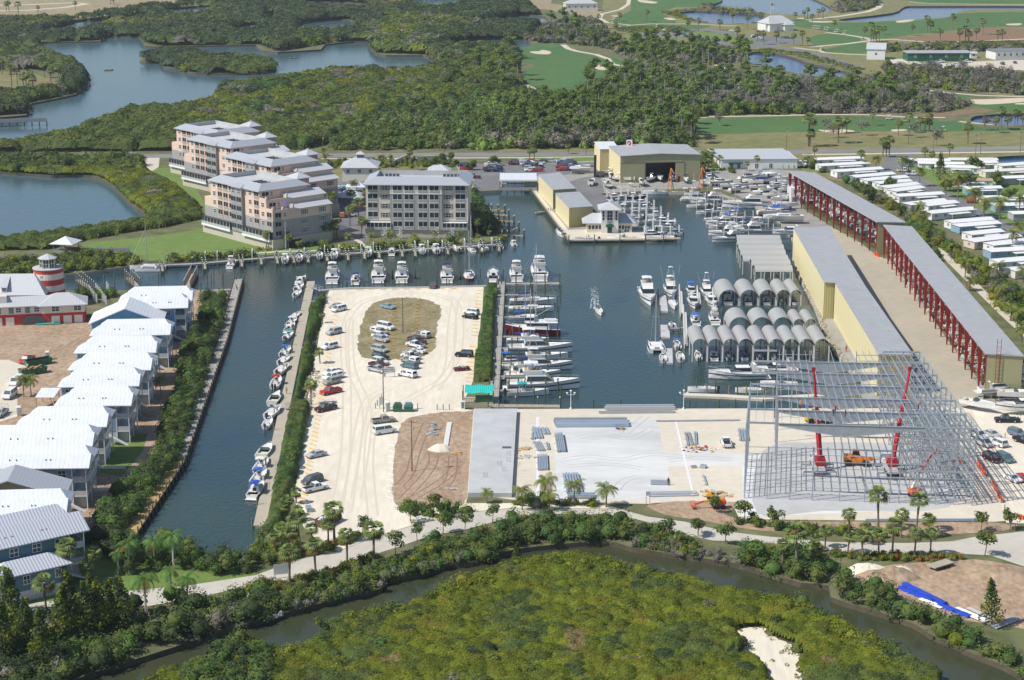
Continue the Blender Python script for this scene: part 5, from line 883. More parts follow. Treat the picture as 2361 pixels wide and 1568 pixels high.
MB().prof([(-3.2,0),(3.2,0),(3.2,1.6),(2,2.4),(0,2.7),(-2,2.4),(-3.2,1.6)],-.55,.3).xf((L-14.4,0,0)).build('archway','dgrey',t)
for u in (L-2.2,L-8.3): put(wincache(2.0,1.4),t,0,-.5,0,u,3.6)
for u in (L-13.5,L-18.5): put(wincache(1.4,1.4),t,0,0,0,u,3.6)
for u in (L-16,L-20.5,L-24,L-27.5): put(MB().box(-.65,.65,-.05,.02,0,1.7).mesh('shutter','slate'),t,0,0,0,u,3.4)
MB().box(L-26,L-21.6,1.2,4.,6.2,8.2).build('roof_unit','offwhite',t)
A=(-70,722); a,rz,L=lbox(A,(104,716),0,0); t=thing('lighthouse_hall','tall silver metal roof with two dormers behind the red building','building',(*a,0),R(2)); 
MB().box(0,L,0,12,0,5.2).build('wall','lh_white',t); MB().add([(-1,-1,5.4),(L+1,-1,5.4),(L-3.4,5.5,10.4),(-1,5.5,10.4),(L+1,12,5.4),(-1,12,5.4)],[(0,1,2,3),(3,2,4,5),(1,4,2)]).build('roof','roofsilver',t)
for u in (L-15.5,L-11):
 MB().box(u-.8,u+.8,-.1,3,6.2,7.6).build('dormer','offwhite',t); MB().add([(u-1,-.4,7.6),(u+1,-.4,7.6),(u+1,4.6,9.8),(u-1,4.6,9.8),(u-1,-.4,7.5),(u+1,-.4,7.5),(u+1,4.6,9.7),(u-1,4.6,9.7)],[(0,1,2,3),(7,6,5,4),(4,5,1,0),(0,3,7,4),(1,5,6,2)]).build('dormer_roof','roofsilver',t); put(wincache(1.1,1.),t,0,-.1,0,u,6.4)
# ---- townhouses
def townhouse(A,B,wm,label,z=9.2,d1=6.4,d2=5.,roofm='roofwhite',unfin=False,inset=(0.,0.),rise=2.0):
 a=G(*A,z);b=G(*B,z); L=math.dist(a,b); rz=math.atan2(b[1]-a[1],b[0]-a[0]); t=thing('townhouse',label,'townhouse',(*a,0),rz)
 zb=2.9; D=d1+d2; pw=3.0; xe=L-.5
 m=MB().box(.5,xe-pw,.6,D-.4,zb,z-.1); m.build('wall',wm,t)
 m=MB().box(.5,xe-pw,.7,D-.5,0,zb,0 if not unfin else 1)
 m.build('ground_floor',['rail_white','concrete'],t)
 # porches on the canal end
 for j,zz in enumerate((zb,zb+3.1)):
  MB().box(xe-pw,xe,.6,D-.4,zz-.18,zz+.08).build('porch_floor','white',t)
  m=MB().box(xe-pw,xe-.04,.62,.66,zz+.1,zz+1.05).box(xe-.04,xe,.62,D-.42,zz+.1,zz+1.05); m.build('railing','rail_white',t)
 for y in (.7,D/2,D-.5): MB().box(xe-.2,xe,y-.12,y+.12,0,z-.1).build('column','white',t)
 MB().box(xe-pw,xe-pw+.2,.55,.7,0,z-.1).build('column','white',t)
 MB().box(xe-pw,xe-.5,1.6,D-1,0,zb-.2).build('store_room','rail_white' if not unfin else 'concrete',t)
 for u in (2.2,L*.35,L*.55,L-pw-2.4):
  for zz in (zb+.9,zb+4.): put(wincache(1.6,1.5),t,0,.6,0,u,zz)
 for y in (1.9,4.8,7.6):
  for zz in (zb+.2,zb+3.3): put(wincache(1.2,2.1,gl='dark'),t,xe-pw,0,PI/2,y,zz)
 MB().hip(inset[0],L,0,d1,z,z+rise,ov=.3,hx=2.6,gl=False,gr=True).build('roof',roofm,t)
 MB().hip(1.5,L-inset[1],d1-1.2,D,z+.25,z+rise+.25,ov=.3,hx=2.2,gl=False).build('roof',roofm,t)
 for u in (L*.3,L*.36,L*.62,L*.66): MB().cyl(u,1.6,z+.5,z+1.4,.12,n=6).build('vent','grey',t)
 MB().add([(xe-.3,-1.2,0),(xe-.3,-.0,0),(xe-pw-2.5,0,zb),(xe-pw-2.5,-1.2,zb),(xe-.3,-1.2,-.2),(xe-.3,0,-.2),(xe-pw-2.5,0,zb-.5),(xe-pw-2.5,-1.2,zb-.5)],[(0,1,2,3),(7,6,5,4),(0,3,7,4),(1,5,6,2)]).build('stair','white',t)
 return t,L
TH_=[((-60,1190),(150,1184),'tan_siding','tan townhouse with white roof directly behind the teal house'),
 ((-60,1081),(202,1078),'blue_siding','blue townhouse with white roof behind the olive gabled house'),
 ((-60,1031),(210,1028),'tan_siding','tan walled white roofed townhouse, third in the long row above the teal house'),
 ((36,985),(243,983),'green_siding','pale green townhouse in the middle of the white roofed row'),
 ((127,935),(300,934),'blue_siding','light blue townhouse with stacked porches and outside stair facing the path'),
 ((135,892),(318,889),'blue_siding','white roofed townhouse just behind the light blue one with the stair'),
 ((158,853),(345,852),'blue_siding','white roofed townhouse with a small left annex, mid row'),
 ((172,814),(357,812),'wrap_blue','unfinished white roofed townhouse above the small annex, on concrete columns'),
 ((208,774),(390,771),'wrap_blue','unfinished townhouse just in front of the big blue gable'),
 ((318,712),(431,709),'wrap_blue','unfinished townhouse behind the blue gable with open framed porches'),
 ((275,695),(441,692),'wrap_blue','farthest townhouse in the row, white hip roof beside the channel')]
for i,(A,B,w,lb) in enumerate(TH_): townhouse(A,B,w,lb,unfin=i>6)
t,L=townhouse((-60,1279),(202,1221),'teal_siding','teal townhouse with striped silver roof and two porches, nearest the road',roofm='roofstripe',rise=2.6,d1=7.4)
# its lower front wing
MB().box(2,L-5.8,-4.4,.6,0,5.4).build('front_wing','teal_siding',t); MB().hip(2,L-5.8,-4.4,1.2,5.4,7.2,ov=.5,hx=3.4).build('wing_roof','roofstripe',t)
MB().box(2.1,L-5.9,-4.5,-4.38,0,2.).build('lattice','rail_white',t)
for u in (L-8,L-14): put(wincache(1.2,1.6),t,0,-4.4,0,u,3.2)
# gabled houses with the ridge running away from the viewer
def gable_house(label,c0,apex,c1,back,wm,roofm,z=8.6,zr=12.4):
 a=Vector((*G(*c0,z),0)); b=Vector((*G(*c1,z),0)); k=Vector((*G(*back,z),0)); rz=math.atan2(b.y-a.y,b.x-a.x); L=(b-a).length; D=max(9,(k-b).length)
 t=thing('gabled_house',label,'townhouse',(a.x,a.y,0),rz); xm=L/2
 MB().add([(.6,.5,0),(L-.6,.5,0),(L-.6,.5,z),(xm,.5,zr-.2),(.6,.5,z),(.6,D,0),(L-.6,D,0),(L-.6,D,z),(xm,D,zr-.2),(.6,D,z)],[(0,1,2,3,4),(9,8,7,6,5),(1,6,7,2),(0,4,9,5)]).build('wall',wm,t)
 MB().add([(-.2,-.3,z-.1),(xm,-.3,zr),(L+.2,-.3,z-.1),(-.2,D+.3,z-.1),(xm,D+.3,zr),(L+.2,D+.3,z-.1),(-.2,-.3,z-.35),(xm,-.3,zr-.25),(L+.2,-.3,z-.35),(-.2,D+.3,z-.35),(xm,D+.3,zr-.25),(L+.2,D+.3,z-.35)],[(0,1,4,3),(1,2,5,4),(6,7,1,0),(7,8,2,1),(3,4,10,9),(4,5,11,10),(8,11,5,2),(0,3,9,6),(9,10,7,6),(10,11,8,7)]).build('roof',roofm,t)
 for u in (L*.3,L*.7): put(wincache(1.6,1.5),t,0,.5,0,u,4)
 put(balcache(3,2.6,'white','rail_white'),t,0,.5,0,L-2.6,4.6); put(balcache(3,2.6,'white','rail_white'),t,L-.6,0,PI/2,2.4,4.6)
gable_house('olive green townhouse with wide front gable and bluish metal roof',(-110,1148),(30,1090),(150,1141),(164,1106),'olive_siding','roofgrey',9.)
gable_house('unfinished bright blue gable fronted house wrapped in house wrap',(205,746),(287,704),(375,742),(384,716),'wrap_blue','roofwhite',8.2,12.2)
t=thing('small_shed','small open shed with blue membrane roof left of the townhouses','shed',(*G(82,940),0)); MB().add([(0,0,2.6),(4.6,0,2.6),(5.2,4.5,3.7),(.6,4.5,3.7),(0,0,2.45),(4.6,0,2.45),(5.2,4.5,3.5),(.6,4.5,3.5)],[(0,1,2,3),(7,6,5,4),(4,5,1,0),(0,3,7,4),(1,5,6,2)]).build('roof','roofwhite',t)
for x,y,zz in ((.2,.2,2.5),(4.4,.2,2.5),(4.8,4.3,3.5),(.8,4.3,3.5)): MB().box(x-.1,x+.1,y-.1,y+.1,0,zz).build('post','lumber',t)
# ---- marina warehouses, office, hangar
def warehouse(label,fl,fr,nr,nl,z,wl,wf,roofm,name='warehouse',drop=.4):
 q=[G(*p,z) for p in (fl,fr,nr,nl)]; t=thing(name,label,'warehouse',(q[3][0],q[3][1],0)); ox,oy=q[3]
 q=[(x-ox,y-oy) for x,y in q]; fl,fr,nr,nl=q
 def ins(p,c=(sum(p[0] for p in q)/4,sum(p[1] for p in q)/4),k=.35):
  d=Vector((c[0]-p[0],c[1]-p[1])).normalized(); return (p[0]+d.x*k,p[1]+d.y*k)
 a,b,c,d=[ins(p) for p in (fl,fr,nr,nl)]; zz=z-.15
 MB().add([(*a,0),(*d,0),(*d,zz),(*a,zz)],[(0,1,2,3)]).build('side_wall',wl,t)
 MB().add([(*d,0),(*c,0),(*c,zz-drop),(*d,zz)],[(0,1,2,3)]).add([(*c,0),(*b,0),(*b,zz-drop),(*c,zz-drop)],[(0,1,2,3)]).add([(*b,0),(*a,0),(*a,zz),(*b,zz-drop)],[(0,1,2,3)]).build('wall',wf,t)
 MB().add([(*fl,z),(*fr,z-drop),(*nr,z-drop),(*nl,z),(*fl,z-.2),(*fr,z-drop-.2),(*nr,z-drop-.2),(*nl,z-.2)],[(3,2,1,0),(4,5,6,7),(7,6,2,3),(4,7,3,0),(5,1,2,6),(4,0,1,5)]).build('roof',roofm,t)
 return t,(a,b,c,d)
warehouse('farther of the two yellow metal warehouses on the wharf',(1240.8,402),(1291,394.8),(1328,432),(1275,437.6),7.3,'yellow_wall_y','olive_wall','steelroof')
warehouse('nearer of the two yellow metal warehouses, beside the marina office',(1280,445),(1335.5,439),(1368,473),(1312,479),7.3,'yellow_wall_y','yellow_rib','steelroof')
# hangar
a=G(1430,421.6);b=G(1613.4,417.5); L=math.dist(a,b); rz=math.atan2(b[1]-a[1],b[0]-a[0]); z=10.9
k=G(1394.8,336,z); D=math.hypot(k[0]-a[0],k[1]-a[1])*.97
t=thing('boat_hangar','large yellow and olive metal boat hangar with a dark open doorway','hangar',(*a,0),rz); dx0,dx1=L*.315,L*.69
MB().add([(0,0,0),(0,D,0),(0,D,z),(0,0,z)],[(1,0,3,2)]).build('side_wall','yellow_wall_y',t)
m=MB().box(0,dx0,0,.3,0,z-.1).box(dx1,L,0,.3,0,z-.1).box(dx0,dx1,0,.3,8,z-.1).add([(0,0,z-.1),(L,0,z-.1),(L/2,0,z+.6)],[(0,1,2)]).box(L-.3,L,.3,D,0,z-.1).box(.3,L-.3,D-.3,D,0,z-.1); m.build('wall','olive_wall',t)
MB().box(.01,dx0-.4,-.15,-.01,0,7.7).build('sliding_door','olive_wall',t); MB().box(dx1,dx1+3.6,-.15,-.01,0,8.2).build('sliding_door','olive_wall',t); MB().box(0,dx1+4,-.22,-.16,7.8,8.05).build('door_rail','brown',t); MB().box(dx1+1,dx1+2,-.2,-.14,0,2.2).build('door','maroon',t)
MB().add([(-.3,-.5,z),(L/2,-.5,z+.75),(L+.3,-.5,z),(-.3,D,z),(L/2,D,z+.75),(L+.3,D,z),(-.3,-.5,z-.2),(L/2,-.5,z+.55),(L+.3,-.5,z-.2),(-.3,D,z-.2),(L+.3,D,z-.2)],[(0,1,4,3),(1,2,5,4),(6,7,1,0),(7,8,2,1),(8,10,5,2),(0,3,9,6)]).build('roof','steelroof_y',t)
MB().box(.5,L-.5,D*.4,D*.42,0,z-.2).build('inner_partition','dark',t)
a=G(1383,397);t=thing('hangar_annex','tall tan annex with white roof on the left of the hangar','building',(*a,0),rz); MB().box(0,8.2,0,14,0,9.6).build('wall','yellow_wall_y',t); MB().add([(-.3,-.3,9.6),(8.2,-.3,9.6),(8.2,14,10.6),(-.3,14,10.6)],[(0,1,2,3)]).build('roof','roofwhite',t)
# white warehouse by the highway
a=G(1662,390);b=G(1838,388.5); L=math.dist(a,b); t=thing('white_warehouse','long white metal warehouse with green door awning near the highway','warehouse',(*a,0),math.atan2(b[1]-a[1],b[0]-a[0])); 
MB().box(0,L,0,20,0,4.2).build('wall','white',t); MB().add([(-.4,-.4,4.2),(L+.4,-.4,4.2),(L-2.5,20,5.4),(-3,20,5.4),(-.4,-.4,4.),(L+.4,-.4,4.)],[(0,1,2,3),(4,5,1,0)]).build('roof','roofsilver',t); MB().box(3,9,-1.8,0,2.4,2.9).build('awning','green',t)
for u in (4.5,7.5,15,21): put(wincache(1.4,1.8,gl='dark'),t,0,0,0,u,.4)
# office with tower
a=G(1353,536);b=G(1457,536); L=math.dist(a,b); t=thing('marina_office','cream marina office with a square tower, silver roofs and a green awning','office',(*a,0)); x0,x1=L*.315,L*.69; 
MB().box(0,x0,0,8,0,3.4).box(x1,L,0,8,0,3.4).build('wall','cream',t); MB().box(x0,x1,-1.2,7,0,8.4).build('tower_wall','offwhite',t)
MB().hip(-1.,x0+1.5,0,8,3.4,6.2,ov=.6,hx=3.6,gr=True).build('roof','roofsilver',t); MB().hip(x1-1.5,L+1.,0,8,3.4,6.2,ov=.6,hx=3.6,gl=True).build('roof','roofgrey',t)
MB().hip(x0,x1,-1.2,7,8.4,11.2,ov=1.1).build('tower_roof','roofsilver',t)
for u in (1.2,2.4,3.6,4.8,6.): put(wincache(.95,1.5,nx=1,nz=1),t,0,0,0,u-.2,1.1)
for u in (x1+.7,x1+1.8,L-1.): put(wincache(.95,1.5,nx=1,nz=1),t,0,0,0,u,1.1)
put(wincache(1.8,2.3,gl='wglass'),t,0,0,0,x1+3.1,.1,'entrance_door')
put(wincache(1.9,3.6,nx=2,nz=3),t,0,-1.2,0,(x0+x1)/2,4.4); put(wincache(.8,3.4,nx=1,nz=3),t,0,-1.2,0,x0+.7,4.5); put(wincache(.8,3.4,nx=1,nz=3),t,0,-1.2,0,x1-.7,4.5); put(MB().box(-.8,.8,-.06,.05,0,2.3).mesh('entrance_door','dark'),t,0,-1.2,0,(x0+x1)/2,0)
MB().prof([(-1.4,0),(1.4,0),(1.4,.5),(.9,.95),(-.9,.95),(-1.4,.5)],-1.2,0).xf(((x0+x1)/2,-1.2,2.4)).build('awning','green',t)
def text(s,size,loc,rz,par,matn,name='lettering',rx=PI/2,ext=.02):
 cu=bpy.data.curves.new(name,'FONT'); cu.body=s; cu.size=size; cu.extrude=ext; cu.align_x='CENTER'; cu.materials.append(M[matn]); o=bpy.data.objects.new(name,cu); me=bpy.data.meshes.new_from_object(o); me.materials.clear(); me.materials.append(M[matn]); bpy.data.objects.remove(o); bpy.data.curves.remove(cu)
 o=bpy.data.objects.new(name,me); COL.objects.link(o); o.parent=par; o.location=loc; o.rotation_euler=(rx,0,rz); return o
text('GASPARILLA',.42,((x0+x1)/2,-1.28,3.9),0,t,'text'); text('MARINA',.3,((x0+x1)/2,-1.28,3.55),0,t,'text')
# covered boathouse
a=G(1152,438.5,.2);b=G(1238,440,.2); L=math.dist(a,b); t=thing('boathouse','open sided boathouse with flat white roof over the water','boathouse',(*a,0)); MB().box(0,L,0,16,4.,4.3).build('roof','roofwhite',t); MB().box(-.1,L+.1,-.1,.1,3.7,4.35).build('fascia','white',t); MB().box(0,L,0,1.4,.1,.4).box(0,L,14,15.4,.1,.4).build('deck','dockwood',t); MB().box(L-5,L,1.4,9,0,4).build('wall','green_siding',t)
for i in range(6):
 for y in (.4,14.6): MB().cyl(L*i/5,y,-2.5,4,.16,n=6).build('piling','piling',t)
MB().box(0,L,0,.06,.4,1.3).build('railing','rail_grey',t)
# ---- long yellow storage buildings
def long_shed(label,fl,fr,nr,nl,z,zl=None):
 return warehouse(label,fl,fr,nr,nl,z,'yellow_wall_y','yellow_rib','steelroof_y','storage_building',drop=.5)
long_shed('farther yellow boat storage building with long grey roof beside the aisle',(1829,525),(1911,518),(1992.5,650),(1901,651),10.8)
long_shed('nearer yellow boat storage building reaching down to the steel frame',(1925,651),(1992,650),(2106,813),(2026,816.5),10.82)
# open boat racks with red columns
RACKS=[]
def rack(label,fl,fr,nr,nl,z,nb,lev):
 q=[Vector(G(*p,z)) for p in (fl,fr,nr,nl)]; o=q[3]; d=(q[0]-q[3]); L=d.length; ux=d/L; wv=Vector((ux.y,-ux.x)); wd=abs((q[2]-q[3]).dot(wv)); rz=math.atan2(ux.y,ux.x)
 t=thing('boat_rack_building',label,'boat storage',(o.x,o.y,0),rz)   # local x: away along the aisle, local -y: right
 MB().add([(-.5,.8,z),(L,.8,z),(L,-wd,z-.5),(-.5,-wd,z-.5),(-.5,.8,z-.3),(L,.8,z-.3),(L,-wd,z-.8),(-.5,-wd,z-.8)],[(3,2,1,0),(4,5,6,7),(4,0,1,5),(7,3,0,4),(2,6,5,1),(6,2,3,7)]).build('roof','steelroof',t)
 m=MB().box(-.2,0,-wd+.2,.3,0,z-.5).add([(0,-wd+.1,0),(L,-wd+.1,0),(L,-wd+.1,z-.9),(0,-wd+.1,z-.9)],[(0,1,2,3)]); m.build('end_wall','green_rib',t)
 for i in range(nb+1):
  x=L*i/nb; MB().tb((x-.17,x+.17,-.1,.2),0,(x-.17,x+.17,-.5,.75),z-.3).build('column','redsteel',t)
 st=MB()
 for i in range(nb+1):
  x=L*i/nb
  st.box(x-.12,x+.12,-wd*.55-.15,-wd*.55+.15,0,z-.6).box(x-.12,x+.12,-wd+.3,-wd+.6,0,z-.8)
  for l in range(1,lev): st.box(x-.1,x+.1,-wd+.4,-.1,l*(z-1)/lev-.15,l*(z-1)/lev+.05)
 for l in range(1,lev):
  for y in (-.9,-wd*.55,-wd+1): st.box(0,L,y-.1,y+.1,l*(z-1)/lev+.05,l*(z-1)/lev+.2)
 st.build('rack_frame','redsteel',t)
 RACKS.append((o,ux,wv,L,wd,z,nb,lev,rz))
rack('farther open boat rack building with red columns beside the mobile homes',(1823,396),(1889.5,395),(2091,509.5),(2026,510.5),11.4,13,4)
rack('nearer open boat rack building with red columns and grey roof, right of the aisle',(2042,518),(2103,519),(2361,815),(2279,814),11.3,19,5)
a=G(1830,478);t=thing('rack_workshop','white workshop block under the far end of the boat rack','building',(*G(1823,470),0),R(2)); MB().box(0,9,0,8,0,6).build('wall','white',t)
for u in (1.5,4.5,7.5): put(wincache(1.2,1.3),t,0,0,0,u,4); put(MB().box(-1,1,-.05,.05,0,2.6).mesh('garage_door','slate'),t,0,0,0,u,0)
# ---- arched boat covers
def arch(label,px0,px1,ycrown,yb,L,group,rad=None,zc=None,back=0,dx=0.):
 # front centre
 xc=(px0+px1)/2; a=G(xc,yb,WZ); b0=G(px0,yb,WZ);b1=G(px1,yb,WZ); r=(b1[0]-b0[0])/2*.97; zc=HT(yb,ycrown,WZ); z0=zc-r
 t=thing('boat_cover',label,'boat cover',(a[0],a[1],0),R(.7),group)
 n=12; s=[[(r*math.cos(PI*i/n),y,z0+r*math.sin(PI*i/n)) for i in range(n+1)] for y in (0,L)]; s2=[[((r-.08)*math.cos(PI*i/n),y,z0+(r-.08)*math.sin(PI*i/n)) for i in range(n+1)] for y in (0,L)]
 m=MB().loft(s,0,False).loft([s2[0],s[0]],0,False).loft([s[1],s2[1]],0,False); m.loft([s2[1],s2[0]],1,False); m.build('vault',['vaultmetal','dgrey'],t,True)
 me=MB().box(-.13,.13,-.13,.13,-2.5,z0).mesh('post','offwhite')
 for y in (.3,L/2,L-.3):
  for sx in (-1,1): link('post',me,t,loc=(sx*(r-.02),y,0))
 MB().box(-r,-r+.15,0,L,z0-.2,z0).box(r-.15,r,0,L,z0-.2,z0).build('beam','offwhite',t)
 return (a[0],a[1],r)
ARCH=[]
for i in range(9): ARCH.append(arch('%s arched boat cover from the left in the nearest row of nine'%ordn(i),1595.5+i*35.1,1630.6+i*35.1,781,835,15.,'arched boat covers, nearest row'))
for i,(x0,x1) in enumerate([(1679,1731),(1732,1780),(1781,1826),(1828,1853),(1855,1880)]): arch('%s arched boat cover from the left in the middle row'%ordn(i),x0,x1,731 if i<3 else 735,790,11.5,'arched boat covers, middle row')
for i,(x0,x1) in enumerate([(1656,1704),(1705,1748),(1749,1789),(1790,1821),(1822,1847)]): ARCH.append(arch('%s arched boat cover from the left in the back row'%ordn(i),x0,x1,668,706,15,'arched boat covers, back row'))
for i,(xl,xr,y) in enumerate([(1699,1800,556),(1700,1803,566),(1703,1808,578),(1707,1812,590),(1713,1818,603),(1733,1823,613),(1741,1828,627)]):
 z=4.2; a=G(xl,y,z-1);b=G(xr,y,z-1); L=b[0]-a[0]; r=2.8; t=thing('boat_shed','%s low vaulted boat shed from the back, left of the yellow storage building'%ordn(i),'boat cover',(*a,0),0,'low vaulted boat sheds')
 n=8; s=[[(x,r+r*math.cos(PI*k/n),z-1+1.5*math.sin(PI*k/n)) for k in range(n+1)] for x in (0,L)]; MB().loft(s,0,False).build('vault','vaultmetal_x',t,True)
 me=MB().box(-.12,.12,-.12,.12,-2.5,z-1).mesh('post','offwhite')
 for k in range(5): link('post',me,t,loc=(L*k/4,.15,0))
# ---- golf buildings
def simple(label,A,B,depth,z1,zr,wm,rm,name,cat='building',nwin=6,gab=True,shutter=None):
 a=G(*A);b=G(*B);L=math.dist(a,b); t=thing(name,label,cat,(*a,0),math.atan2(b[1]-a[1],b[0]-a[0])); MB().box(0,L,0,depth,0,z1).build('wall',wm,t); MB().hip(0,L,0,depth,z1,zr,ov=.5,gl=gab,gr=gab).build('roof',rm,t)
 for i in range(nwin): put(wincache(1.4,1.5,gl='dark'),t,0,0,0,L*(i+.5)/nwin,z1*.45)
 return t,L
simple('long green metal maintenance building with grey roof by the golf course',(2092,141.5),(2235,141),13,5.2,6.2,'green','steelroof','green_building',nwin=4)
simple('small white barn with silver gable roof beside the cart path',(1998,137),(2040,138),12,6.5,10,'white','roofsilver','white_barn',nwin=1)
simple('low white block building with grey roof at the right edge beyond the golf course',(2295,138),(2420,135),14,5.2,6.4,'white','grey','white_building',nwin=9)
t,L=simple('white golf clubhouse with several steep silver gables',(1765,72),(1830,70),14,5.5,10.5,'white','roofsilver','golf_clubhouse','clubhouse',4,False); MB().hip(L*.05,L*.35,-4,6,5.5,10.3,ov=.5,hx=2,gl=False).build('gable_roof','roofsilver',t); MB().box(L*.07,L*.33,-3.8,0,0,5.5).build('front_bay','white',t); MB().hip(L*.6,L*.95,-3,4,4.4,7,ov=.5).build('wing_roof','roofsilver',t); MB().box(L*.62,L*.93,-2.8,0,0,4.4).build('wing','white',t)
simple('white raised house with silver roof at the top of the photo',(1305,26),(1378,25),12,6,9,'offwhite','roofsilver','raised_house','house',5,False)
simple('white house with a terrace cut by the top edge of the photo',(1142,6),(1190,8),12,6,9,'offwhite','roofsilver','raised_house','house',4,False)
simple('small pale shed with a blue door beside the green building',(2238,134),(2252,134),5,3,4,'white','roofsilver','small_shed','shed',1)
# ---- mobile homes
MH=[(1882,384,1990,380,0),(1893,398,2005,392,1),(1930,412,2036,405,0),(1975,425,2064,417,2),(2000,433,2095,425,0),(2028,440,2103,434,0),(2046,450,2121,441,1),(2066,458,2132,449,0),(2073,470,2176,464,0),(2100,490,2185,480,3),(2140,492,2210,484,0),(2148,510,2250,500,0),(2196,532,2292,524,0),(2212,541,2307,533,2),(2240,560,2315,552,0),(2246,577,2355,563,4),(2290,585,2400,573,0),(2284,600,2420,592,2),(2302,625,2420,615,0),(2340,645,2450,635,1),
 (2078,385,2190,386,2),(2118,392,2222,394,0),(2155,400,2258,403,0),(2186,432,2288,433,5),(2230,452,2310,450,2),(2262,474,2420,471,1),(2295,492,2420,488,2),(2336,511,2450,508,3),(2245,391,2300,390,0),(2272,412,2420,405,6),(2300,428,2420,423,3),(2310,398,2390,392,0),(2192,384,2300,384,6)]
mc=['white','offwhite','ltblue','rail_grey','pinkpale','white','cream']
DESC=['white','off-white','pale blue','grey sided','pinkish','brown roofed','cream']
for i,(x0,y0,x1,y1,c) in enumerate(MH):
 a=G(x0,y0);b=G(x1,y1); L=math.dist(a,b); col=i<20
 t=thing('mobile_home','%s mobile home, %s down the %s column'%(DESC[c],ordn(i if col else i-20),'left' if col else 'right'),'mobile home',(*a,0),math.atan2(b[1]-a[1],b[0]-a[0]),'mobile homes of the park')
 D=5.4; MB().box(0,L,0,D,.3,2.8).build('wall',mc[c],t); MB().box(.2,L-.2,.2,D-.2,0,.3).build('skirting','grey',t)
 MB().add([(-.3,-.3,2.8),(L+.3,-.3,2.8),(L+.3,D/2,3.35),(-.3,D/2,3.35),(L+.3,D+.3,2.8),(-.3,D+.3,2.8),(-.3,-.3,2.65),(L+.3,-.3,2.65)],[(0,1,2,3),(3,2,4,5),(6,7,1,0),(0,3,5),(1,4,2)]).build('roof','tan' if c==5 else ('offwhite' if c==6 else 'white'),t)
 MB().box(L*.35,L*.8,-2.8,-.3,2.25,2.38).build('carport_roof','white',t)
 for k in (.36,.79): MB().box(L*k-.05,L*k+.05,-2.75,-2.65,0,2.3).build('post','white',t)
 for k in range(5): put(wincache(1.1,.9,gl='dark'),t,0,0,0,L*(k+.5)/5,1.3)
 put(wincache(1.1,.9,gl='dark'),t,0,0,-PI/2,-D*.5,1.3)
# ================================================================ docks, pilings
PIL={}
def pile(h0,h1,r,m,cap=True):
 k=(h0,h1,r,m,cap)
 if k not in PIL:
  b=MB().cyl(0,0,h0,h1,r,n=7,mi=0)
  if cap: b.cyl(0,0,h1,h1+.28,r*1.15,.04,n=7,mi=1)
  PIL[k]=b.mesh('piling',[m,'pvc_white'])
 return PIL[k]
def dock(label,pts,w,z=.1,m='dockgrey',sp=3.2,pm='piling',ph=1.5,sides=(1,-1),name='dock',cap=False,th=.35,grp=None,pz=-3.):
 for k in range(len(pts)-1):
  a=G(*pts[k],0);b=G(*pts[k+1],0); L=math.dist(a,b); rz=math.atan2(b[1]-a[1],b[0]-a[0])
  if k==0: t=thing(name,label,'dock',(*a,0),rz,grp); o0=a; r0=rz
  ang=rz-r0; off=((a[0]-o0[0])*math.cos(-r0)-(a[1]-o0[1])*math.sin(-r0),(a[0]-o0[0])*math.sin(-r0)+(a[1]-o0[1])*math.cos(-r0))
  MB().box(0,L,-w/2,w/2,z-th,z+.002*k).xf((*off,0),ang).build('deck',m,t)
  n=max(2,int(L/sp)); 
  for s in sides:
   for i in range(n+1):
    u=L*i/n; v=s*(w/2+.16); c,q=math.cos(ang),math.sin(ang)
    link('piling',pile(pz,z+ph,.17,pm,cap),t,loc=(off[0]+u*c-v*q,off[1]+u*q+v*c,0))
 return t
dock('long weathered wooden boardwalk along the townhouse side of the canal',[(551,645),(514,784),(414,1062)],2.5,.25,'dockgrey',3.4,'piling',1.2,(1,-1),'boardwalk')
dock('newer golden timber section of the canal boardwalk',[(413,1064),(293,1243)],2.5,.27,'docknew',3.2,'piling',1.2,(1,-1),'boardwalk')
dock('dock joining the boardwalk to the bank behind the townhouses',[(462,672),(546,668)],1.8,.2,'dockgrey',4.,'piling',1.)
for i,(A,B) in enumerate([((182,645),(210,668)),((296,640),(316,660)),((448,632),(432,664))]): dock(['left','middle','right'][i]+'most of three short piling docks on the townhouse side of the channel',[A,B],1.6,.1,'dockwood',2.2,'piling',2.4,(1,-1),'finger_dock',cap=True)
dock('long floating concrete dock west of the sandy parking lot',[(717,645),(598,1208)],2.5,WZ+.55,'apron',13,'piling',1.6,(-1,),'floating_dock',th=.6)
GW=[((742,668),(719,664)),((762,690),(718,697)),((732,795),(695,803)),((718,933),(658,944)),((693,1072),(635,1082))]
for i,(A,B) in enumerate(GW):
 a=G(*A,.2);b=G(*B,-.4); L=math.dist(a,b); t=thing('gangway','%s aluminium gangway from the top down to the floating dock'%ordn(i),'gangway',(*a,.15),math.atan2(b[1]-a[1],b[0]-a[0])); MB().box(0,L,-.6,.6,-.35,-.25).build('ramp','galv',t)
 for s in (-1,1):
  m=MB().tube((0,s*.6,.8),(L,s*.6,.8),.05,4).tube((0,s*.6,-.3),(L,s*.6,-.3),.06,4); n=6
  for q in range(n+1): m.tube((L*q/n,s*.6,-.3),(L*q/n,s*.6,.8),.03,3); 
  for q in range(n): m.tube((L*q/n,s*.6,-.3),(L*(q+1)/n,s*.6,.8),.02,3)
  m.build('handrail','galv',t)
dock('dock along the north edge of the sandy parking lot',[(735,670),(800,665),(960,663),(1150,659)],1.8,.12,'dockgrey',5.,'piling_green',1.8,(1,),'dock')
dock('long wooden walkway beside the hedge on the east side of the lot',[(1156,651),(1138,938)],2.3,.2,'dockgrey',4.,'piling_green',1.3,(1,-1),'boardwalk')
dock('end pier behind the biggest motor yacht',[(1156,655),(1290,654)],2.,.15,'dockwood',4.2,'piling_green',3.0,(1,-1),'pier')
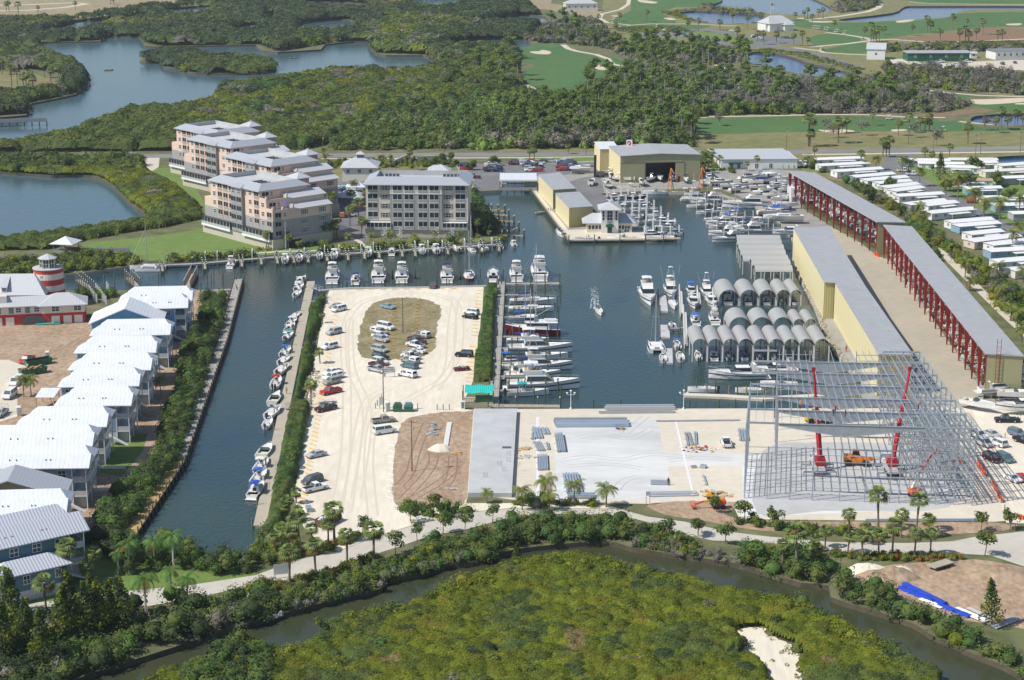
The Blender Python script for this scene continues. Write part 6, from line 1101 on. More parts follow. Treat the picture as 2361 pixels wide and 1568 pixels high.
for i,y in enumerate((680,706,731,776,803,836,868,900)):
 x0=1154-(y-660)*.068; dock('%s finger dock from the top, east of the walkway'%ordn(i),[(x0,y),(x0+72,y+.3)],.9,.1,'dockgrey',3.2,'piling_green',2.6,(1,),'finger_dock')
dock('timber dock along the quay below the moored motor yachts',[(1137,936),(1291,937.5)],2.2,.15,'dockwood',5.,'piling_green',1.8,(1,),'dock',cap=True)
dock('long dock lined with boat lifts in front of the apartment blocks',[(325,613),(445,609),(590,597),(640,593),(790,586),(940,577),(1065,569.5),(1155,564)],1.9,.15,'dockgrey',6,'piling_green',1.8,(1,),'dock',cap=True)
for i,(x,y) in enumerate([(372,612),(470,607),(555,601),(600,596),(637,594),(675,592),(708,591),(752,588),(800,586),(838,583),(872,581),(925,578),(955,577),(1030,572),(1108,567),(1148,565)]): dock('%s short dock finger from the left along the apartment dock'%ordn(i),[(x,y),(x+3,y+14)],.8,.12,'dockwood',3.,'piling_green',1.7,(1,-1),'finger_dock',cap=True)
dock('yellow timber dock beside the dark trees right of the apartment block',[(1111,476),(1164,545)],1.6,.15,'docknew',3.2,'piling_green',1.7,(1,-1),'dock',cap=True)
for i,(x,y) in enumerate([(1118,483),(1127,494),(1139,508),(1150,523),(1162,541)]): dock('%s yellow finger dock from the far end beside the dark trees'%ordn(i),[(x,y),(x+46,y+3)],.9,.12,'docknew',2.6,'piling_green',2.,(1,-1),'finger_dock',cap=True)
dock('small low landing dock on the wharf below the warehouses',[(1235,487),(1267,484)],1.3,-.4,'dockgrey',3,'piling',1.)
dock('timber wharf edge along the two yellow warehouses',[(1227,440),(1311,553)],1.2,.1,'dockwood',2.6,'piling_green',.9,(-1,),'wharf')
dock('timber wharf in front of the marina office',[(1311,553.5),(1487,551.5),(1569,549.5)],2.,.12,'dockwood',8.,'piling_green',2.,(-1,),'wharf',cap=True)
dock('small floating dock with an inflatable boat left of the arched covers',[(1533,745),(1534,774)],2.6,WZ+.5,'slab_grey',9,'piling',1.8,(-1,),'floating_dock',th=.5)
dock('floating dock beside the catamaran',[(1543,799),(1544,832)],1.7,WZ+.5,'slab_grey',9,'piling',1.8,(1,),'floating_dock',th=.5)
dock('floating dock beside the large white motor yacht',[(1527,677),(1532,714)],2.2,WZ+.5,'slab_grey',9,'piling',1.8,(-1,),'floating_dock',th=.5)
dock('short walkway linking the inflatable boat dock to the covers',[(1542,757),(1590,755)],1.,.0,'galv',9,'piling',1.)
dock('long floating concrete pier reaching toward the steel frame',[(1578,905),(1680,909),(1760,914),(1930,905)],2.3,WZ+.6,'concrete_lot',9.,'piling',2.4,(1,),'floating_dock',th=.6)
for i,(x,y0,y1) in enumerate([(1573,672,722),(1614,675,700),(1650,680,720),(1583,720,795)]):
 a=G(x,y1,WZ);b=G(x,y0,WZ)
 dock('%s white railed finger pier from the left behind the arched covers'%ordn(i),[(x,y1),(x-3,y0)],.7,.1,'offwhite',2.,'offwhite',2.2,(1,),'finger_pier')
# inner basin fingers with white pilings
FI=[((1400,452),(1480,449)),((1410,466),(1492,462)),((1424,481),(1508,477)),((1440,496),(1524,492)),((1456,510),(1541,507)),((1472,524),(1556,521)),((1486,538),(1566,536))]
for i,(A,B) in enumerate(FI): dock('%s finger dock from the back, right of the marina office'%ordn(i),[A,B],.9,.05,'dockgrey',2.6,'pvc_white',2.6,(1,-1),'finger_dock')
FR=[((1625,456),(1590,459)),((1665,470),(1605,474)),((1700,484),(1625,489)),((1735,500),(1640,505)),((1770,516),(1652,522)),((1800,530),(1668,538))]
for i,(A,B) in enumerate(FR): dock('%s finger dock from the back, along the crowded right shore'%ordn(i),[A,B],.9,.05,'dockwood',3.,'offwhite',2.4,(1,),'finger_dock')
rp=random.Random(9)
def mpile(pts,label,group,m='piling_green',h=3.2,cap=False):
 for x,y in pts: link('mooring_pile',pile(-3.,h,.17,m,cap),None,label,'mooring pile',group,None,(*G(x,y,WZ),0))
mpile([(240,655),(264,653),(365,648),(457,640),(487,650),(493,644),(512,640),(515,648),(541,642),(545,655),(463,655),(478,652)],'lone wooden mooring pile standing in the channel by the townhouses','mooring piles by the townhouses','piling',2.)
mpile([(x,668-(x-760)*.02) for x in range(790,1150,24)]+[(x,640) for x in (850,905,958,1008,1062,1107,1160)],'green mooring pile between the yachts north of the lot','mooring piles behind the lot yachts',h=1.8)
mpile([(x+rp.uniform(-5,5),y) for y in (682,707,732,777,804,837,869,901,918) for x in (1196,1228,1260,1289)],'green mooring pile of a yacht berth','mooring piles of the east berths',h=2.3)
mpile([(1300+i*10,548-i*0) for i in range(0)]+[(1368,939),(1431,939),(1590,940),(1657,939),(1695,939)],'short pile against the seawall of the building site','seawall piles',h=1.)
mpile([(1606,904),(1649,907),(1700,911)],'dark pile along the long floating pier','piles of the long floating pier',h=2.6)
# ================================================================ boats
def hull(L,B,H,draft=.3,rake=.12,fl=.82,pb=.0,bowrise=.35,tr=.9,n=9):
 secs=[]
 for i in range(n):
  t=i/(n-1); x=L*t; w=B/2*((tr+(1-tr)*min(1,t*3.)) if t<.45 else max(.02,(1-((t-.45)/.55)**2.2)))
  z=H*(1+bowrise*t*t); wc=w*fl*(1-.25*max(0,t-.5)); k=-draft*(1-max(0,t-.75)*3.2); xs=x+(t**4)*L*rake
  secs.append([(xs,w,z),(xs-.0,wc,.12),(x,0.001,k),(xs,-wc,.12),(xs,-w,z)])
 m=MB().loft(secs,0,False); a=secs[0]; o=len(m.v); m.v+= [tuple(p) for p in a]; m.f.append((o+4,o+3,o+2,o+1,o)); m.mi.append(0)
 return m,secs
def deckmesh(secs,i0=0,i1=None,inset=.12,drop=0.,rim=True):
 S=secs[i0:i1]; m=MB(); v=[];f=[]
 for q in S:
  y=q[0][1]; z=q[0][2]; yi=max(.01,y-inset); v+=[(q[0][0],y,z+.02),(q[0][0],yi,z+.02),(q[0][0],yi*.96,z-drop),(q[0][0],-yi*.96,z-drop),(q[0][0],-yi,z+.02),(q[0][0],-y,z+.02)]
 n=len(S)
 for i in range(n-1):
  for j in range(5): f.append((i*6+j,(i+1)*6+j,(i+1)*6+j+1,i*6+j+1)[::-1])
 m.add(v,f); 
 return m
def motor(x,y,z,s=1.,mi=0): return MB().tb((x-.75*s,x-.15*s,y-.2*s,y+.2*s),z+.35*s,(x-.65*s,x-.2*s,y-.16*s,y+.16*s),z+.95*s,mi).tb((x-.5*s,x-.3*s,y-.08*s,y+.08*s),z-.6*s,(x-.55*s,x-.3*s,y-.12*s,y+.12*s),z+.35*s,mi)
def bimini(x0,x1,w,z,z0,th=.08):
 m=MB()
 v=[];f=[]
 for x,dz in ((x0,-.12),((x0+x1)/2,0),(x1,-.12)):
  for y,dy in ((-w/2,-.14),(0,0.02),(w/2,-.14)): v.append((x,y,z+dz+dy))
 m.add(v,[(0,3,4,1),(1,4,5,2),(3,6,7,4),(4,7,8,5)]); m.add([(a,b,c-th) for a,b,c in v],[(1,4,3,0),(2,5,4,1),(4,7,6,3),(5,8,7,4),])
 return m
def posts(x0,x1,w,z0,z1,r=.035):
 m=MB()
 for x in (x0,x1):
  for y in (-w/2,w/2): m.tube((x,y,z0),(x,y,z1),r,4)
 return m
def rail(secs,i0,h=.55,r=.03):
 m=MB(); P=[Vector(q[0])for q in secs[i0:]]; Pm=[Vector(q[4]) for q in secs[i0:]]
 for A in (P,Pm):
  for a,b in zip(A[:-1],A[1:]): m.tube(a+Vector((0,0,h)),b+Vector((0,0,h)),r,3); m.tube(a,a+Vector((0,0,h)),r,3)
 m.tube(P[-1]+Vector((0,0,h)),Pm[-1]+Vector((0,0,h)),r,3); return m
# centre console with T-top
def mk_console(nm,L=7.4,B=2.5,top=True,mot=2):
 h,s=hull(L,B,.95); p=[('hull',h,'white','hull'),('deck',deckmesh(s,0,None,.18,.45),'gel')]
 p.append(('console',MB().tb((L*.36,L*.5,-.45,.45),.5,(L*.38,L*.46,-.4,.4),1.55).tb((L*.26,L*.32,-.5,.5),.5,(L*.26,L*.31,-.5,.5),1.25),'white'))
 p.append(('windshield',MB().tb((L*.45,L*.47,-.42,.42),1.5,(L*.42,L*.43,-.38,.38),1.95),'windscreen'))
 if top: p.append(('t_top',bimini(L*.26,L*.52,1.9,2.75,0),'white','top')); p.append(('frame',posts(L*.32,L*.48,1.1,.5,2.6),'silver'))
 for k in range(mot): p.append(('outboard',motor(-.0,(k-(mot-1)/2)*.62,.35,1.1),'rubber','motor'))
 kind(nm,p)
mk_console('console'); mk_console('skiff',5.6,2.1,False,1); 
def mk_cruiser(nm,L,B,H,fly=False,tower=False,canvas=False,rear=True,cab=1.25):
 h,s=hull(L,B,H,.4,.13,.8,bowrise=.5); b_=MB()
 for q in (0,4): b_.loft([[(r[q][0],r[q][1]*.9+(.02 if q==0 else -.02)+r[1 if q==0 else 3][1]*.1,.12+(r[q][2]-.12)*f) for r in s] for f in (.52,.66)],0,False)
 p=[('hull',h,'white','hull'),('hull_window',b_,'dark'),('rub_rail',rail(s,0,.02,.05),'silver'),('deck',deckmesh(s,2,None,.1,.06),'gel'),('cockpit',deckmesh(s,0,3,.2,.6),'offwhite')]
 z=H*1.02; p.append(('cabin',MB().tb((L*.28,L*.74,-B*.36,B*.36),z,(L*.32,L*.58,-B*.30,B*.30),z+cab*(.85 if not fly else 1.3)),'white'))
 zc=z+cab*(.85 if not fly else 1.3)
 p.append(('window',MB().tb((L*.30,L*.715,-B*.362,B*.362),z+cab*.35,(L*.322,L*.615,-B*.318,B*.318),z+cab*.8*(1 if not fly else 1.25)),'glass'))
 if fly:
  p.append(('flybridge',MB().tb((L*.26,L*.56,-B*.31,B*.31),zc,(L*.24,L*.54,-B*.33,B*.33),zc+.75).tb((L*.32,L*.4,-.5,.5),zc+.4,(L*.32,L*.38,-.5,.5),zc+1.2),'white'))
  p.append(('flybridge_floor',MB().box(L*.27,L*.5,-B*.28,B*.28,zc+.7,zc+.78),'tan'))
  if not tower: p.append(('hardtop',bimini(L*.26,L*.48,B*.58,zc+2.5,0,.1),'white','top')); p.append(('frame',posts(L*.28,L*.46,B*.5,zc+.6,zc+2.4),'silver'))
 if tower:
  m=posts(L*.3,L*.46,B*.5,zc,zc+2.2,.04)
  for y in (-1,1):
   m.tube((L*.3,y*B*.25,zc+2.2),(L*.35,y*.55,zc+4.4),.04,4); m.tube((L*.46,y*B*.25,zc+2.2),(L*.42,y*.55,zc+4.4),.04,4)
  for q in range(5): m.tube((L*.31,-B*.22+q*.05,zc+2.3+q*.4),(L*.31,B*.22-q*.05,zc+2.3+q*.4),.025,3)
  p.append(('tower',m,'silver')); p.append(('tower_top',bimini(L*.33,L*.44,1.4,zc+5.3,0),'white','top')); p.append(('hardtop',bimini(L*.28,L*.48,B*.55,zc+2.3,0,.1),'white'))
  m=MB()
  for y in (-1,1): m.tube((L*.4,y*B*.42,z),(L*.22,y*B*.75,z+7),.035,4)
  p.append(('outrigger',m,'silver'))
 if canvas: p.append(('canvas',bimini(L*.16,L*.5,B*.7,z+cab+1.,0,.08),'navy','top')); p.append(('frame',posts(L*.18,L*.46,B*.62,z,z+cab+.9),'silver'))
 if not fly and not canvas: p.append(('arch',MB().prof([(L*.24,z),(L*.3,z),(L*.25,z+1.5),(L*.2,z+1.5)],-B*.4,-B*.36).prof([(L*.24,z),(L*.3,z),(L*.25,z+1.5),(L*.2,z+1.5)],B*.36,B*.4).box(L*.2,L*.25,-B*.4,B*.4,z+1.42,z+1.55),'white'))
 p.append(('bow_rail',rail(s,4),'silver')); p.append(('swim_platform',MB().box(-.9,0,-B*.42,B*.42,.15,.25),'offwhite'))
 p.append(('door',MB().box(L*.283,L*.3,-.4,.4,z-.4,z+.8),'glass'))
 kind(nm,p)
mk_cruiser('express',8.6,3.,1.05,canvas=True); mk_cruiser('express_open',8.6,3.,1.05); mk_cruiser('yacht',13.5,4.5,1.5,fly=True,cab=1.5); mk_cruiser('sport',12.5,4.3,1.4,fly=True,tower=True,cab=1.4)
mk_cruiser('bigyacht',18,5.4,1.9,fly=True,cab=1.8)
# trawler
h,s=hull(14,4.6,1.8,.5,.05,.9,bowrise=.5); p=[('hull',h,'maroon','hull'),('deck',deckmesh(s,0,None,.12,.2),'offwhite'),('rub_rail',rail(s,0,.05,.07),'white'),('cabin',MB().box(3,9.,-1.7,1.7,1.8,3.6).tb((7,9.6,-1.6,1.6),3.6,(7,9.,-1.5,1.5),5.2),'white'),('window',MB().box(3.4,9.05,-1.72,1.72,2.7,3.3).tb((7.1,9.62,-1.62,1.62),4.2,(7.1,9.4,-1.58,1.58),4.9),'glass'),('boat_deck',MB().box(.8,9.2,-2,2,3.6,3.7),'white'),('mast',MB().tube((6.6,0,3.6),(6.6,0,9.5),.08,5).tube((6.6,0,5),(2.5,0,7.5),.06,4),'offwhite'),('bow_rail',rail(s,4,.8),'silver'),('dinghy',MB().tb((1.4,4,-.6,.6),3.8,(1.2,4.4,-.7,.7),4.3),'gel')]; kind('trawler',p)
def mk_sail(nm,L,B,mh):
 h,s=hull(L,B,1.05,.7,.06,.7,bowrise=.25,tr=.6); p=[('hull',h,'white','hull'),('deck',deckmesh(s,0,None,.1,.03),'gel'),('cabin',MB().tb((L*.34,L*.72,-B*.27,B*.27),1.05,(L*.36,L*.68,-B*.22,B*.22),1.6),'white'),('window',MB().tb((L*.38,L*.66,-B*.262,B*.262),1.2,(L*.38,L*.66,-B*.24,B*.24),1.42),'glass'),('cockpit',MB().box(L*.1,L*.32,-B*.2,B*.2,1.0,1.12),'tan'),('mast',MB().tube((L*.6,0,1.2),(L*.6,0,mh),.11,6,.07).tube((L*.6,-1.,mh*.62),(L*.6,1.,mh*.62),.04,4),'silver'),('boom',MB().tube((L*.6,0,2.4),(L*.2,0,2.5),.07,5),'silver'),('sail_cover',MB().tube((L*.59,0,2.65),(L*.22,0,2.62),.2,6,.12),'blue','top'),('bow_rail',rail(s,5,.6,.025),'silver')]
 m=MB().tube((L*1.05,0,1.3),(L*.6,0,mh-.2),.022,3).tube((0,0,1.1),(L*.6,0,mh-.1),.022,3)
 for y in (-1,1): m.tube((L*.58,y*B*.45,1.1),(L*.6,y*1.,mh*.62),.018,3).tube((L*.6,y*1.,mh*.62),(L*.6,0,mh-.3),.018,3)
 p.append(('rigging',m,'silver')); p.append(('dodger',bimini(L*.2,L*.38,B*.5,2.7,0),'navy','canvas')); kind(nm,p)
mk_sail('sloop',10.5,3.4,14.5); mk_sail('sloop_small',8,2.8,11)
# inflatable, racked boat, runabout under cover
kind('inflatable',[('tube',MB().tube((0,-.8,.3),(3.2,-.7,.4),.28,7).tube((0,.8,.3),(3.2,.7,.4),.28,7).tube((3.2,-.7,.4),(4.2,0,.55),.28,7).tube((3.2,.7,.4),(4.2,0,.55),.28,7),'white','hull'),('floor',MB().box(0,3.3,-.7,.7,.1,.25),'grey'),('console',MB().box(1.3,1.8,-.3,.3,.2,1.1),'white'),('outboard',motor(0,0,.2,1.),'rubber'),('roll_bar',bimini(.1,.9,1.4,1.7,0),'black')])
h,s=hull(6.8,2.4,.95); kind('racked',[('hull',h,'white','hull'),('deck',deckmesh(s,0,None,.2,.3),'gel'),('console',MB().tb((2.2,3.4,-.5,.5),.7,(2.3,3.,-.45,.45),1.5),'white'),('outboard',motor(0,0,.45,1.35),'rubber','motor')])

h,s=hull(7.6,2.6,1.1); kind('bowrider',[('hull',h,'white','hull'),('deck',deckmesh(s,4,None,.12,.05),'gel'),('cockpit',deckmesh(s,0,5,.2,.5),'offwhite'),('windscreen',MB().tb((3.4,4.4,-.95,.95),1.2,(3.3,3.6,-.8,.8),1.75),'windscreen'),('seat',MB().box(.5,1.2,-.9,.9,.7,1.2),'cream'),('outdrive',MB().tb((-.5,0,-.25,.25),-.2,(-.35,0,-.2,.2),.5),'rubber')])
h,s=hull(7.6,2.6,1.1); kind('covered',[('hull',h,'white','hull'),('boat_cover',MB().loft([[(x,y*max(.05,min(1,(8-x)/3.))*1.3,1.15+(1-abs(y))*.7*min(1,(8.2-x)/4)) for y in (-1,-.5,0,.5,1)] for x in (0,2,4,6,7.6)],0,False).add([(0,-1.3,1.1),(0,1.3,1.1),(0,0,1.9)],[(0,1,2)]),'navy','top')])
def boat(kd,label,px,py,rz,L0=None,z=WZ,sc=1.,paint=None,name=None,group=None,skip=(),stern=True,mid=True,cat='boat'):
 nmn=name or {'console':'center_console_boat','skiff':'skiff','express':'cabin_cruiser','express_open':'cabin_cruiser','yacht':'motor_yacht','sport':'sportfishing_boat','bigyacht':'motor_yacht','trawler':'trawler','sloop':'sailboat','sloop_small':'sailboat','inflatable':'inflatable_boat','racked':'racked_boat','bowrider':'runabout','covered':'covered_boat'}[kd]
 Ls={'console':7.4,'skiff':5.6,'express':8.6,'express_open':8.6,'yacht':13.5,'sport':12.5,'bigyacht':18,'trawler':14,'sloop':10.5,'sloop_small':8,'inflatable':4,'racked':6.8,'bowrider':7.6,'covered':7.6}[kd]*sc
 a=G(px,py,min(z,0)) if z<1 else G(px,py,0); r=R(rz)
 if mid: a=(a[0]-math.cos(r)*Ls/2,a[1]-math.sin(r)*Ls/2)
 return place(kd,nmn,label,cat,(*a,z),r,group,paint,sc,skip)
def S(kd,label,px,py,rz,**k): k['mid']=False; return boat(kd,label,px,py,rz,**k)
# lifts and boats in front of the apartments (sterns toward the viewer; the point given is the stern)
LB=[('yacht',529,620,88,.62,{},'small flybridge cruiser with its name on the transom, left end of the apartment dock'),('console',657,607,95,1,{'motor':'rubber'},'cream topped outboard boat on the lift right of the flagpole corner'),('console',690,603,95,.95,{'top':'navy'},'outboard boat with a dark blue top, second on the apartment lifts'),('console',737,597,95,.9,{'top':'black'},'outboard boat with a black top on the apartment lifts'),('console',770,597,93,1.05,{'motor':'dgrey'},'white topped triple seat boat on the lift below the leaning palm'),('console',849,591,93,1,{'top':'gel','motor':'rubber'},'white topped boat with a navy rear cover on a lift'),('express_open',903,590,93,.85,{'hull':'gel'},'cream pilothouse boat on the lift before the grey apartment block'),('console',975,585,100,1,{'motor':'silver'},'white boat with raised bow rail on the lift left of the twin outboard boat'),('console',1008,585,100,1.05,{'motor':'rubber'},'twin outboard boat on the lift right of centre of the grey block'),('skiff',1059,581,110,1,{'hull':'cream'},'cream open skiff on a low lift'),('sloop',1093,586,105,.75,{},'white sailboat with a blue sail cover in front of the grey apartment block'),('bowrider',1122,579,115,.85,{},'white runabout right of the blue covered sailboat'),('console',1155,577,95,.85,{'top':'green'},'outboard boat with a green top at the right end of the apartment dock'),('console',1187,571,100,.8,{},'small white boat by the last fingers below the dark trees')]
for kd,x,y,rz,sc,pt,lb in LB: S(kd,lb,x,y,rz,sc=sc,paint=pt,z=WZ+(.9 if kd in('console','skiff','bowrider') and x<1150 else 0))
lf=MB().bar((0,-1.9,2.6),(0,1.9,2.6),.25,.35).box(-.15,.15,-2.,-1.7,-2.,2.7).box(-.15,.15,1.7,2.,-2.,2.7)
LFM=lf.mesh('lift_beam','pvc_white')
for i,(x,y) in enumerate([(657,600),(690,597),(737,591),(770,590),(849,584),(975,580),(1008,579),(1059,575),(1122,573),(462,606),(490,604),(570,600),(820,588),(945,581)]):
 link('boat_lift',LFM,None,'white beam of a boat lift on the apartment dock','boat lift','boat lift beams on the apartment dock',None,(*G(x+12,y,WZ),WZ+.8),R(5)); 
# yachts north of the lot
for kd,x,y,sc,pt,lb in [('yacht',765,655,1.,{},'white motor yacht with wide rear windows, leftmost of the row behind the lot'),('express',819,657,1.,{},'dark blue topped cruiser between two white motor yachts'),('yacht',872,653,1.05,{'top':'gel'},'white flybridge yacht with two tall outriggers, third in the row behind the lot'),('yacht',926,653,.98,{},'white motor yacht with a dinghy on its flybridge, fourth in the row behind the lot'),('yacht',1031,653,.95,{'top':'navy'},'motor yacht with blue canvas on the flybridge'),('express_open',1138,651,1.25,{},'broad white cruiser with tan rear canvas beside the red sailboat'),('yacht',1192,650,.98,{},'white yacht just left of the biggest yacht'),('bigyacht',1246,649,1.0,{'top':'gel'},'biggest cream motor yacht at the corner pier')]: S(kd,lb,x,y,92,sc=sc,paint=pt)
S('sloop','sailboat with a dark red hull and bare mast moored behind the lot',1081,650,90,sc=1.05,paint={'hull':'maroon','top':'dgrey'})
# west floating dock boats
WD=[('express_open',697,657,80,.85,{},'white walkaround boat at the top end of the floating dock'),('console',693,672,80,.95,{},'white topped boat, second at the top of the floating dock'),('skiff',690,686,80,1.05,{'hull':'gel'},'open skiff with a yellow waterline, third at the floating dock'),
('skiff',684,738,75,1,{},'small boat with a teal bimini tied to the floating dock'),('console',676,752,78,.85,{},'short white boat below the teal bimini boat'),('express_open',671,768,80,.8,{},'white cabin boat with a hard top beside the floating dock'),('console',668,785,80,.9,{'top':'teal'},'teal topped outboard boat at the floating dock'),('console',661,824,82,1,{'top':'blue','hull':'white'},'blue topped outboard boat at the floating dock'),('skiff',656,843,75,1.15,{},'white center console with a bare deck below the blue topped boat'),('skiff',650,866,75,1.25,{'hull':'gel'},'cream open boat with a single outboard at the floating dock'),
('console',642,898,88,1.1,{'top':'red'},'white boat with a red canvas frame at the floating dock'),('bowrider',636,938,85,1.1,{},'runabout with a dark blue windscreen cover at the floating dock'),('skiff',627,968,75,1.3,{},'white bow rider with a black seat cover'),('skiff',622,990,85,1.05,{},'square bowed white skiff with one outboard'),('bowrider',610,1062,82,1.1,{},'white cuddy boat, first of the lower cluster at the floating dock'),('console',603,1092,82,1.05,{'top':'gel'},'white topped boat in the lower cluster at the floating dock'),('console',597,1120,82,1.1,{'top':'blue'},'light blue topped boat in the lower cluster at the floating dock'),('express',590,1152,82,.95,{'top':'royal'},'royal blue canvas cruiser at the bottom of the floating dock')]
for kd,x,y,rz,sc,pt,lb in WD: S(kd,lb,x-10,y,rz,sc=sc,paint=pt)
# east berths, bows right or left
EB=[('sloop',1226,700,3,1.25,{'top':'navy'},'long white ketch nearest the biggest yacht'),('sloop',1222,718,2,1.2,{'top':'dgrey','hull':'white'},'white sloop with a dark canvas awning, second berth east of the lot'),('sloop_small',1205,738,5,1.,{'top':'blue','canvas':'blue'},'small sailboat hidden under bright blue covers'),('trawler',1232,771,178,1.05,{},'trawler yacht with a dark red hull east of the lot'),('sloop',1214,790,3,1.05,{'top':'royal'},'sailboat with royal blue sail cover below the red trawler'),('yacht',1236,812,2,1.15,{},'white motor yacht with a raised pilothouse, bow to the right'),('bowrider',1265,826,2,1.1,{},'low white runabout tucked between the motor yachts'),('sport',1243,852,3,1.1,{},'white sportfishing yacht with bow rail and flybridge, bow to the right'),('yacht',1220,872,3,.95,{'top':'navy'},'motor yacht with dark blue flybridge canvas'),('yacht',1243,896,2,1.2,{'top':'white'},'longest white motor yacht in the lowest berth east of the lot'),('console',1213,911,4,1.25,{'top':'teal'},'white center console boat with teal covers beside the quay'),('express',1180,836,5,.9,{'top':'blue'},'cruiser with blue canvas close to the walkway'),('bowrider',1180,850,5,.9,{},'small white boat close to the walkway')]
for kd,x,y,rz,sc,pt,lb in EB: boat(kd,lb,x,y,rz,sc=sc,paint=pt)
# right cluster, bows toward the viewer
def bow(kd,label,px,py,rz=270,**k):
 Ls={'bigyacht':18,'yacht':13.5,'sport':12.5,'express':8.6,'express_open':8.6,'sloop':10.5,'sloop_small':8,'console':7.4,'skiff':5.6,'bowrider':7.6,'inflatable':4,'covered':7.6}[kd]*k.get('sc',1)
 a=G(px,py,WZ); r=R(rz); nmn={'bigyacht':'motor_yacht','yacht':'motor_yacht','sport':'sportfishing_boat','express':'cabin_cruiser','express_open':'cabin_cruiser','sloop':'sailboat','sloop_small':'sailboat','console':'center_console_boat','skiff':'skiff','bowrider':'runabout','inflatable':'inflatable_boat','covered':'covered_boat'}[kd]
 return place(kd,nmn,label,'boat',(a[0]-math.cos(r)*Ls*1.08,a[1]-math.sin(r)*Ls*1.08,WZ),r,None,k.get('paint'),k.get('sc',1))
bow('bigyacht','large white motor yacht with dark windscreen, bow to the viewer, left of the boat covers',1500,705,272,sc=.93)
bow('sport','sportfishing boat with tall tower behind the small sailboat, left of the boat covers',1550,688,90+180,sc=.95)
bow('sloop_small','small sailboat with a furled blue sail, bow to the viewer',1556,715,272)
bow('express_open','white cabin boat, bow to the viewer, behind the left boat cover',1602,713,270,sc=1.1); bow('express','cruiser with a bright blue top next to the back row of boat covers',1597,685,270,sc=1.,paint={'top':'blue'})
bow('express_open','cream hulled cabin boat beside the left boat cover of the back row',1647,712,272,sc=1.15,paint={'hull':'gel'}); bow('sport','tower boat partly hidden behind the cream hulled cabin boat',1635,690,272,sc=.8)
S('express','blue canvas cruiser at the left end of the middle covers',1606,752,90,sc=.95,paint={'top':'blue'}); S('sport','white fishing boat with a tower between the blue cruiser and the covers',1650,750,90,sc=.75)
S('inflatable','white inflatable boat with a black roll bar on the small floating dock',1552,757,90,sc=1.1)
# catamaran
t=thing('catamaran','white catamaran sailboat with bare mast beside a floating dock','boat',(*G(1516,815,WZ),WZ),R(92))
for s in (-1,1): hull(9,1.3,1.,.3,.06,.9)[0].xf((0,s*1.7,0)).build('hull','white',t)
MB().box(.6,7,-1.8,1.8,.7,1.1).build('bridge_deck','gel',t); MB().tb((2.2,6.4,-1.6,1.6),1.1,(2.6,5.4,-1.3,1.3),1.9).build('cabin','white',t); MB().tb((2.3,6.1,-1.58,1.58),1.3,(2.6,5.6,-1.4,1.4),1.65).build('window','glass',t); MB().box(.8,2,-.7,.7,1.1,1.2).build('cockpit','brown',t)
MB().tube((5.2,0,1.2),(5.2,0,15),.11,6,.07).tube((5.2,-1.1,9),(5.2,1.1,9),.04,4).build('mast','silver',t); MB().tube((5.2,0,15),(8.8,0,1),.02,3).tube((5.2,0,15),(3.5,1.8,1),.02,3).tube((5.2,0,15),(3.5,-1.8,1),.02,3).build('rigging','silver',t)
S('skiff','small white tender with one outboard between the catamaran and the floating dock',1530,838,90); S('console','boat with a blue top on the floating dock left of the nearest covers',1563,808,90,sc=.95,paint={'top':'blue'}); S('skiff','gear laden skiff on a lift below the blue topped boat',1570,836,90,sc=1.1)
boat('express_open','white express cruiser with teal canvas moored before the steel frame',1706,872,182,sc=1.5,name='cabin_cruiser'); boat('skiff','open skiff tied to the long floating pier',1622,904,180,sc=1.15); boat('skiff','slim cream skiff further along the floating pier',1730,906,178,sc=1.1,paint={'hull':'gel'}); boat('bowrider','white runabout seen through the steel frame near the pier',1800,893,175,sc=1.1); boat('express_open','white cruiser behind the steel frame beside the nearest covers',1790,862,180,sc=1.3)
# boat making a wake
S('console','white open motorboat crossing the basin ahead of its wake',1378,716,276,sc=.85,skip=('t_top',))
# boats under the arches
for i,(x,y,r) in enumerate(ARCH):
 kd=['console','express_open','console','covered','console','console','bowrider','console','skiff','yacht','express_open','express_open','console','covered'][i]
 if i in(7,8): continue
 place(kd,{'yacht':'motor_yacht','console':'center_console_boat','express_open':'cabin_cruiser','covered':'covered_boat','bowrider':'runabout','skiff':'skiff'}[kd],'boat moored under the %s arched cover from the left in the %s row'%(ordn(i if i<9 else i-9),'nearest' if i<9 else 'back'),'boat',(x,y+1+.02*i,WZ),R(90),None,{'motor':'silver' if i%2 else 'rubber'},.85 if kd!='yacht' else .7)
# fuel dock and office front
boat('console','small boat with a blue cover tied to the wharf pilings by the warehouse',1288,538,100,sc=.8,paint={'top':'royal'}); boat('bowrider','white boat at the corner of the office wharf',1300,547,120,sc=.9); boat('skiff','grey skiff with two people in front of the marina office',1354,557,182,sc=1.25,paint={'hull':'silver'}); boat('bowrider','white boat with a blue bow stripe in front of the marina office',1437,554,182,sc=1.15); boat('console','cream center console boat at the right end of the office wharf',1521,554,180,sc=1.35,paint={'hull':'gel'},skip=('t_top',))
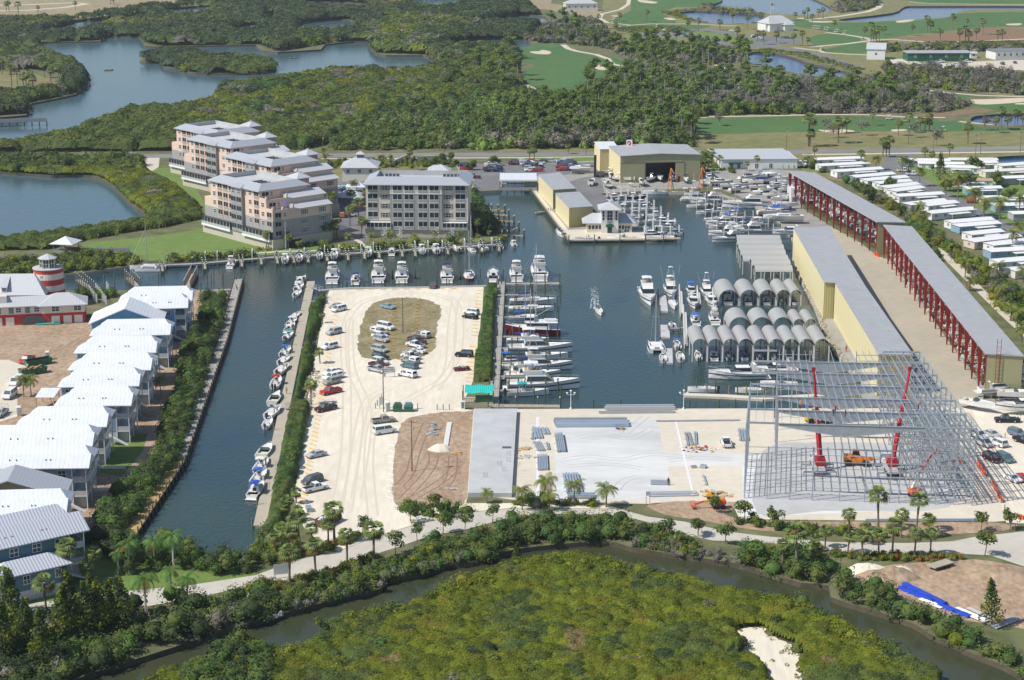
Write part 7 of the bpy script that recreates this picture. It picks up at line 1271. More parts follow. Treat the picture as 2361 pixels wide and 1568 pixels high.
# trimaran
t=thing('trimaran','white trimaran with a tall mast and two thin outer hulls moored in the channel','boat',(*G(383,621,WZ),WZ),R(182)); hull(11,1.9,1.1,.4,.06,.8)[0].build('hull','white',t)
for s in (-1,1): hull(8,.7,.8,.2,.06,.9)[0].xf((1.,s*3.3,0)).build('outer_hull','white',t)
for x in (3,7.5): MB().bar((x,-3.3,1.05),(x,3.3,1.05),.4,.15).build('crossbeam','gel',t)
MB().tb((3,7.5,-.8,.8),1.1,(3.4,6.8,-.6,.6),1.7).build('cabin','white',t); MB().tube((6,0,1.2),(6,0,15.5),.12,6,.08).build('mast','galv',t); MB().tube((6,0,2.4),(1,0,2.5),.2,6,.12).build('sail_cover','dgreen',t); MB().tube((6,0,13.5),(12,0,1.3),.03,3).tube((6,0,11.),(11,0,1.3),.05,4).tube((6,0,15),(0,0,1.2),.02,3).build('rigging','offwhite',t)
# inner basin and boatyard
rb=random.Random(31)
def many(spots,kinds,base,z=WZ,rzf=lambda:0,group=None,sc=(.85,1.1)):
 for i,(x,y) in enumerate(spots):
  kd=rb.choice(kinds); s=rb.uniform(*sc)
  pt={'top':rb.choice(['white','white','gel','blue','navy','silver']),'hull':rb.choice(['white','white','gel','offwhite','offwhite','navy' if rb.random()<.3 else 'white'])}
  o=boat(kd,base%ordn(i),x,y,rzf(),sc=s,paint=pt,z=z,group=group)
  if z>0: cradle(o,s)
CRM=MB().box(1,6,-.1,.1,-1.2,-.25).box(1.4,1.7,-.9,.9,-1.2,-.9).box(4.9,5.2,-.9,.9,-1.2,-.9).tube((1.5,-.85,-1.),(1.5,-1.,.1),.06,4).tube((1.5,.85,-1.),(1.5,1.,.1),.06,4).tube((5,-.85,-1.),(5,-.9,.2),.06,4).tube((5,.85,-1.),(5,.9,.2),.06,4).mesh('cradle','dgrey')
def cradle(o,s): c=link('boat_stand',CRM,None,'steel boat stand under a boat kept ashore','boat stand','steel boat stands of the yard',None,tuple(o.location),o.rotation_euler[2],s)
sp=[]
for (A,B) in FI: sp+= [(A[0]+(B[0]-A[0])*.22,A[1]+6.5),(A[0]+(B[0]-A[0])*.8,A[1]+5.5)]
many(sp,['express_open','console','express','bowrider','console','covered'],'%s boat from the back in the finger berths right of the marina office',rzf=lambda:rb.choice([0,180])+rb.uniform(-3,3))
sp=[]
for (A,B) in FR: sp+= [(B[0]+(A[0]-B[0])*k,B[1]+(A[1]-B[1])*k+5) for k in (.08,.5)]
sp+=[(1642,468),(1690,497),(1668,518)]
many(sp,['express_open','sloop','express','yacht','sloop_small','sport','console'],'%s boat from the back in the crowded berths of the right shore',rzf=lambda:rb.choice([178,182,185,0]),sc=(.75,1.05))
boat('bigyacht','big white motor yacht with long rows of windows in the crowded right berths',1732,478,180,sc=.95); boat('yacht','white yacht with covered windows behind the low vaulted sheds',1688,556,200,sc=.9)
boat('sloop','old sailing yacht with a varnished brown hull stripe, ashore below the workshop',1808,515,178,z=1.6,sc=1.3,paint={'hull':'offwhite','top':'navy'}); boat('express_open','white cruiser on the ground at the corner of the yellow building',1820,545,185,z=1.0,sc=1.1)
many([(1745,440),(1765,446),(1790,438),(1810,446),(1780,458),(1803,466),(1812,482),(1795,490),(1775,498),(1715,435),(1738,428),(1762,425),(1700,445),(1680,437),(1660,430),(1822,430),(1800,420),(1775,412),(1748,415),(1725,418)],['console','bowrider','covered','express_open','sloop','express'],'%s boat on stands in the yard left of the rack workshop',z=1.2,rzf=lambda:rb.choice([0,180,170,20,200]),sc=(.75,1.))
many([(1410,414),(1432,420),(1462,418),(1500,420),(1522,418),(1548,417),(1582,422),(1480,428),(1402,405),(1400,432),(1635,420),(1620,428)],['console','bowrider','console','skiff','express_open'],'%s boat on stands on the apron before the hangar',z=1.2,rzf=lambda:rb.choice([200,240,270,330,100]),sc=(.75,1.))
many([(1450,437),(1512,448),(1575,448),(1605,452)],['console','bowrider'],'%s boat afloat below the hangar apron',rzf=lambda:180)
for i,x in enumerate(range(1760,1870,12)): boat('console','white boat stored in the line at the end of the white warehouse',x,386,250,z=.8,sc=.75,group='boats beside the white warehouse')
many([(2310,872),(2330,890),(2345,905),(2300,915),(2340,925),(2355,860)],['express_open','bowrider','console'],'%s boat from the top parked beyond the near rack',z=1.3,rzf=lambda:rb.choice([0,350,10]),sc=(.9,1.2))
boat('bowrider','white sport boat with a navy bimini standing alone by the gate',2250,946,-40,z=1.2,sc=1.05,paint={}); boat('express','white cruiser with bright orange canvas beside the black pickup',2358,955,180,z=1.2,sc=1.2,paint={'top':'orange'})
# racked boats
hc=['white','gel','offwhite','white','white','navy','teal','white']
for ri,(o,ux,wv,L,wd,z,nb,lev,rz) in enumerate(RACKS):
 nm='near' if ri else 'far'
 for b in range(nb):
  for l in range(lev):
   per=2
   for k in range(per):
    if ri==1 and l==0 and k==0 and b%2: continue
    if ri==0 and l==0: continue
    if rb.random()<.06: continue
    u=(b+(.27 if k==0 else .73))*L/nb+rb.uniform(-.1,.1); zz=l*(z-1)/lev+.75; s=rb.uniform(.82,.98)
    p=o+ux*u+wv*(.9+rb.uniform(0,.7))
    place('racked','racked_boat','boat stored stern outward in the open rack building on the %s side'%('nearer' if ri else 'farther'),'boat',(p.x,p.y,zz),rz-PI/2+R(rb.uniform(-2,2)),'boats stored in the %s open rack'%nm,{'hull':rb.choice(hc),'motor':rb.choice(['rubber','rubber','silver','white','dgrey'])},s)
# far kayaks
for i,(x,y,c,lb) in enumerate([(240,163,'yellow','yellow tandem kayak on the open bay'),(245,162,'red','red kayak alongside the yellow kayak on the bay'),(669,135,'orange','orange canoe on the bay between the mangrove islands')]):
 t=thing('kayak',lb,'kayak',(*G(x,y,WZ),WZ),R(10)); hull(4.2,1.,.4,.1,.0,.8)[0].build('hull',c,t)
 for q in (1.3,2.6): MB().cyl(q,0,.2,.75,.22,.17,n=7).build('paddler','navy' if q<2 else 'white',t); 
boat('skiff','small blue boat moored by the upper left mangroves',115,52,180,sc=1.2,paint={'hull':'blue'})
# wooden pier in the bay, left edge
a=G(-30,288);b=G(108,284); L=math.dist(a,b); t=thing('fishing_pier','wooden fishing pier on thick posts reaching into the bay','pier',(*a,0),math.atan2(b[1]-a[1],b[0]-a[0])); MB().box(0,L,-1.4,1.4,1.,1.4).build('deck','dockgrey',t)
for y in (-1.35,1.35): MB().box(0,L,y-.05,y+.05,1.4,2.5).build('railing','rail_grey',t)
for i in range(9): MB().box(L*i/8-.25,L*i/8+.25,-1.1,1.1,-2.6,1.).build('post','piling',t)
# ================================================================ vehicles
def wheel_mb(x,y,r=.34,w=.22): 
 n=10; a=[2*PI*i/n for i in range(n)]; s=1 if y>0 else -1; m=MB()
 secs=[[(x+q*math.cos(t),yy,r+q*math.sin(t)) for t in a] for q,yy in ((r*.9,y-w/2),(r,y-w/2+.03),(r,y+w/2-.03),(r*.9,y+w/2))]
 m.loft(secs,0,True,True); return m
def wheels(L,W_,wb,r=.34):
 out=[]
 for x in (-wb/2+.05,wb/2+.05):
  for s in (-1,1):
   hub=MB().loft([[(x+r*.55*math.cos(2*PI*i/8),s*(W_/2+.005),r+r*.55*math.sin(2*PI*i/8)) for i in range(8)],[(x+r*.3*math.cos(2*PI*i/8),s*(W_/2+.02),r+r*.3*math.sin(2*PI*i/8)) for i in range(8)]],0,True,True)
   out.append(('wheel',wheel_mb(x,s*(W_/2-.1),r),'tyre',None,[('rim',hub,'silver')]))
 return out
def lights(L,W_,zf,zr):
 o=[]
 for s in (-1,1): o.append(('headlight',MB().box(L/2-.03,L/2+.02,s*(W_/2-.3)-.14,s*(W_/2-.3)+.14,zf-.08,zf+.08),'offwhite')); o.append(('tail_light',MB().box(-L/2-.02,-L/2+.03,s*(W_/2-.2)-.1,s*(W_/2-.2)+.1,zr-.14,zr+.14),'red'))
 o.append(('bumper',MB().box(L/2-.06,L/2+.05,-W_/2+.1,W_/2-.1,.32,.5),'grey')); o.append(('bumper',MB().box(-L/2-.05,-L/2+.06,-W_/2+.1,W_/2-.1,.35,.52),'grey')); return o
def body(pts,W_,taper=.06):
 # side outline widened at the sill, slightly tucked in at the shoulder
 m=MB(); n=len(pts); rows=[]
 zt=max(p[1] for p in pts)
 def w(z): return W_/2-(taper*max(0,(z-.7)/(zt-.7)) if z>.7 else 0)
 L=[(x,w(z),z) for x,z in pts]; Rr=[(x,-w(z),z) for x,z in pts]
 m.add(L+Rr,[tuple(range(n)),tuple(range(2*n-1,n-1,-1))]+[(i,i+n,(i+1)%n+n,(i+1)%n) for i in range(n)]); return m
def carkind(nm,L,W_,lower,cab,roofz,belt,wb,r=.34,extra=None):
 p=[('body',body(lower,W_,.05),'white','paint')]
 (x0,x1,X0,X1)=cab; hw=W_/2-.06; tw=W_/2-.24
 p.append(('window',MB().tb((x0,x1,-hw,hw),belt,(X0,X1,-tw,tw),roofz-.05,bot=False),'windscreen'))
 rm=MB().tb((X0-.03,X1+.03,-tw-.02,tw+.02),roofz-.06,(X0+.05,X1-.05,-tw+.04,tw-.04),roofz)
 for s in (-1,1):
  rm.bar((x0,s*hw,belt),(X0,s*tw,roofz-.03),.09,.07).bar((x1,s*hw,belt),(X1,s*tw,roofz-.03),.09,.07); xm=(x0+x1)/2+.1; rm.bar((xm,s*(hw+.01),belt),(xm,s*(tw+.01),roofz-.03),.1,.06)
 p.append(('roof',rm,'white','paint'))
 for s in (-1,1): p.append(('mirror',MB().box(x1-.35,x1-.2,s*(W_/2+.1)-.09,s*(W_/2+.1)+.09,belt,belt+.16),'white','paint'))
 p+=wheels(L,W_,wb,r)+lights(L,W_,.68,.82)
 if extra: p+=extra
 kind(nm,p)
carkind('sedan',4.7,1.8,[(-2.35,.3),(-2.35,.8),(-2.25,.98),(-1.6,1.02),(.85,.95),(2.0,.82),(2.3,.66),(2.35,.3)],(-1.75,1.0,-1.05,.3),1.42,.95,2.7)
carkind('suv',4.8,1.9,[(-2.4,.35),(-2.4,1.1),(.9,1.12),(1.1,1.08),(2.15,1.0),(2.38,.85),(2.4,.35)],(-2.36,1.15,-2.15,.55),1.8,1.08,2.8,.38)
carkind('minivan',4.9,1.95,[(-2.45,.32),(-2.45,1.05),(1.2,1.08),(2.1,.92),(2.42,.7),(2.45,.32)],(-2.4,1.6,-2.2,.75),1.78,1.03,2.95,.35)
carkind('van',5.5,2.02,[(-2.75,.38),(-2.75,1.3),(1.4,1.32),(1.7,1.25),(2.5,1.12),(2.73,.85),(2.75,.38)],(-2.7,1.75,-2.6,1.15),2.1,1.28,3.5,.38)
bed=[(-2.85,.42),(-2.85,1.08),(-.45,1.08),(.1,1.1),(1.25,1.1),(2.6,1.02),(2.82,.85),(2.85,.42)]
bedp=[('truck_bed',MB().box(-2.72,-.55,-.78,.78,1.085,1.10),'black')]
def pickup(nm,cabx,extra): carkind(nm,5.7,1.98,bed,cabx,1.82,1.08,3.6,.4,extra)
pickup('pickup',(-.5,1.45,-.35,.85),bedp)
pickup('pickup_cap',(-.5,1.45,-.35,.85),[('cap',MB().tb((-2.8,-.5,-.95,.95),1.08,(-2.65,-.5,-.82,.82),1.85),'white','cap'),('cap_window',MB().tb((-2.4,-.9,-.93,.93),1.3,(-2.35,-.95,-.87,.87),1.65),'glass'),('rear_window',MB().tb((-2.8,-2.6,-.75,.75),1.2,(-2.7,-2.5,-.65,.65),1.75),'glass')])
m=MB()
for x in (-2.7,-.3): 
 for s in (-1,1): m.tube((x,s*.85,1.08),(x,s*.85,2.2),.04,4)
 m.tube((x,-.85,2.2),(x,.85,2.2),.04,4)
for s in (-1,1): m.tube((-2.8,s*.85,2.2),(1.2,s*.85,2.2),.035,4)
pickup('pickup_rack',(-.5,1.45,-.35,.85),bedp+[('ladder_rack',m,'silver')])
kind('convertible',[('body',body([(-2.1,.3),(-2.1,.8),(-1.9,.9),(.7,.88),(1.9,.72),(2.1,.55),(2.1,.3)],1.75),'white','paint'),('cabin',MB().box(-1.1,.6,-.65,.65,.88,.92),'tan'),('windscreen',MB().tb((.55,.75,-.7,.7),.88,(.25,.32,-.6,.6),1.25),'windscreen'),('seat',MB().box(-.6,-.35,-.6,-.1,.9,1.2),'tan'),('seat',MB().box(-.6,-.35,.1,.6,.9,1.2),'tan')]+wheels(4.2,1.75,2.5)+lights(4.2,1.75,.6,.7))
CN={'sedan':'car','suv':'suv','minivan':'minivan','van':'van','pickup':'pickup_truck','pickup_cap':'pickup_truck','pickup_rack':'pickup_truck','convertible':'car'}
def car(kd,x,y,h,c,label,cap=None,group=None,sc=1.):
 p={'paint':c}; 
 if cap: p['cap']=cap
 return place(kd,CN[kd],label,{'pickup':'pickup','pickup_cap':'pickup','pickup_rack':'pickup'}.get(kd,kd if kd!='convertible' else 'car').replace('sedan','car').replace('minivan','van'),(*G(x,y),0),R(h),group,p,sc)
mat('champagne',(.36,.33,.27),.35); mat('ltbluecar',(.22,.38,.5),.3); mat('bluegreen',(.10,.18,.22),.35); mat('darkmaroon',(.07,.012,.02),.35)
for a in [('minivan',781,717,228,'white','white van near the top of the left parking column'),('sedan',776,710,226,'champagne','tan car half hidden behind the white van at the upper left of the lot'),('suv',770,770,228,'silver','silver wagon parked by the yellow stops below the white van'),('suv',760,804,226,'white','white SUV alone in the left column above the cluster'),
 ('pickup',767,864,225,'white','white pickup at the top of the left cluster of four'),('pickup_cap',768,874,225,'white','white truck with side windows second in the left cluster'),('suv',765,885,223,'champagne','silver brown SUV directly above the red pickup'),('pickup',763,907,222,'red','bright red pickup in the left column'),('pickup_rack',751,946,222,'darkmaroon','dark maroon pickup with a ladder rack'),('sedan',729,1053,218,'silver','silver coupe alone low in the left column'),('minivan',720,1113,225,'dgrey','dark grey minivan behind the lowest white pickup'),('pickup',726,1131,38,'white','lowest white pickup in the sandy lot'),
 ('sedan',895,711,-38,'ltbluecar','light blue car alone on the dry grass oval'),('van',890,759,-40,'white','white panel van at the top of the oval cluster'),('pickup_cap',875,770,-40,'champagne','tan pickup with a white cap below the panel van'),('suv',876,779,-40,'white','white wagon third in the left half of the oval cluster'),('suv',880,787,-40,'silver','silver SUV in the left half of the oval cluster'),('minivan',876,810,-38,'silver','silver hatchback at the lower rim of the oval'),('suv',878,828,-38,'black','black SUV below the oval, left half'),('suv',877,839,-38,'offwhite','white SUV with rails squeezed above the dark red pickup'),('pickup',873,847,-38,'maroon','dark red pickup, second from the bottom of the left half'),('pickup',869,857,-38,'silver','silver pickup at the bottom of the left half by the sign'),
 ('pickup_cap',972,777,138,'champagne','grey truck with a cap at the upper right of the oval cluster'),('sedan',958,784,140,'maroon','dark red car peeking out in the right half of the oval cluster'),('pickup',961,791,140,'dgrey','dark pickup in the right half of the oval cluster'),('pickup',958,800,140,'white','white pickup with black bed, right half upper'),('sedan',965,813,140,'white','white sedan right of the silver one at the lower oval rim'),('sedan',947,818,140,'silver','silver sedan at the lower right rim of the oval'),('pickup',947,826,142,'white','white pickup with its bed cover, right half lower'),('pickup_cap',945,836,142,'champagne','silver pickup with a dark roofed cap'),('minivan',944,848,142,'bluegreen','blue green minivan, second from the bottom of the right half'),('pickup_cap',938,868,142,'white','big white pickup with a white cap at the bottom of the right half'),
 ('suv',1086,724,150,'white','white SUV beside the black sedan at the right edge of the lot'),('sedan',1084,734,150,'black','black sedan at the right edge of the lot'),('suv',1070,822,170,'black','black SUV with a white door mark at the right edge of the lot'),('convertible',1064,854,195,'maroon','small red convertible at the right edge of the lot'),('suv',999,663,85,'dgrey','dark SUV seen from behind at the north edge of the lot'),('pickup',884,974,22,'champagne','grey double cab pickup below the green dumpsters'),('van',887,999,28,'white','long white passenger van below the grey pickup'),('pickup',1674,1026,92,'white','white work truck parked on the concrete beside the steel frame'),
 ('pickup',2321,973,178,'black','black pickup in front of the orange canvas boat'),('sedan',2287,1006,300,'silver','grey sedan next to the frame at the right lot'),('suv',2301,1027,118,'white','white SUV seen from behind in the right lot'),('suv',2256,1009,300,'white','white truck half behind the steel frame'),('minivan',2268,1027,298,'silver','silver van half behind the steel frame'),('minivan',2287,1062,292,'darkmaroon','dark red minivan in the right lot'),('minivan',2317,1062,292,'bluegreen','dark green minivan in the right lot'),('sedan',2335,1108,292,'white','white sedan near the right edge below the minivans'),('sedan',2357,1108,292,'red','red car cut by the right edge'),('suv',2345,1005,302,'slate','blue grey SUV near the right edge'),('pickup',2362,1022,302,'black','dark truck cut by the right edge'),
 ('pickup',62,834,255,'red','red pickup with an open door beside the green containers'),('van',23,916,262,'white','white van with ladders beside the palms at left'),('van',38,886,262,'white','white van behind the palms at left'),('pickup_rack',2,958,262,'silver','work truck cut by the left edge'),
 ('suv',794,441,170,'navy','dark blue SUV behind the grey apartment block'),('van',806,448,175,'white','white van behind the grey apartment block'),('suv',812,455,175,'champagne','tan SUV behind the grey apartment block'),('sedan',821,463,175,'tealgrey','grey green car behind the grey apartment block'),('sedan',777,438,170,'silver','silver car near the pool terrace'),('suv',789,500,95,'orange','orange brown SUV between the apartment blocks'),('suv',800,499,95,'dgrey','dark SUV between the apartment blocks'),('sedan',812,498,100,'silver','silver car between the apartment blocks'),('sedan',836,511,100,'navy','blue car close to the grey apartment block'),('sedan',301,358,180,'silver','silver car driving on the highway at left'),
 ('pickup',1075,391,180,'red','red pickup at the left end of the marina parking'),('suv',1068,384,180,'navy','navy SUV behind the red pickup'),('pickup',1092,411,170,'maroon','maroon pickup above the seawall'),('pickup',2084-0,396,0,'white','white pickup with a trailer in the mobile home park')]: car(*a)
rc=random.Random(4)
sp=[(1130+i%2*16,382+(i//2)*4.6) for i in range(8)]+[(1186+i%4*13,376+(i//4)*4.2) for i in range(8)]+[(1222+(i%2)*16,378+(i//2)*4.3) for i in range(10)]+[(1297+(i%2)*20,376+(i//2)*4.4) for i in range(10)]+[(1250,374),(1273,374)]
for i,(x,y) in enumerate(sp): car(rc.choice(['sedan','suv','pickup','suv','minivan']),x+rc.uniform(-2,2),y,rc.choice([0,180])+rc.uniform(-6,6),rc.choice(['white','white','silver','red','navy','maroon','dgrey','champagne','black']),'car in the marina parking lot by the highway, seen very small',group='cars in the marina parking lot')
for i,(x,y) in enumerate([(1531,71),(1553,70),(1573,79),(1576,80),(1690,73),(1700,74),(1735,86),(1742,87),(1750,89),(1757,91),(1805,88),(1815,89),(1824,89),(2140,149),(2150,146),(2158,148),(2164,152),(2156,157),(2168,144),(2230,144),(2311,149),(2340,146),(2205,152),(2196,154),(1170+1,20),(1318,28)]): car(rc.choice(['sedan','suv','pickup']),x,y,rc.choice([0,180,90])+rc.uniform(-9,9),rc.choice(['white','silver','navy','teal','dgrey','white']),'distant car parked near the golf course buildings',group='distant cars by the golf course buildings')
car('sedan',2258,470,95,'dgrey','dark car beside a home in the mobile home park'); car('suv',2243,468,0,'red','red car beside a home in the mobile home park'); car('pickup',2105,404,0,'white','white pickup beside the park street')
# golf carts
gc=[('body',MB().box(-1.1,1.1,-.55,.55,.25,.75).tb((.6,1.15,-.55,.55),.75,(.8,1.1,-.5,.5),1.0),'cream'),('roof',MB().box(-1.,.75,-.62,.62,1.85,1.93),'offwhite'),('seat',MB().box(-.5,0,-.5,.5,.75,.95).box(-.6,-.5,-.5,.5,.9,1.35),'tan'),('frame',posts(-.9,.65,1.05,.75,1.87,.03),'black')]
for x in (-.75,.8):
 for s in (-1,1): gc.append(('wheel',wheel_mb(x,s*.5,.22,.18),'tyre'))
kind('cart',gc)
for i,(x,y,h) in enumerate([(1877,66.5,10),(1881,67,10),(1886,67.5,10),(1890,68,10),(1904,70,15),(1910,71,15),(1928,75,15),(1933,75.5,15),(1948,79,15),(2050,276,0),(2083,281,5),(2173,303,0),(1895,116,30),(1416,48,100),(1419,44,100),(1412,52,80),(1515,64,60)]): place('cart','golf_cart','small cream golf cart on the golf course paths','golf cart',(*G(x,y),0),R(h),'golf carts',sc=1.25)
# ================================================================ people
def person_mesh(pose):
 J={'pelvis':(0,0,.98),'chest':(.01,0,1.33),'neck':(0,0,1.5),'head':(.03,0,1.66),'top':(.02,0,1.78)}
 st={'stand':(.05,-.05),'walk':(.32,-.32)}[pose]
 V=[];E=[];Rr=[];ix={}
 def v(n,p,r,par=None):
  ix[n]=len(V);V.append(p);Rr.append(r)
  if par: E.append((ix[par],ix[n]))
 v('pelvis',J['pelvis'],.15); v('chest',J['chest'],.17,'pelvis'); v('neck',J['neck'],.07,'chest'); v('head',J['head'],.115,'neck'); v('top',J['top'],.075,'head')
 for s,f in ((1,st[0]),(-1,st[1])):
  a='L' if s>0 else 'R'
  v('hip'+a,(0,s*.1,.9),.11,'pelvis'); v('knee'+a,(f*.55+.03,s*.11,.5),.075,'hip'+a); v('ankle'+a,(f*.9 if f>0 else f*1.15,s*.11,.09),.05,'knee'+a); v('toe'+a,(f*.9+.2 if f>0 else f*1.15+.17,s*.12,.04),.04,'ankle'+a)
  v('sh'+a,(0,s*.2,1.42),.075,'chest'); v('el'+a,(-f*.35-.02,s*.27,1.14),.05,'sh'+a); v('wr'+a,(-f*.5+.1,s*.28,.88),.035,'el'+a); v('palm'+a,(-f*.5+.12,s*.28,.82),.035,'wr'+a)
  for q,(dx,l) in enumerate(((-.03,.07),(-.01,.08),(.012,.077),(.033,.06))): v('f%d'%q+a,(-f*.5+.13+dx,s*.28,.80-l),.009,'palm'+a)
  v('th'+a,(-f*.5+.18,s*.26,.79),.01,'palm'+a)
 me=bpy.data.meshes.new('person_src'); me.from_pydata(V,E,[]); o=bpy.data.objects.new('person_src',me); COL.objects.link(o)
 sk=o.modifiers.new('s','SKIN'); me.skin_vertices[0].data[0].use_root=True
 for i,r in enumerate(Rr): me.skin_vertices[0].data[i].radius=(r,r)
 o.modifiers.new('b','SUBSURF').levels=1
 dg=bpy.context.evaluated_depsgraph_get(); m2=bpy.data.meshes.new_from_object(o.evaluated_get(dg)); bpy.data.objects.remove(o)
 m2.materials.clear()
 for k in ('white','navy','skin','dark'): m2.materials.append(M[k])
 for p in m2.polygons:
  c=p.center; p.use_smooth=True
  p.material_index=2 if c.z>1.5 or (abs(c.y)>.2 and c.z<1.12) else 0 if c.z>1.0 else 3 if c.z<.1 else 1
 m2.name='body'; return m2
PM={k:person_mesh(k) for k in ('stand','walk')}
HAIR=MB().sph(.01,0,1.70,.118,.11,8,5).mesh('hair','hair'); HAT=MB().sph(.01,0,1.72,.13,.12,8,5).cyl(.02,0,1.70,1.72,.17,n=8).mesh('hard_hat','yellow')
def person(x,y,h,label,shirt='white',trousers='navy',pose='stand',hat=None,z=0.,xy=None):
 a=xy or G(x,y,z); t=thing('person',label,'person',(*a,z),R(h)); link('body',PM[pose],t,mats=[shirt,trousers]); 
 if hat: link('hard_hat',HAT,t,mats=[hat])
 else: link('hair',HAIR,t)
 return t
person(661,908,250,'person in khaki clothes standing on the floating dock','tan','tan',z=WZ+.55)
person(1951,811,260,'person in a pink shirt walking beside the yellow building','red','maroon','walk'); person(2344,972,200,'person in a white shirt standing left beside the black pickup','white','maroon'); person(2352,973,170,'person in a white shirt at the right edge beside the black pickup','white','dgrey')
person(1430,536.5,250,'person in a white shirt at the marina office door'); person(1424,536,300,'person in a red shirt at the marina office door','red','dgrey')
person(117,926,300,'worker in grey clothes near the green containers','silver','grey','walk'); person(64,852,280,'person in white beside the upper green container','white','tan'); person(301,1018,240,'painter in white at the foot of the townhouse stair','white','white'); person(231,1178,270,'person in red on the paved walk by the townhouses','red','dgrey')
person(1541,1119,270,'worker in dark clothes bending over the rebar bundles','black','black','stand'); person(1512,73,200,'golfer in white on the fairway','white','navy'); person(1524,74,200,'golfer in a pale shirt near the sand trap','offwhite','white'); person(1577,65,180,'golfer walking beside the parking loop','silver','grey')
person(1353,556,180,'person in dark clothes sitting in the grey skiff','navy','dgrey',z=WZ+.4); person(1359,556,180,'person in white on the grey skiff','white','navy',z=WZ+.4); person(1379,711,270,'person steering the motorboat in the basin','white','navy',z=WZ+.5)
# ================================================================ steel frame under construction
def lerp(a,b,t): return (a[0]+(b[0]-a[0])*t,a[1]+(b[1]-a[1])*t)
ZE=16.5; FL_=G(1722,974,ZE);FR_=G(2252,989,ZE);BR_=G(2121,812,ZE);BL_=G(1738,808,ZE)
ST=thing('steel_frame_building','tall galvanised steel frame of a boat storage building under construction','steel frame',(FL_[0],FL_[1],0))
OX,OY=FL_
def PX(s,t): a=lerp(FL_,FR_,s);b=lerp(BL_,BR_,s);q=lerp(a,b,t); return q[0]-OX,q[1]-OY
def part(name,m,mt='galv'): return m.build(name,mt,ST)
NF=7; TJ=[i/(NF-1) for i in range(NF)]
for j,t in enumerate(TJ):        # haunched girders, deep in the middle of the clear span
 s0,s1=(.14,.78); a=PX(s0,t);b=PX(s1,t);c=PX((s0+s1)/2-.03,t)
 if j<NF-1:
  m=MB()
  for (p,dp),(q,dq) in (((a,.5),(c,2.6)),((c,2.6),(b,.5))):
   for dy in (-.05,.05): m.add([(p[0],p[1]+dy,ZE-dp),(q[0],q[1]+dy,ZE-dq),(q[0],q[1]+dy,ZE),(p[0],p[1]+dy,ZE)],[(0,1,2,3)])
   m.bar((p[0],p[1],ZE-dp),(q[0],q[1],ZE-dq),.4,.08)
  m.bar((a[0],a[1],ZE),(b[0],b[1],ZE),.4,.08); part('girder',m)
 p=PX(0,t);q=PX(1,t); part('roof_beam',MB().bar((*p,ZE),(*PX(s0,t),ZE),.25,.4).bar((*PX(s1,t),ZE),(*q,ZE),.25,.4))
rs=random.Random(2); k=0
for i in range(27):
 s=i/26
 if .3<s<.62 and rs.random()<.25: t1=.66
 else: t1=1
 if s<.14: t1=.52
 a=PX(s,0);b=PX(s,t1); part('purlin',MB().bar((*a,ZE+.15),(*b,ZE+.15),.09,.18),'galv_blue' if i%2 else 'galv')
def colmn(s,t,h=ZE,w=.21): x,y=PX(s,t); part('column',MB().box(x-w/2,x+w/2,y-w/2,y+w/2,0,h))
for s in (0,.1,.2,.3,.42,.53,.64,.68,.76,.84,.92,1): colmn(s,0,ZE if s>.6 or s==0 else 11.5)
for j in range(1,13):
 t=j/12
 for s in ((.76,.84,.92,1.) if j<12 else (1.,)): colmn(s,t)
 if t<.55: colmn(0,t)
 if j%2==0:
  colmn(.14,t)
for z in [1.4+i*1.42 for i in range(11)]:
 a=PX(0,0);b=PX(.64,0);c=PX(1,0)
 if z<11.6: part('girt',MB().bar((a[0],a[1]-.2,z),(b[0],b[1]-.2,z),.07,.12))
 part('girt',MB().bar((b[0],b[1]-.2,z),(c[0]+.1,c[1]-.2,z),.07,.12))
 d_=PX(1,1); part('girt',MB().bar((c[0]+.2,c[1],z),(d_[0]+.2,d_[1],z),.1,.2),'galv_blue')
 e=PX(0,.5); part('girt',MB().bar((a[0]-.2,a[1],z),(e[0]-.2,e[1],z),.07,.12),'galv_blue')
 if z>7: f=PX(.14,1);g=PX(.34,1);h_=PX(.62,1);i_=PX(1,1); part('girt',MB().bar((*f,z),(*g,z),.1,.14)); part('girt',MB().bar((*h_,z),(*i_,z),.1,.14))
for s in (.14,.24,.34,.62,.78,.9): colmn(s,1,ZE)
m=MB()
for j in range(13):
 t=j/12
 for z in (3.6,7.2,10.8,14.2): a=PX(.76,t);b=PX(1,t); m.bar((*a,z),(*b,z),.16,.2)
 for z0 in (0,3.6,7.2,10.8):
  a=PX(.76,t);b=PX(.84,t); m.tube((*a,z0),(*b,z0+3.6),.05,3).tube((*b,z0),(*a,z0+3.6),.05,3)
for s in (.76,.84,.92):
 for z in (3.6,7.2,10.8,14.2): a=PX(s,0);b=PX(s,1); m.bar((*a,z),(*b,z),.14,.2)
o=part('rack_beams',m); o['kind']='stuff'
m=MB()
for j in range(0,6):
 a=PX(0,j/12);b=PX(0,(j+1)/12); m.tube((*a,0 if j%2 else ZE),(*b,ZE if j%2 else 0),.06,3)
for j in range(12):
 a=PX(.86,j/12);b=PX(.98,(j+1)/12); m.bar((*a,ZE+.05),(*b,ZE+.05),.12,.12)
o=part('bracing',m); o['kind']='stuff'
def worker(s,t,label,shirt,hat='yellow',dz=.3):
 x,y=PX(s,t); person(0,0,rs.uniform(0,360),label,shirt,'navy',hat=hat,z=ZE+dz,xy=(x+OX,y+OY))
worker(.24,1/6,'worker with yellow hard hat on the left end of a girder','orange'); worker(.40,1/6-.03,'ironworker in red standing on the girder above the yellow machine','red'); worker(.385,1/6-.08,'ironworker in blue crouched left of the one in red','navy'); worker(.44,1/6-.08,'ironworker in a magenta shirt on the girder','maroon'); worker(.79,.2,'worker with yellow hard hat on the right part of the frame','orange')
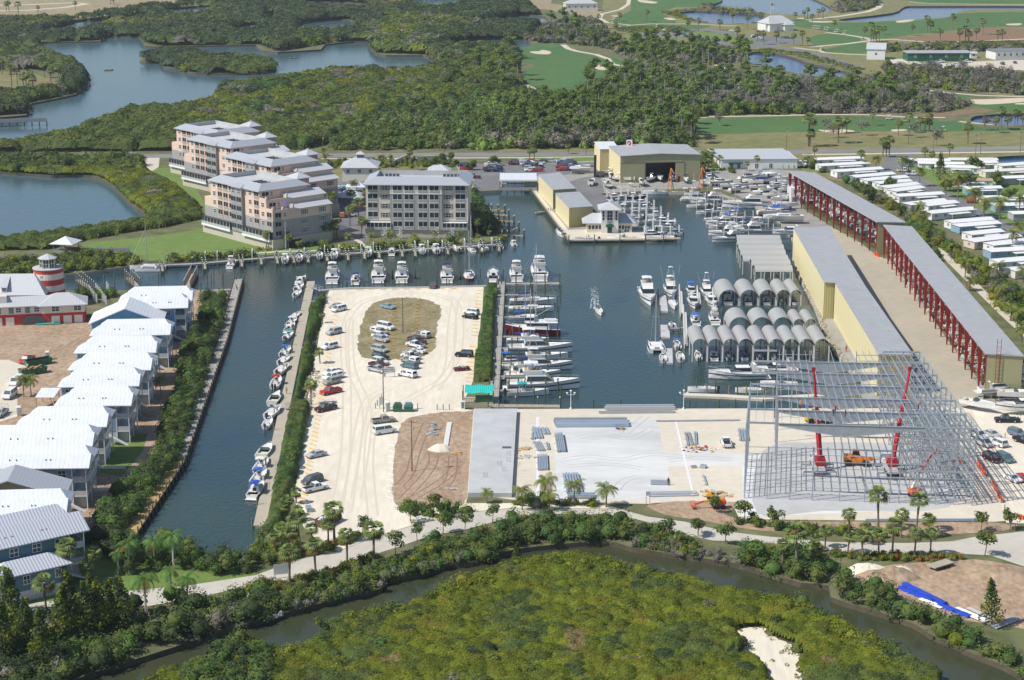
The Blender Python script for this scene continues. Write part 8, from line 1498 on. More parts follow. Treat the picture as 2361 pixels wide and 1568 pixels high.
# ---- mobile cranes
def tipat(px,py,Y): v=(py-CY)/F; t=Y/(c_-v*s_); return ((px-CX)/F*t,Y,HC+t*(-s_-v*c_))
def crane(label,base,cab,tail,mid,tip,lean):
 b=G(*base); c0=G(*cab);c1=G(*tail); rz=math.atan2(c1[1]-c0[1],c1[0]-c0[0])
 t=thing('mobile_crane',label,'crane',(*b,0)); L=9.5; cx,cy=(0,0)
 def loc(x,y): c,s=math.cos(rz),math.sin(rz); return x*c-y*s,x*s+y*c
 MB().box(-5.2,4.2,-1.2,1.2,.9,1.35).xf((0,0,0),rz).build('chassis','silver',t)
 MB().tb((-5.4,-3.6,-1.15,1.15),.7,(-5.1,-3.7,-1.05,1.05),2.6).box(-3.5,-2.9,-1.1,1.1,1.35,2.).xf((0,0,0),rz).build('cab','white',t); MB().tb((-5.42,-3.9,-1.17,1.17),1.7,(-5.2,-3.95,-1.08,1.08),2.4).xf((0,0,0),rz).build('cab_window','glass',t)
 for x in (-4.6,-.2,2.2,3.4):
  for s in (-1,1): wheel_mb(x,s*1.05,.5,.3).xf((0,0,0),rz).build('wheel','tyre',t)
 for x in (-1.6,3.6):
  X,Y_=loc(x,0); m=MB().box(X-3.6,X+3.6,Y_-.15,Y_+.15,.85,1.15)
  m.box(X-3.6,X-3.4,Y_-.1,Y_+.1,.1,1.).box(X+3.4,X+3.6,Y_-.1,Y_+.1,.1,1.).box(X-3.75,X-3.25,Y_-.25,Y_+.25,0,.1).box(X+3.25,X+3.75,Y_-.25,Y_+.25,0,.1); m.build('outrigger','galv',t)
 MB().cyl(.4,0,1.35,1.8,1.,n=12).tb((-.8,1.6,-1.,-.3),1.8,(-.4,1.2,-.9,-.35),3.2).tb((-.8,1.8,.3,1.),1.8,(-.4,1.4,.35,.9),3.2).box(-.6,1.4,.95,1.9,1.7,2.9).build('turntable','redcrane',t)
 MB().box(-.4,1.3,1.0,1.93,2.,2.8).build('operator_window','glass',t)
 T=Vector(tipat(*tip,b[1]+lean))-Vector((*b,0)); B=Vector((.4,0,2.4)); Mi=B.lerp(T,mid); M2=B.lerp(T,(mid+1)/2)
 MB().bar(B,Mi,.75,.9).build('boom','redcrane',t); MB().bar(Mi,M2,.52,.62).build('boom_section','redcrane',t); MB().bar(M2,T,.38,.44).box(T.x-.4,T.x+.4,T.y-.3,T.y+.3,T.z-.3,T.z+.5).build('boom_section','redcrane',t)
 MB().tube((.4,.9,1.9),B.lerp(Mi,.45),.18,6).build('ram','silver',t)
 MB().tube(T+Vector((0.3,-.3,0)),T+Vector((.3,-.3,-6.5)),.04,3).build('cable','yellow',t); MB().sph(T.x+.3,T.y-.3,T.z-6.7,.35,.5).build('hook_block','orange',t)
crane('left red telescopic truck crane inside the steel frame',(1886,1086),(1873,1062),(1892,1112),.42,(1876,852),3)
crane('right red telescopic truck crane inside the steel frame, boom leaning right',(2052,1088),(2032,1064),(2064,1112),.42,(2098,851),5)
def telehandler(label,x,y,rz,col,sc=1.):
 t=thing('telehandler',label,'construction vehicle',(*G(x,y),0),R(rz),sc=sc)
 MB().box(-2.4,2.2,-.9,.9,.8,1.5).tb((-2.6,-1.2,-1,1),.9,(-2.4,-1.2,-.95,.95),2.).build('body',col,t); MB().tb((-.9,.6,.1,1.05),1.5,(-.7,.3,.15,.95),2.9).build('cab',col,t); MB().tb((-.92,.62,.08,1.07),1.75,(-.75,.4,.14,.98),2.7).build('cab_window','glass',t)
 for q in (-1.6,1.5):
  for s in (-1,1): wheel_mb(q,s*1.05,.65,.45).build('wheel','tyre',t)
 MB().bar((-2.1,-.4,2.1),(3.2,-.4,1.4),.4,.45).build('boom',col,t); MB().box(3.2,3.35,-1.1,.5,.3,1.6).box(3.3,4.6,-.9,-.75,.3,.38).box(3.3,4.6,.2,.35,.3,.38).build('fork','dgrey',t)
telehandler('orange telehandler parked on the slab between the two red cranes',1975,1072,-6,'orange',1.15); telehandler('yellow orange material handler behind the left red crane near the quay',1884,975,10,'yellow',1.2)
def boomlift(label,x,y,rz,col,bc,el,tip,sc=1.,basket_person=None):
 t=thing('boom_lift',label,'boom lift',(*G(x,y),0),R(rz),sc=sc)
 MB().box(-1.3,1.3,-1,1,.5,1.1).build('chassis','dgrey',t); MB().tb((-1.7,1.1,-.9,.9),1.1,(-1.6,.8,-.85,.85),2.0).build('body',col,t)
 for q in (-1.,1.):
  for s in (-1,1): wheel_mb(q,s*1.0,.5,.35).build('wheel','tyre',t)
 MB().bar((-1.2,0,2.1),el,.4,.45).build('boom',bc,t); MB().bar(el,tip,.3,.35).build('upper_boom',col,t)
 m=MB().box(tip[0],tip[0]+.9,tip[1]-.9,tip[1]+.9,tip[2]-.5,tip[2]-.4)
 for z in (0,.6):
  for a,b in (((0,-.9),(.9,-.9)),((.9,-.9),(.9,.9)),((.9,.9),(0,.9)),((0,.9),(0,-.9))): m.tube((tip[0]+a[0],tip[1]+a[1],tip[2]+z),(tip[0]+b[0],tip[1]+b[1],tip[2]+z),.04,4)
 for a in ((0,-.9),(.9,-.9),(.9,.9),(0,.9)): m.tube((tip[0]+a[0],tip[1]+a[1],tip[2]-.5),(tip[0]+a[0],tip[1]+a[1],tip[2]+.6),.04,4)
 m.build('basket','orange_lift' if col!='yellow' else 'dgrey',t); return t
t=boomlift('red boom lift with cream arm raised inside the steel frame',2113,1147,20,'orange_lift','cream',(.5,.5,5.),(4.6,1.5,9.))
p=Vector(t.location); c,s=math.cos(R(20)),math.sin(R(20)); person(0,0,200,'worker with yellow hard hat in the raised lift basket','white','maroon',hat='yellow',z=8.62,xy=(p.x+5.*c-1.5*s,p.y+5.*s+1.5*c))
boomlift('long low red and yellow boom lift parked on bare soil left of the frame',1656,1171,185,'orange_lift','yellow',(3.4,0,1.7),(5.4,0,1.),.9)
boomlift('small yellow scissor lift beside the timber pile',1639,1150,0,'yellow','yellow',(0,0,2.3),(.2,0,2.4),.6)
# ================================================================ site materials, poles, small things
def stack(label,A,B,w,h,n,m='galv',name='steel_beams',gap=.25,cat='steel beams'):
 a=G(*A);b=G(*B); L=math.dist(a,b); rz=math.atan2(b[1]-a[1],b[0]-a[0]); t=thing(name,label,cat,(*a,0),rz); rr=random.Random(int(A[0]*7+A[1]))
 for k in (.1,.5,.9): MB().box(L*k-.1,L*k+.1,-.2,w+.2,.01,.12).build('timber_bearer','lumber',t)
 for i in range(n):
  y=w*i/n; e=rr.uniform(-.02,.02)*L; MB().box(e,L+e-.02*L*rr.random(),y,y+w/n*(1-gap),.12,.12+h*rr.uniform(.8,1.1)).build('beam',m if rr.random()<.6 else 'galv_blue' if m=='galv' else 'galv',t)
for a in [('long stack of dark galvanised beams along the quay edge',(1396,947),(1557,946),1.8,.9,5,'silver'),('thin layer of steel beams just below the quay stack',(1383,954),(1557,953),.8,.4,3,'silver'),('long stepped stack of steel beams at the top left of the white slab',(1281,986),(1452,985),5.5,.8,9,'galv'),('single line of steel along the top of the tan slab bays',(1512,973),(1704,971),.5,.25,2,'silver'),
 ('narrow bundle of beams standing apart on the left tan bays',(1233,1014),(1237,990),1.,.3,2,'galv_blue'),('bundle of blue beams next to the white line on the slab',(1252,1012),(1244,988),1.9,.35,3,'galv_blue'),('pair of pale beams right of the blue bundle',(1268,1002),(1262,988),1.6,.3,2,'galv'),('slanted bundle of galvanised channels on the tan bays',(1256,1040),(1245,1020),1.8,.3,4,'galv'),('short bundle of channels beside the slanted bundle',(1268,1038),(1264,1022),.7,.3,2,'galv'),('wide sheaf of blue steel decking on the tan bays',(1264,1085),(1262,1051),2.4,.35,7,'galv_blue'),('thick bundle of light channels on the white slab corner',(1304,1043),(1297,1003),2.0,.6,5,'galv'),
 ('row of long beams behind the coconut palms',(1344,1138),(1333,1094),3.6,.5,6,'galv'),('short stack of beams lying across in front of the palms',(1309,1151),(1372,1151),2.6,.6,5,'galv'),('left one of three thin steel bundles on the right tan bays',(1589,1029),(1583,998),.6,.25,2,'galv'),('middle one of three thin steel bundles on the right tan bays',(1599,1029),(1590,998),.6,.25,2,'galv'),('right one of three thin steel bundles on the right tan bays',(1608,1029),(1606,998),.7,.25,2,'galv'),('single channel lying diagonally near the timber pile',(1631,1120),(1624,1098),.5,.2,1,'galv'),('four small bundles of clips on the lower tan bays',(1595,1080),(1607,1079),.9,.35,3,'galv'),('small bundle of clips right of the white line',(1613,1079),(1626,1081),1.1,.5,3,'galv'),
 ('coiled rods laid out on the white slab, upper row',(1500,1118),(1545,1119),3.2,.1,3,'silver'),('coiled rods laid out on the white slab, lower row',(1495,1146),(1610,1144),3.2,.12,4,'silver'),('steel bundle just inside the left of the steel frame',(1726,1018),(1722,992),2.2,.4,4,'galv_blue'),('long channel lying on the frame slab beside the right crane',(2002,1137),(1990,1106),.5,.25,1,'galv'),('blue steel decking stack alone in the sandy lot',(708,1182),(720,1181),2.6,.8,4,'galv_blue'),('long beams along the front edge of the frame slab',(1998,1204),(2270,1203),.7,.5,2,'galv'),('bundle of pipes beside the roadside palms',(1800,1215),(1865,1214),.5,.3,2,'galv')]: stack(*a)
def heap(label,x,y,r,h,m,name,cat,n=40,seed=1,cols=None,bs=.4):
 rr=random.Random(seed); t=thing(name,label,cat,(*G(x,y),0)); cols=cols or [m]
 for c in cols:
  b=MB()
  for i in range(n//len(cols)):
   a=rr.uniform(0,6.28); d=rr.random()*r; s=bs*rr.uniform(.4,1.2); z=max(0,h*(1-d/r))*rr.random(); X,Y=d*math.cos(a),d*math.sin(a)*.6; b.tb((X-s,X+s*.8,Y-s*.5,Y+s*.5),z,(X-s*.8,X+s*.7,Y-s*.4,Y+s*.4),z+s*.5)
  b.build('debris',c,t)['kind']='stuff'
heap('pile of tools and packages on a blue tarpaulin by the thin bundles',1612,1036,4.5,.6,None,'supply_pile','pile',70,3,['tarp_blue','cream','lumber','white','red'],.35); heap('pile of sawn timber and packaging near the boom lift',1643,1140,4.8,.7,'lumber','timber_pile','pile',60,4,['lumber','cream'],.5); heap('heap of white wrapped metal parts on the left tan bays',1213,1055,2.4,.7,None,'parts_pile','pile',40,5,['white','silver','lumber'],.3); heap('small crate pile on the white slab below the long stack',1431,990,1.2,.8,None,'crate_pile','pile',12,6,['lumber','navy'],.4); heap('broken boards on the left tan bays',1214,1036,2.6,.2,'lumber','board_pile','pile',14,7,None,.6)
heap('stacked grey concrete blocks on the bare soil',995,1003,1.3,1.4,'slab_grey','block_pile','pile',30,8,None,.4); heap('taller stack of concrete blocks behind the smaller one',1001,990,1.5,2.,'slab_grey','block_pile','pile',40,9,None,.4); heap('loose timber near the raised slab on bare soil',1055,1047,1.6,.5,'lumber','timber_pile','pile',16,10,None,.6); heap('rubble pieces at the lower edge of the bare soil',1040,1128,1.4,.5,'concrete','rubble_pile','pile',14,11,None,.4); heap('building rubbish at the left edge beside the trucks',10,1000,4,.8,None,'rubble_pile','pile',50,12,['white','lumber','silver'],.4); heap('white sacks and lumber beside the left palms',122,958,2.5,.7,None,'supply_pile','pile',26,13,['white','lumber'],.4)
def mound(label,x,y,rx,ry,h,m,seed,name='dirt_mound',cat='mound'):
 rr=random.Random(seed); n=22; k=8; secs=[]
 for i in range(k+1):
  q=i/k; secs.append([(rx*(1-q)*math.cos(2*PI*j/n)*(1+.15*math.sin(j*1.7+seed)),ry*(1-q)*math.sin(2*PI*j/n)*(1+.12*math.cos(j*2.3+seed)),h*(math.sin(q*PI/2)**.8)*(1+rr.uniform(-.14,.14) if 0<i<k else 1)-.02) for j in range(n)])
 o=MB().loft(secs,0,False,True).build(name,m,None,True,label=label,cat=cat,loc=(*G(x,y),0)); return o
mound('white limestone mound behind the brown dirt mounds',2000,1321,4.6,3,1.7,'sand_lot',1); mound('left brown dirt mound by the creek',2018,1334,4.2,3,1.5,'dirt',2); mound('right brown dirt mound by the creek',2062,1330,4.6,3,1.8,'dirt',3); mound('low brown dirt mound in the middle of the row',2042,1332,3.4,2.6,1.4,'dirt',4); mound('small white limestone mound right of the large one',2078,1318,2.4,2,1.,'sand_lot',5); mound('wide low dirt mound near the right edge',2300,1325,6.5,5,1.4,'dirt',6); mound('cone of pale sand on the bare soil',1015,1036,2.7,2.2,1.2,'sand_lot',7); mound('dirt bank at the left end of the mound row',1975,1340,3.2,2.2,.9,'dirt',8)
def longpack(label,A,B,w,h,m,n,name='pipe_bundle',cat='bundle'):
 a=G(*A);b=G(*B);L=math.dist(a,b);t=thing(name,label,cat,(*a,0),math.atan2(b[1]-a[1],b[0]-a[0]))
 if m=='tarp_blue': 
  s=[]
  for i in range(13): x=L*i/12; q=.9+.12*math.sin(i*2.1); s.append([(x,-w/2*1.1,0),(x,-w/2*q,h*.8),(x,0,h*q),(x,w/2*q,h*.75),(x,w/2*1.1,0)])
  MB().loft(s).build('tarpaulin',m,t,False)
  for k in (.1,.3,.5,.7,.9): MB().box(L*k-.1,L*k+.1,-w*.9,w*.9,.0,.15).build('bearer','lumber',t)
 else:
  for i in range(n): y=-w/2+w*(i+.5)/n; MB().tube((0,y,h/2),(L,y+.1,h/2),w/n*.46,6).build('pipe',m,t)
longpack('long bundle under a bright blue tarpaulin on the dirt, right one',(2084,1350),(2180,1397),1.2,.8,'tarp_blue',1); longpack('blue tarpaulin covered bundle nearer the creek, left one',(2076,1357),(2150,1388),1.1,.6,'tarp_blue',1); longpack('short blue tarpaulin bundle further along the creek',(2165,1396),(2236,1424),1.2,.6,'tarp_blue',1)
longpack('white pipes lying between the blue tarpaulins',(2124,1382),(2172,1404),1.3,.4,'white',5); longpack('white pipes at the right end of the tarpaulin row',(2203,1405),(2275,1436),1.6,.5,'white',6); longpack('grey pipes beside the white pipes near the right edge',(2232,1404),(2280,1428),.9,.5,'silver',3); longpack('tangle of dead grey poles at the right edge of the dirt',(2290,1450),(2345,1428),1.6,.6,'silver',5)
longpack('long thin green and red pipes behind the sandy lot palms',(798,1241),(832,1230),1.,.25,'green',3); longpack('stack of pale green lumber by the lighthouse building',(83,749),(140,747),1.6,.5,'teal',5)
t=thing('flatbed_trailer','empty flatbed trailer on the dirt at lower right','trailer',(*G(2168,1308),0),R(35)); MB().box(-2.6,2.6,-1.1,1.1,.6,.8).build('bed','dockwood',t); MB().bar((2.6,0,.6),(4.2,0,.5),.12,.12).build('tongue','dgrey',t)
for q in (-.6,.6):
 for s in (-1,1): wheel_mb(q,s*1.15,.35).build('wheel','tyre',t)
# raised foundation slab
q=[G(*p,1.) for p in ((1094,942),(1192,942),(1180,1137),(1079,1136))]; t=thing('foundation_slab','long raised grey concrete foundation slab left of the building site','slab',(q[3][0],q[3][1],0)); q=[(x-q[3][0],y-q[3][1]) for x,y in q]
MB().prism([q[3],q[2],q[1],q[0]],0.01,1.).build('slab','slab_grey',t); 
for (x,y) in ((8,25),(10,26),(6,18),(7,14),(10,17),(3,10),(8,20.5)):
 for k in range(4): MB().tube((x+k*.3,y,1),(x+k*.3,y,2.1),.03,3).build('rebar','brown',t)
MB().box(7,9,30,31.4,1.,1.05).build('opening','dgrey',t)
stack('pale formwork boards laid out left of the raised slab',(1033,1030),(1042,975),1.5,.1,1,'offwhite','formwork',cat='formwork')
# utility poles and lamps
def pole(label,x,y,h,kindp='utility',rz=0.,grp=None):
 t=thing('utility_pole' if kindp!='lamp' else 'street_lamp',label,'pole' if kindp!='lamp' else 'street lamp',(*G(x,y),0),rz,grp)
 if kindp=='lamp':
  MB().tube((0,0,0),(0,0,h),.1,6,.07).cyl(0,0,0,.3,.3,n=8).build('post','white',t)
  for s in (-1,0,1): MB().tube((s*.9,0,h-.6 if s else h),(s*.9,0,h-.2 if s else h+.3),.14,6,.2).cyl(s*.9,0,h-.2 if s else h+.3,h-.1 if s else h+.5,.32,.05,n=8).build('lamp_head','white',t)
  MB().bar((-.9,0,h-.7),(.9,0,h-.7),.08,.08).build('cross_arm','white',t)
 else:
  MB().tube((0,0,0),(0,0,h),.15,6,.1).build('post','trunk',t)
  if kindp=='utility':
   MB().bar((-1,0,h-.4),(1,0,h-.4),.1,.12).build('cross_arm','trunk',t)
   for s in (-.9,0,.9): MB().cyl(s,0,h-.34,h-.05,.05,n=5).build('insulator','white',t)
   MB().cyl(.28,0,h-2.2,h-1.3,.2,n=7).build('transformer','silver',t)
pole('white harbour lamp with three heads near the green canopy',1316,943,4.3,'lamp'); pole('white harbour lamp with three heads near the floating pier',1576,943,4.4,'lamp')
pole('wooden light pole standing in the dry grass oval',929,767,10.,'plain'); pole('wooden utility pole beside the portable toilet in the lot',884.5,950,11.,'utility'); pole('wooden utility pole on the bare soil with a weed clump at its foot',950,1086,11.5,'utility')
PL=[(1024,360),(1351,357),(1813,343),(2152,343),(2094,333),(2260,355),(2352,352),(2249,360),(540,358),(745,360)]
for i,(x,y) in enumerate(sorted(PL)): pole('%s wooden utility pole from the left along the highway'%ordn(i),x,y,9.5,'utility',R(90)*0)
w=MB(); P=[G(x,y) for x,y in [(540,358),(745,360),(1024,360),(1351,357)]]
for a,b in zip(P[:-1],P[1:]):
 for s in (-.9,0,.9):
  pr=None
  for i in range(9): k=i/8; q=(a[0]+(b[0]-a[0])*k+s,a[1]+(b[1]-a[1])*k,9.2-5.*k*(1-k)); 
  for i in range(8):
   k=i/8;k2=(i+1)/8; w.tube((a[0]+(b[0]-a[0])*k+s,a[1]+(b[1]-a[1])*k,9.2-4*k*(1-k)),(a[0]+(b[0]-a[0])*k2+s,a[1]+(b[1]-a[1])*k2,9.2-4*k2*(1-k2)),.02,3)
w.build('power_line','dgrey',label='power lines strung between the highway poles',cat='power line')
def bollards(pts,label,group,h=1.1,m='piling',r=.1):
 me=MB().cyl(0,0,0,h,r,n=6).mesh('bollard',m)
 for x,y in pts: link('bollard',me,None,label,'bollard',group,None,(*G(x,y),0))
bollards([(1008,945),(1022,945),(1036,945),(963,943),(866,942),(870,935),(875,928),(880,922)],'short wooden post at the lower edge of the sandy lot','wooden posts around the sandy lot',1.4)
bollards([(2268+i*8,1080+i*16) for i in range(10)]+[(2317,1010),(2334,1010)],'short wooden post along the right lot','wooden posts of the right lot',1.2)
bollards([(597,1297),(618,1294),(640,1289),(604,1299)],'small wooden post beside the road at the canal end','posts at the canal end',.8)
# yellow and white wheel stops
ws=MB().box(-.9,.9,-.09,.09,.01,.16).mesh('wheel_stop','yellow'); wsw=MB().box(-.9,.9,-.08,.08,.01,.12).mesh('wheel_stop','white')
def stops(pts,rz,label,group,me=ws):
 for x,y in pts: link('wheel_stop',me,None,label,'wheel stop',group,None,(*G(x,y),0),R(rz))
stops([(779-(y-690)*.171,y) for y in np.arange(690,1170,9.6)],-42,'yellow wheel stop along the left side of the sandy lot','yellow wheel stops, left side')
stops([(911-(y-693)*.05,y) for y in np.arange(694,810,7.9)],40,'yellow wheel stop in the left row of the grass oval','yellow wheel stops, oval left')
stops([(966-(y-693)*.12,y) for y in np.arange(694,775,7.9)],35,'yellow wheel stop in the right row of the grass oval','yellow wheel stops, oval right')
stops([(1106-(y-668)*.12,y) for y in list(np.arange(670,780,8.))+list(np.arange(800,890,9))],-20,'yellow wheel stop along the right side of the sandy lot','yellow wheel stops, right side')
stops([(830+i*27,669-i*.4) for i in range(9)],0,'yellow wheel stop along the north edge of the sandy lot','yellow wheel stops, north edge')
stops([(903-(i*.4),1027+i*13.3) for i in range(10)],-35,'white wheel stop in the lower sandy lot','white wheel stops',wsw)
# containers, toilets, signs
def dumpster(label,x,y,rz,L=5.5,m='green',fill=None):
 t=thing('skip_container',label,'container',(*G(x,y),0),R(rz)); b=MB().add([(-L/2,-1.1,.2),(L/2,-1.1,.2),(L/2,1.1,.2),(-L/2,1.1,.2),(-L/2-.3,-1.2,1.7),(L/2+.3,-1.2,1.7),(L/2+.3,1.2,1.7),(-L/2-.3,1.2,1.7)],[(0,1,5,4),(1,2,6,5),(2,3,7,6),(3,0,4,7),(3,2,1,0)])
 b.add([(-L/2-.15,-1.08,1.68),(L/2+.15,-1.08,1.68),(L/2+.15,1.08,1.68),(-L/2-.15,1.08,1.68),(-L/2+.1,-1,.4),(L/2-.1,-1,.4),(L/2-.1,1,.4),(-L/2+.1,1,.4)],[(0,4,5,1),(1,5,6,2),(2,6,7,3),(3,7,4,0),(4,7,6,5)]); b.add([(-L/2-.3,-1.2,1.7),(L/2+.3,-1.2,1.7),(L/2+.15,-1.08,1.68),(-L/2-.15,-1.08,1.68),(L/2+.3,1.2,1.7),(L/2+.15,1.08,1.68),(-L/2-.3,1.2,1.7),(-L/2-.15,1.08,1.68)],[(0,1,2,3),(1,4,5,2),(4,6,7,5),(6,0,3,7)]); b.build('shell',m,t)
 for k in range(6): MB().box(-L/2+L*k/5-.05,-L/2+L*k/5+.05,-1.28,-1.1,.3,1.6).build('rib',m,t)
 if fill: 
  rr=random.Random(3); f=MB()
  for k in range(24): X,Y=rr.uniform(-L/2+.5,L/2-.5),rr.uniform(-.8,.8); f.tb((X-.3,X+.3,Y-.25,Y+.25),1.,(X-.2,X+.25,Y-.2,Y+.2),1.5+rr.random()*.5)
  f.build('rubbish',fill,t)
dumpster('upper green open container beside the red pickup',88,841,35,6.5); dumpster('lower green open container with a worker near it',76,862,35,6.5,fill='lumber'); dumpster('rust coloured container full of white rubbish at the lower edge of the lot',756,1208,60,5.5,'brown','white')
for x,lb in ((917,'left green metal waste bin with a pitched lid'),(942,'right green metal waste bin with a rusty pitched lid')):
 t=thing('waste_bin',lb,'waste bin',(*G(x,948),0)); MB().box(-1.1,1.1,-.8,.9,.15,1.3).build('bin','green',t); MB().prof([(-1.15,1.3),(1.15,1.3),(.7,2.),(-.7,2.)],-.85,.95).build('lid','green' if x<930 else 'tealgrey',t)
def toilet(x,y,label):
 t=thing('portable_toilet',label,'portable toilet',(*G(x,y),0),R(10)); MB().box(-.55,.55,-.55,.55,0,2.1).build('cabin','offwhite',t); MB().tb((-.6,.6,-.6,.6),2.1,(-.4,.4,-.4,.4),2.35).build('roof','white',t); MB().box(-.4,.4,-.6,-.55,.1,1.95).build('door','silver',t); MB().cyl(.4,.4,2.2,2.7,.06,n=6).build('vent_pipe','white',t)
toilet(894,947,'white portable toilet beside the utility pole'); toilet(110,829,'grey portable toilet on the bare soil by the townhouses'); toilet(45,958,'white portable toilet near the left palms')
def sign(x,y,w,h,z,label,lines=(),rz=0,m='sign_white',back=False,red=None):
 t=thing('sign',label,'sign',(*G(x,y),0),R(rz))
 for s in (-.42,.42): MB().box(s*w-.06,s*w+.06,.03,.15,0,z+h).build('post','lumber' if not back else 'dgrey',t)
 MB().box(-w/2,w/2,-.03,.03,z,z+h).build('board',m,t)
 for i,l in enumerate(lines): text(l,h/(len(lines)+1)*1.05,(0,-.05,z+h-(i+1)*h/(len(lines)+.8)),0,t,'text')
 return t
sign(899,870,2.8,1.8,1.1,'white notice board with several lines of text in the lot',('PARKING','FOR MARINA','GUESTS ONLY')); sign(880,942,1.2,1.9,1.,'grey blank board beside the utility pole',m='silver'); sign(650,1333,3.,2.,.8,'large white board with dark frame beside the site road seen from behind',rz=15,back=True); sign(509,1318,.4,2.6,.1,'narrow white sign on the lawn at the canal end'); sign(1309,374,3.6,1.6,.4,'white roadside board on the highway verge',back=True); sign(1594-0,1168,.9,.9,2.,'small grey sign on a post before the rod bundles',m='silver') if False else sign(1494,1164,.9,.9,2.,'small grey sign on a post before the rod bundles',m='silver')
t=thing('roof_sign','white box sign with a red emblem on the hangar roof','sign',(*G(1451,343,10),0)); MB().box(-1.2,1.2,-.5,.5,10.6,13.6).build('box','white',t); MB().prism([(1,0),(.7,.7),(0,1),(-.7,.7),(-1,0),(-.6,-.3),(-.5,.2),(0,.5),(.4,.3),(.3,-.2),(-.3,-.6),(0,-1),(.7,-.8)],0,.06).build('emblem','red',t).rotation_euler=(PI/2,0,0)
for o in t.children:
 if o.name.startswith('emblem'): o.location=(-.2,-.5,12.4); o.scale=(.85,.95,1)
# teal canopy hut
a=G(1066,933); t=thing('canopy_hut','deck with a bright teal striped canopy roof beside the walkway','shelter',(*a,0)); MB().box(0,7.6,0,5.,0,.5).build('deck','dockwood',t); s=[]
for i in range(9): x=.6+i*.88; s.append([(x,-.2,3.0+.12*math.cos(i*1.57)),(x,1.5,3.4),(x,3.4,3.75),(x,5.3,3.5+.12*math.cos(i*1.57))])
MB().loft(s,0,False).build('canopy','canvas_teal',t)
for x in (.1,7.5):
 for y in (0,5): MB().cyl(x,y,0,3.5,.12,n=6).build('post','piling_green',t)
MB().box(3.2,7.4,.3,.4,.5,2.3).build('green_panel','green',t)
for y in (0,): 
 for k in range(9): MB().box(k*.45,k*.45+.08,-.05,.03,.5,1.5).build('baluster','brown',t)
MB().box(0,3.8,-.07,.05,1.45,1.55).build('handrail','brown',t)
t=thing('dock_box','white dispenser cabinet beside the canopy deck','cabinet',(*G(1067,943),0)); MB().box(-.5,.5,-.4,.4,0,2.).build('cabinet','white',t); MB().box(-.3,.3,-.43,-.4,.3,1.8).build('door','slate',t)
# timber rail near raised slab
a=G(1080,943);b=G(1290,943.5); t=thing('railing','long low timber railing along the quay by the canopy','railing',(*a,0)); L=b[0]-a[0]; MB().box(0,L,0,.08,.95,1.05).box(0,L,0,.06,.5,.56).build('rail','dockwood',t)
for i in range(14): MB().box(L*i/13-.05,L*i/13+.05,0,.1,0,1.).build('post','dockwood',t)
# flag poles
def flag(x,y,h,label,parts,sc=1.,z=0):
 t=thing('flagpole',label,'flagpole',(*G(x,y,z),z)); MB().tube((0,0,0),(0,0,h),.07*sc,5).build('pole','white',t); n=0
 for zz,cols in parts:
  m=MB()
  for i in range(7): m.add([(0,.02,zz+i*.14*sc),(1.8*sc,.15,zz+i*.14*sc),(1.8*sc,.15,zz+(i+1)*.14*sc),(0,.02,zz+(i+1)*.14*sc)],[(0,1,2,3)],i%2 if cols=='us' else (0 if i in(3,) else 1))
  if cols=='us': m.add([(0,-.02,zz+.42*sc),(.8*sc,.04,zz+.42*sc),(.8*sc,.04,zz+.99*sc),(0,-.02,zz+.99*sc)],[(0,1,2,3)],2)
  m.build('flag',['red','white','navy'],t)
flag(1776,42,12,'tall flagpole with two flags beside the golf clubhouse',((9.6,'us'),(7,'x')),1.7); flag(1741,790,5.2,'small flag on a pole between the middle and nearest boat covers',((3.9,'us'),),.8,z=WZ); flag(659,577,9.5,'white flagpole without flag at the corner of the front pink block',(),1.); flag(1086,570,11,'white flagpole beside the grey apartment block',(),1.)
# hangar A-frames, forklift, tank, fence
for x,y,lb in ((1546,440,'left orange steel A frame hoist in front of the hangar'),(1617,437,'right orange steel A frame hoist in front of the hangar')):
 t=thing('hoist_frame',lb,'hoist',(*G(x,y),0)); 
 for p in ((-1.2,1.2),(1.2,1.2),(0.2,-1.2)): MB().tube((p[0],p[1],0),(0,0,9),.16,4).build('leg','orange' if p[0]<1 else 'brown',t)
 for z in (2,4,6): MB().bar((-.9*(1-z/9),1*(1-z/9),z),(.9*(1-z/9),1*(1-z/9),z),.1,.1).build('rung','orange',t)
 MB().bar((0,0,9),(1.2,-1.5,7),.2,.25).build('jib','orange',t)
t=thing('forklift','tall black mast forklift on the asphalt above the warehouses','forklift',(*G(1372,408),0),R(-10)); MB().box(-.5,.5,-.3,.3,0,9.).build('mast','dark_metal',t); MB().box(-6,-.5,-.2,.2,4.2,4.6).build('fork','dark_metal',t); MB().tb((.5,4,-1.2,1.2),.5,(.8,3.6,-1.1,1.1),2.4).build('body','dgrey',t)
for q in (1.1,3.4):
 for s in (-1,1): wheel_mb(q,s*1.2,.6,.4).build('wheel','tyre',t)
S('bowrider','white boat with twin engines on the asphalt below the forklift',1361,430,80,z=.6,sc=1.)
t=thing('fuel_tank','white horizontal fuel tank behind a fence near the warehouses','tank',(*G(1343,398),0),R(20)); MB().tube((-3,0,1.8),(3,0,1.8),1.4,12).build('tank','white',t); MB().box(-3,3,-1,1,0,.5).build('cradle','concrete',t)
pavilion('tiny silver roofed booth beside the fuel tank',(1318,402),(1332,402),3,2.5,3.3,'silver','roofsilver','booth',cat='booth')
t=thing('fence','white panel fence right of the hangar','fence',(*G(1619,423),0)); MB().box(0,7,-.05,.05,0,1.8).build('panel','white',t)
for i in range(4): MB().box(i*2.3-.06,i*2.3+.06,-.1,.1,0,1.9).build('post','white',t)
a=G(2248,930); t=thing('gate','chain link gate across the aisle beside the near rack','gate',(*a,0)); m=MB()
for i in range(4): m.tube((i*1.9,0,0),(i*1.9,0,2.1),.05,4)
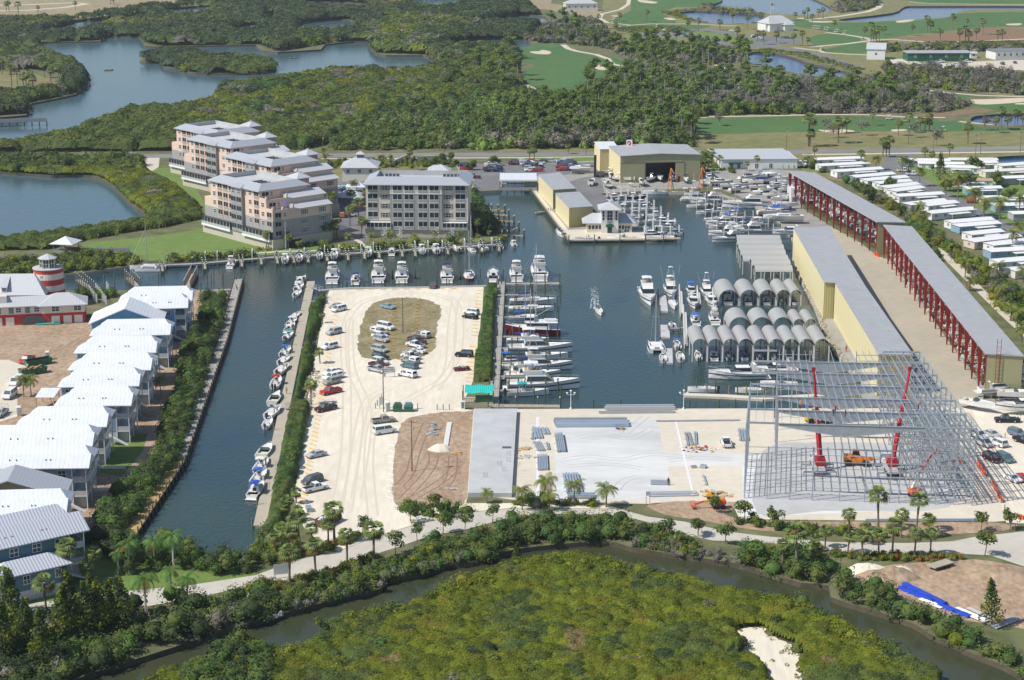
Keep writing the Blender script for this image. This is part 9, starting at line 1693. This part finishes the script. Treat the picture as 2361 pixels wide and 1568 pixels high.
m.tube((0,0,2.1),(5.7,0,2.1),.04,4).tube((0,0,.1),(5.7,0,.1),.04,4); m.build('frame','silver',t); MB().box(.6,1.9,-.04,-.02,1.,1.6).build('notice','offwhite',t)
t=thing('ladder_tower','slim red ladder tower at the end wall of the near rack','ladder',(*G(2296,918),0)); m=MB()
for s in (-.5,.5): m.tube((s,0,0),(s,0,15),.07,4)
for i in range(14): m.tube((-.5,0,1+i),(.5,0,1+i),.04,3)
m.build('ladder','redsteel',t)
for i,(x,y) in enumerate(((2017,588),(2022,590),(2026,592))): link('traffic_cone',MB().cyl(0,0,0,.08,.35,n=6).cyl(0,0,.08,.9,.22,.05,n=8).mesh('traffic_cone','mesh_orange'),None,'orange traffic cone in the aisle by the rack end wall','traffic cone','traffic cones in the aisle',None,(*G(x,y),0),sc=1.5)
# orange mesh fence at right
for k,(A,B) in enumerate([((2253,1068),(2272,1100)),((2287,1116),(2310,1160)),((2343,1195),(2365,1200)),((2200,1055),(2218,1070))]):
 a=G(*A);b=G(*B); L=math.dist(a,b); t=thing('mesh_fence','%s piece of orange safety mesh near the right lot'%ordn(k),'safety fence',(*a,0),math.atan2(b[1]-a[1],b[0]-a[0])); s=[[(L*i/8,.25*math.sin(i*1.9),z) for z in (.1,1.)] for i in range(9)]; MB().loft(s,0,False).build('mesh','mesh_orange',t)
 for i in range(3): MB().cyl(L*i/2,0,0,1.2,.04,n=5).build('stake','lumber',t)
# rocks
def rocks(polys,n,smin,smax,label,seed,m='riprap',z=-.3):
 rng=np.random.default_rng(seed); b=MB(); rr=random.Random(seed)
 P=scatter([W(p) for p in polys],(smin+smax)*.55,rng)
 if len(P)>n: P=P[rng.permutation(len(P))[:n]]
 for x,y in P:
  s=rr.uniform(smin,smax)*.5; a=[rr.uniform(.7,1.2) for _ in range(6)]
  v=[(x+s*a[i]*math.cos(i*1.047),y+s*a[i]*math.sin(i*1.047),z) for i in range(6)]+[(x+s*.6*a[i]*math.cos(i*1.047+.3),y+s*.6*a[i]*math.sin(i*1.047+.3),z+s*rr.uniform(.8,1.5)) for i in range(6)]
  b.add(v,[tuple(range(6,12))]+[(i,(i+1)%6,(i+1)%6+6,i+6) for i in range(6)])
 b.build('rocks',m,label=label,cat='rocks',kind='stuff')
rocks([[(745,684),(757,690),(745,720),(738,745),(728,740),(735,712)],[(712,860),(735,850),(742,860),(722,930),(700,945),(706,900)],[(694,1000),(704,995),(700,1030),(684,1060),(680,1050)]],900,.5,1.1,'pale riprap rocks along the left bank of the sandy lot',1)
rocks([[(1833,617),(1842,612),(1862,655),(1885,702),(1905,752),(1915,782),(1942,815),(1962,845),(1990,866),(1984,872),(1956,852),(1931,819),(1906,786),(1896,757),(1876,706),(1853,659)]],1400,.7,1.5,'pale riprap rocks below the yellow storage buildings',2)
rocks([[(592,1432),(660,1415),(650,1404),(590,1420)]],120,.6,1.5,'grey broken rocks at the creek bank below the road',3,'concrete')
rocks([[(1118,560),(1160,550),(600,590),(640,584),(560,600)]],10,.3,.5,'small stones on the condominium bank',4)
# culvert utilities by the road
for x,y,lb,w in ((455,1400,'pale concrete utility pad beside the road',3.),(545,1382,'tilted pale concrete slab beside the road',3.)):
 t=thing('utility_pad',lb,'concrete pad',(*G(x,y),0),R(20)); MB().box(0,w,0,1.8,0,.2).build('pad','concrete',t)
 if x<500:
  for i in range(3): MB().box(.3+i*.7,.7+i*.7,.6,1.,.2,1.5).build('meter_box','silver',t)
t=thing('white_arch','small white arch shaped ornament on the lawn at lower left','ornament',(*G(96,1478),0)); MB().prof([(-1,0),(-.45,0),(-.4,.9),(0,1.2),(.4,.9),(.45,0),(1,0),(1,1.3),(.6,1.8),(-.6,1.8),(-1,1.3)],-.3,.3).build('arch','white',t)
# wake of the moving boat
rng=np.random.default_rng(8); wk=MB()
for i in range(300):
 t_=rng.random()**1.3; y=712-t_*50; side=rng.choice([-1,0,1],p=[.22,.56,.22]); x=1372+side*(9-t_*3.)+rng.normal()*(1.6+3*t_)*(1 if side==0 else .35)-t_*2; a=G(x,y,WZ); s=rng.uniform(.06,.22)*(1.2-t_*.6)
 wk.add([(a[0]-s,a[1]-s,WZ+.03),(a[0]+s,a[1]-s*.6,WZ+.03),(a[0]+s*.7,a[1]+s,WZ+.03),(a[0]-s*.8,a[1]+s*.8,WZ+.03)],[(0,1,2,3)])
wk.build('wake_foam','foam',label='flecks of white foam behind the moving motorboat',cat='wake',kind='stuff')
wv=MB()
for sgn in (-1,1):
 for k in range(7):
  x0=1380+sgn*(14+k*2.); y0=722-k*9; x1=x0+sgn*(95-k*4); y1=y0-52+k*2
  n=14; secs=[]
  for i in range(n+1):
   q=i/n; a=G(x0+(x1-x0)*q,y0+(y1-y0)*(q**.8),WZ); h=.10*math.sin(PI*min(1,.08+q))**.6+.0; wd=.7
   secs.append([(a[0],a[1]-wd,WZ+.004),(a[0],a[1],WZ+h),(a[0],a[1]+wd,WZ+.004)])
  wv.loft(secs,0,False)
wv.build('wake_ripples','water_marina',None,True,label='V shaped ripples spreading from the moving motorboat',cat='wake',kind='stuff')

for i,(x,y) in enumerate([(206+k*3.4,676+k*4.6) for k in range(6)]+[(222+k*3.8,672+k*5) for k in range(7)]+[(247,669),(250,674)]): link('concrete_column',MB().box(-.2,.2,-.2,.2,0,2.6).mesh('concrete_column','offwhite'),None,'pale square concrete column of the unbuilt foundation by the channel','column','foundation columns by the channel',None,(*G(x,y),0))
for x,y,lb in ((372,912,'dark palm on the shaded soil between the townhouses and the hedge'),(55,915,'palm beside the white van at the left'),(72,915,'taller palm right of the white van at the left')): treat('coco0','palm_tree',lb,'palm',x,y,1.)
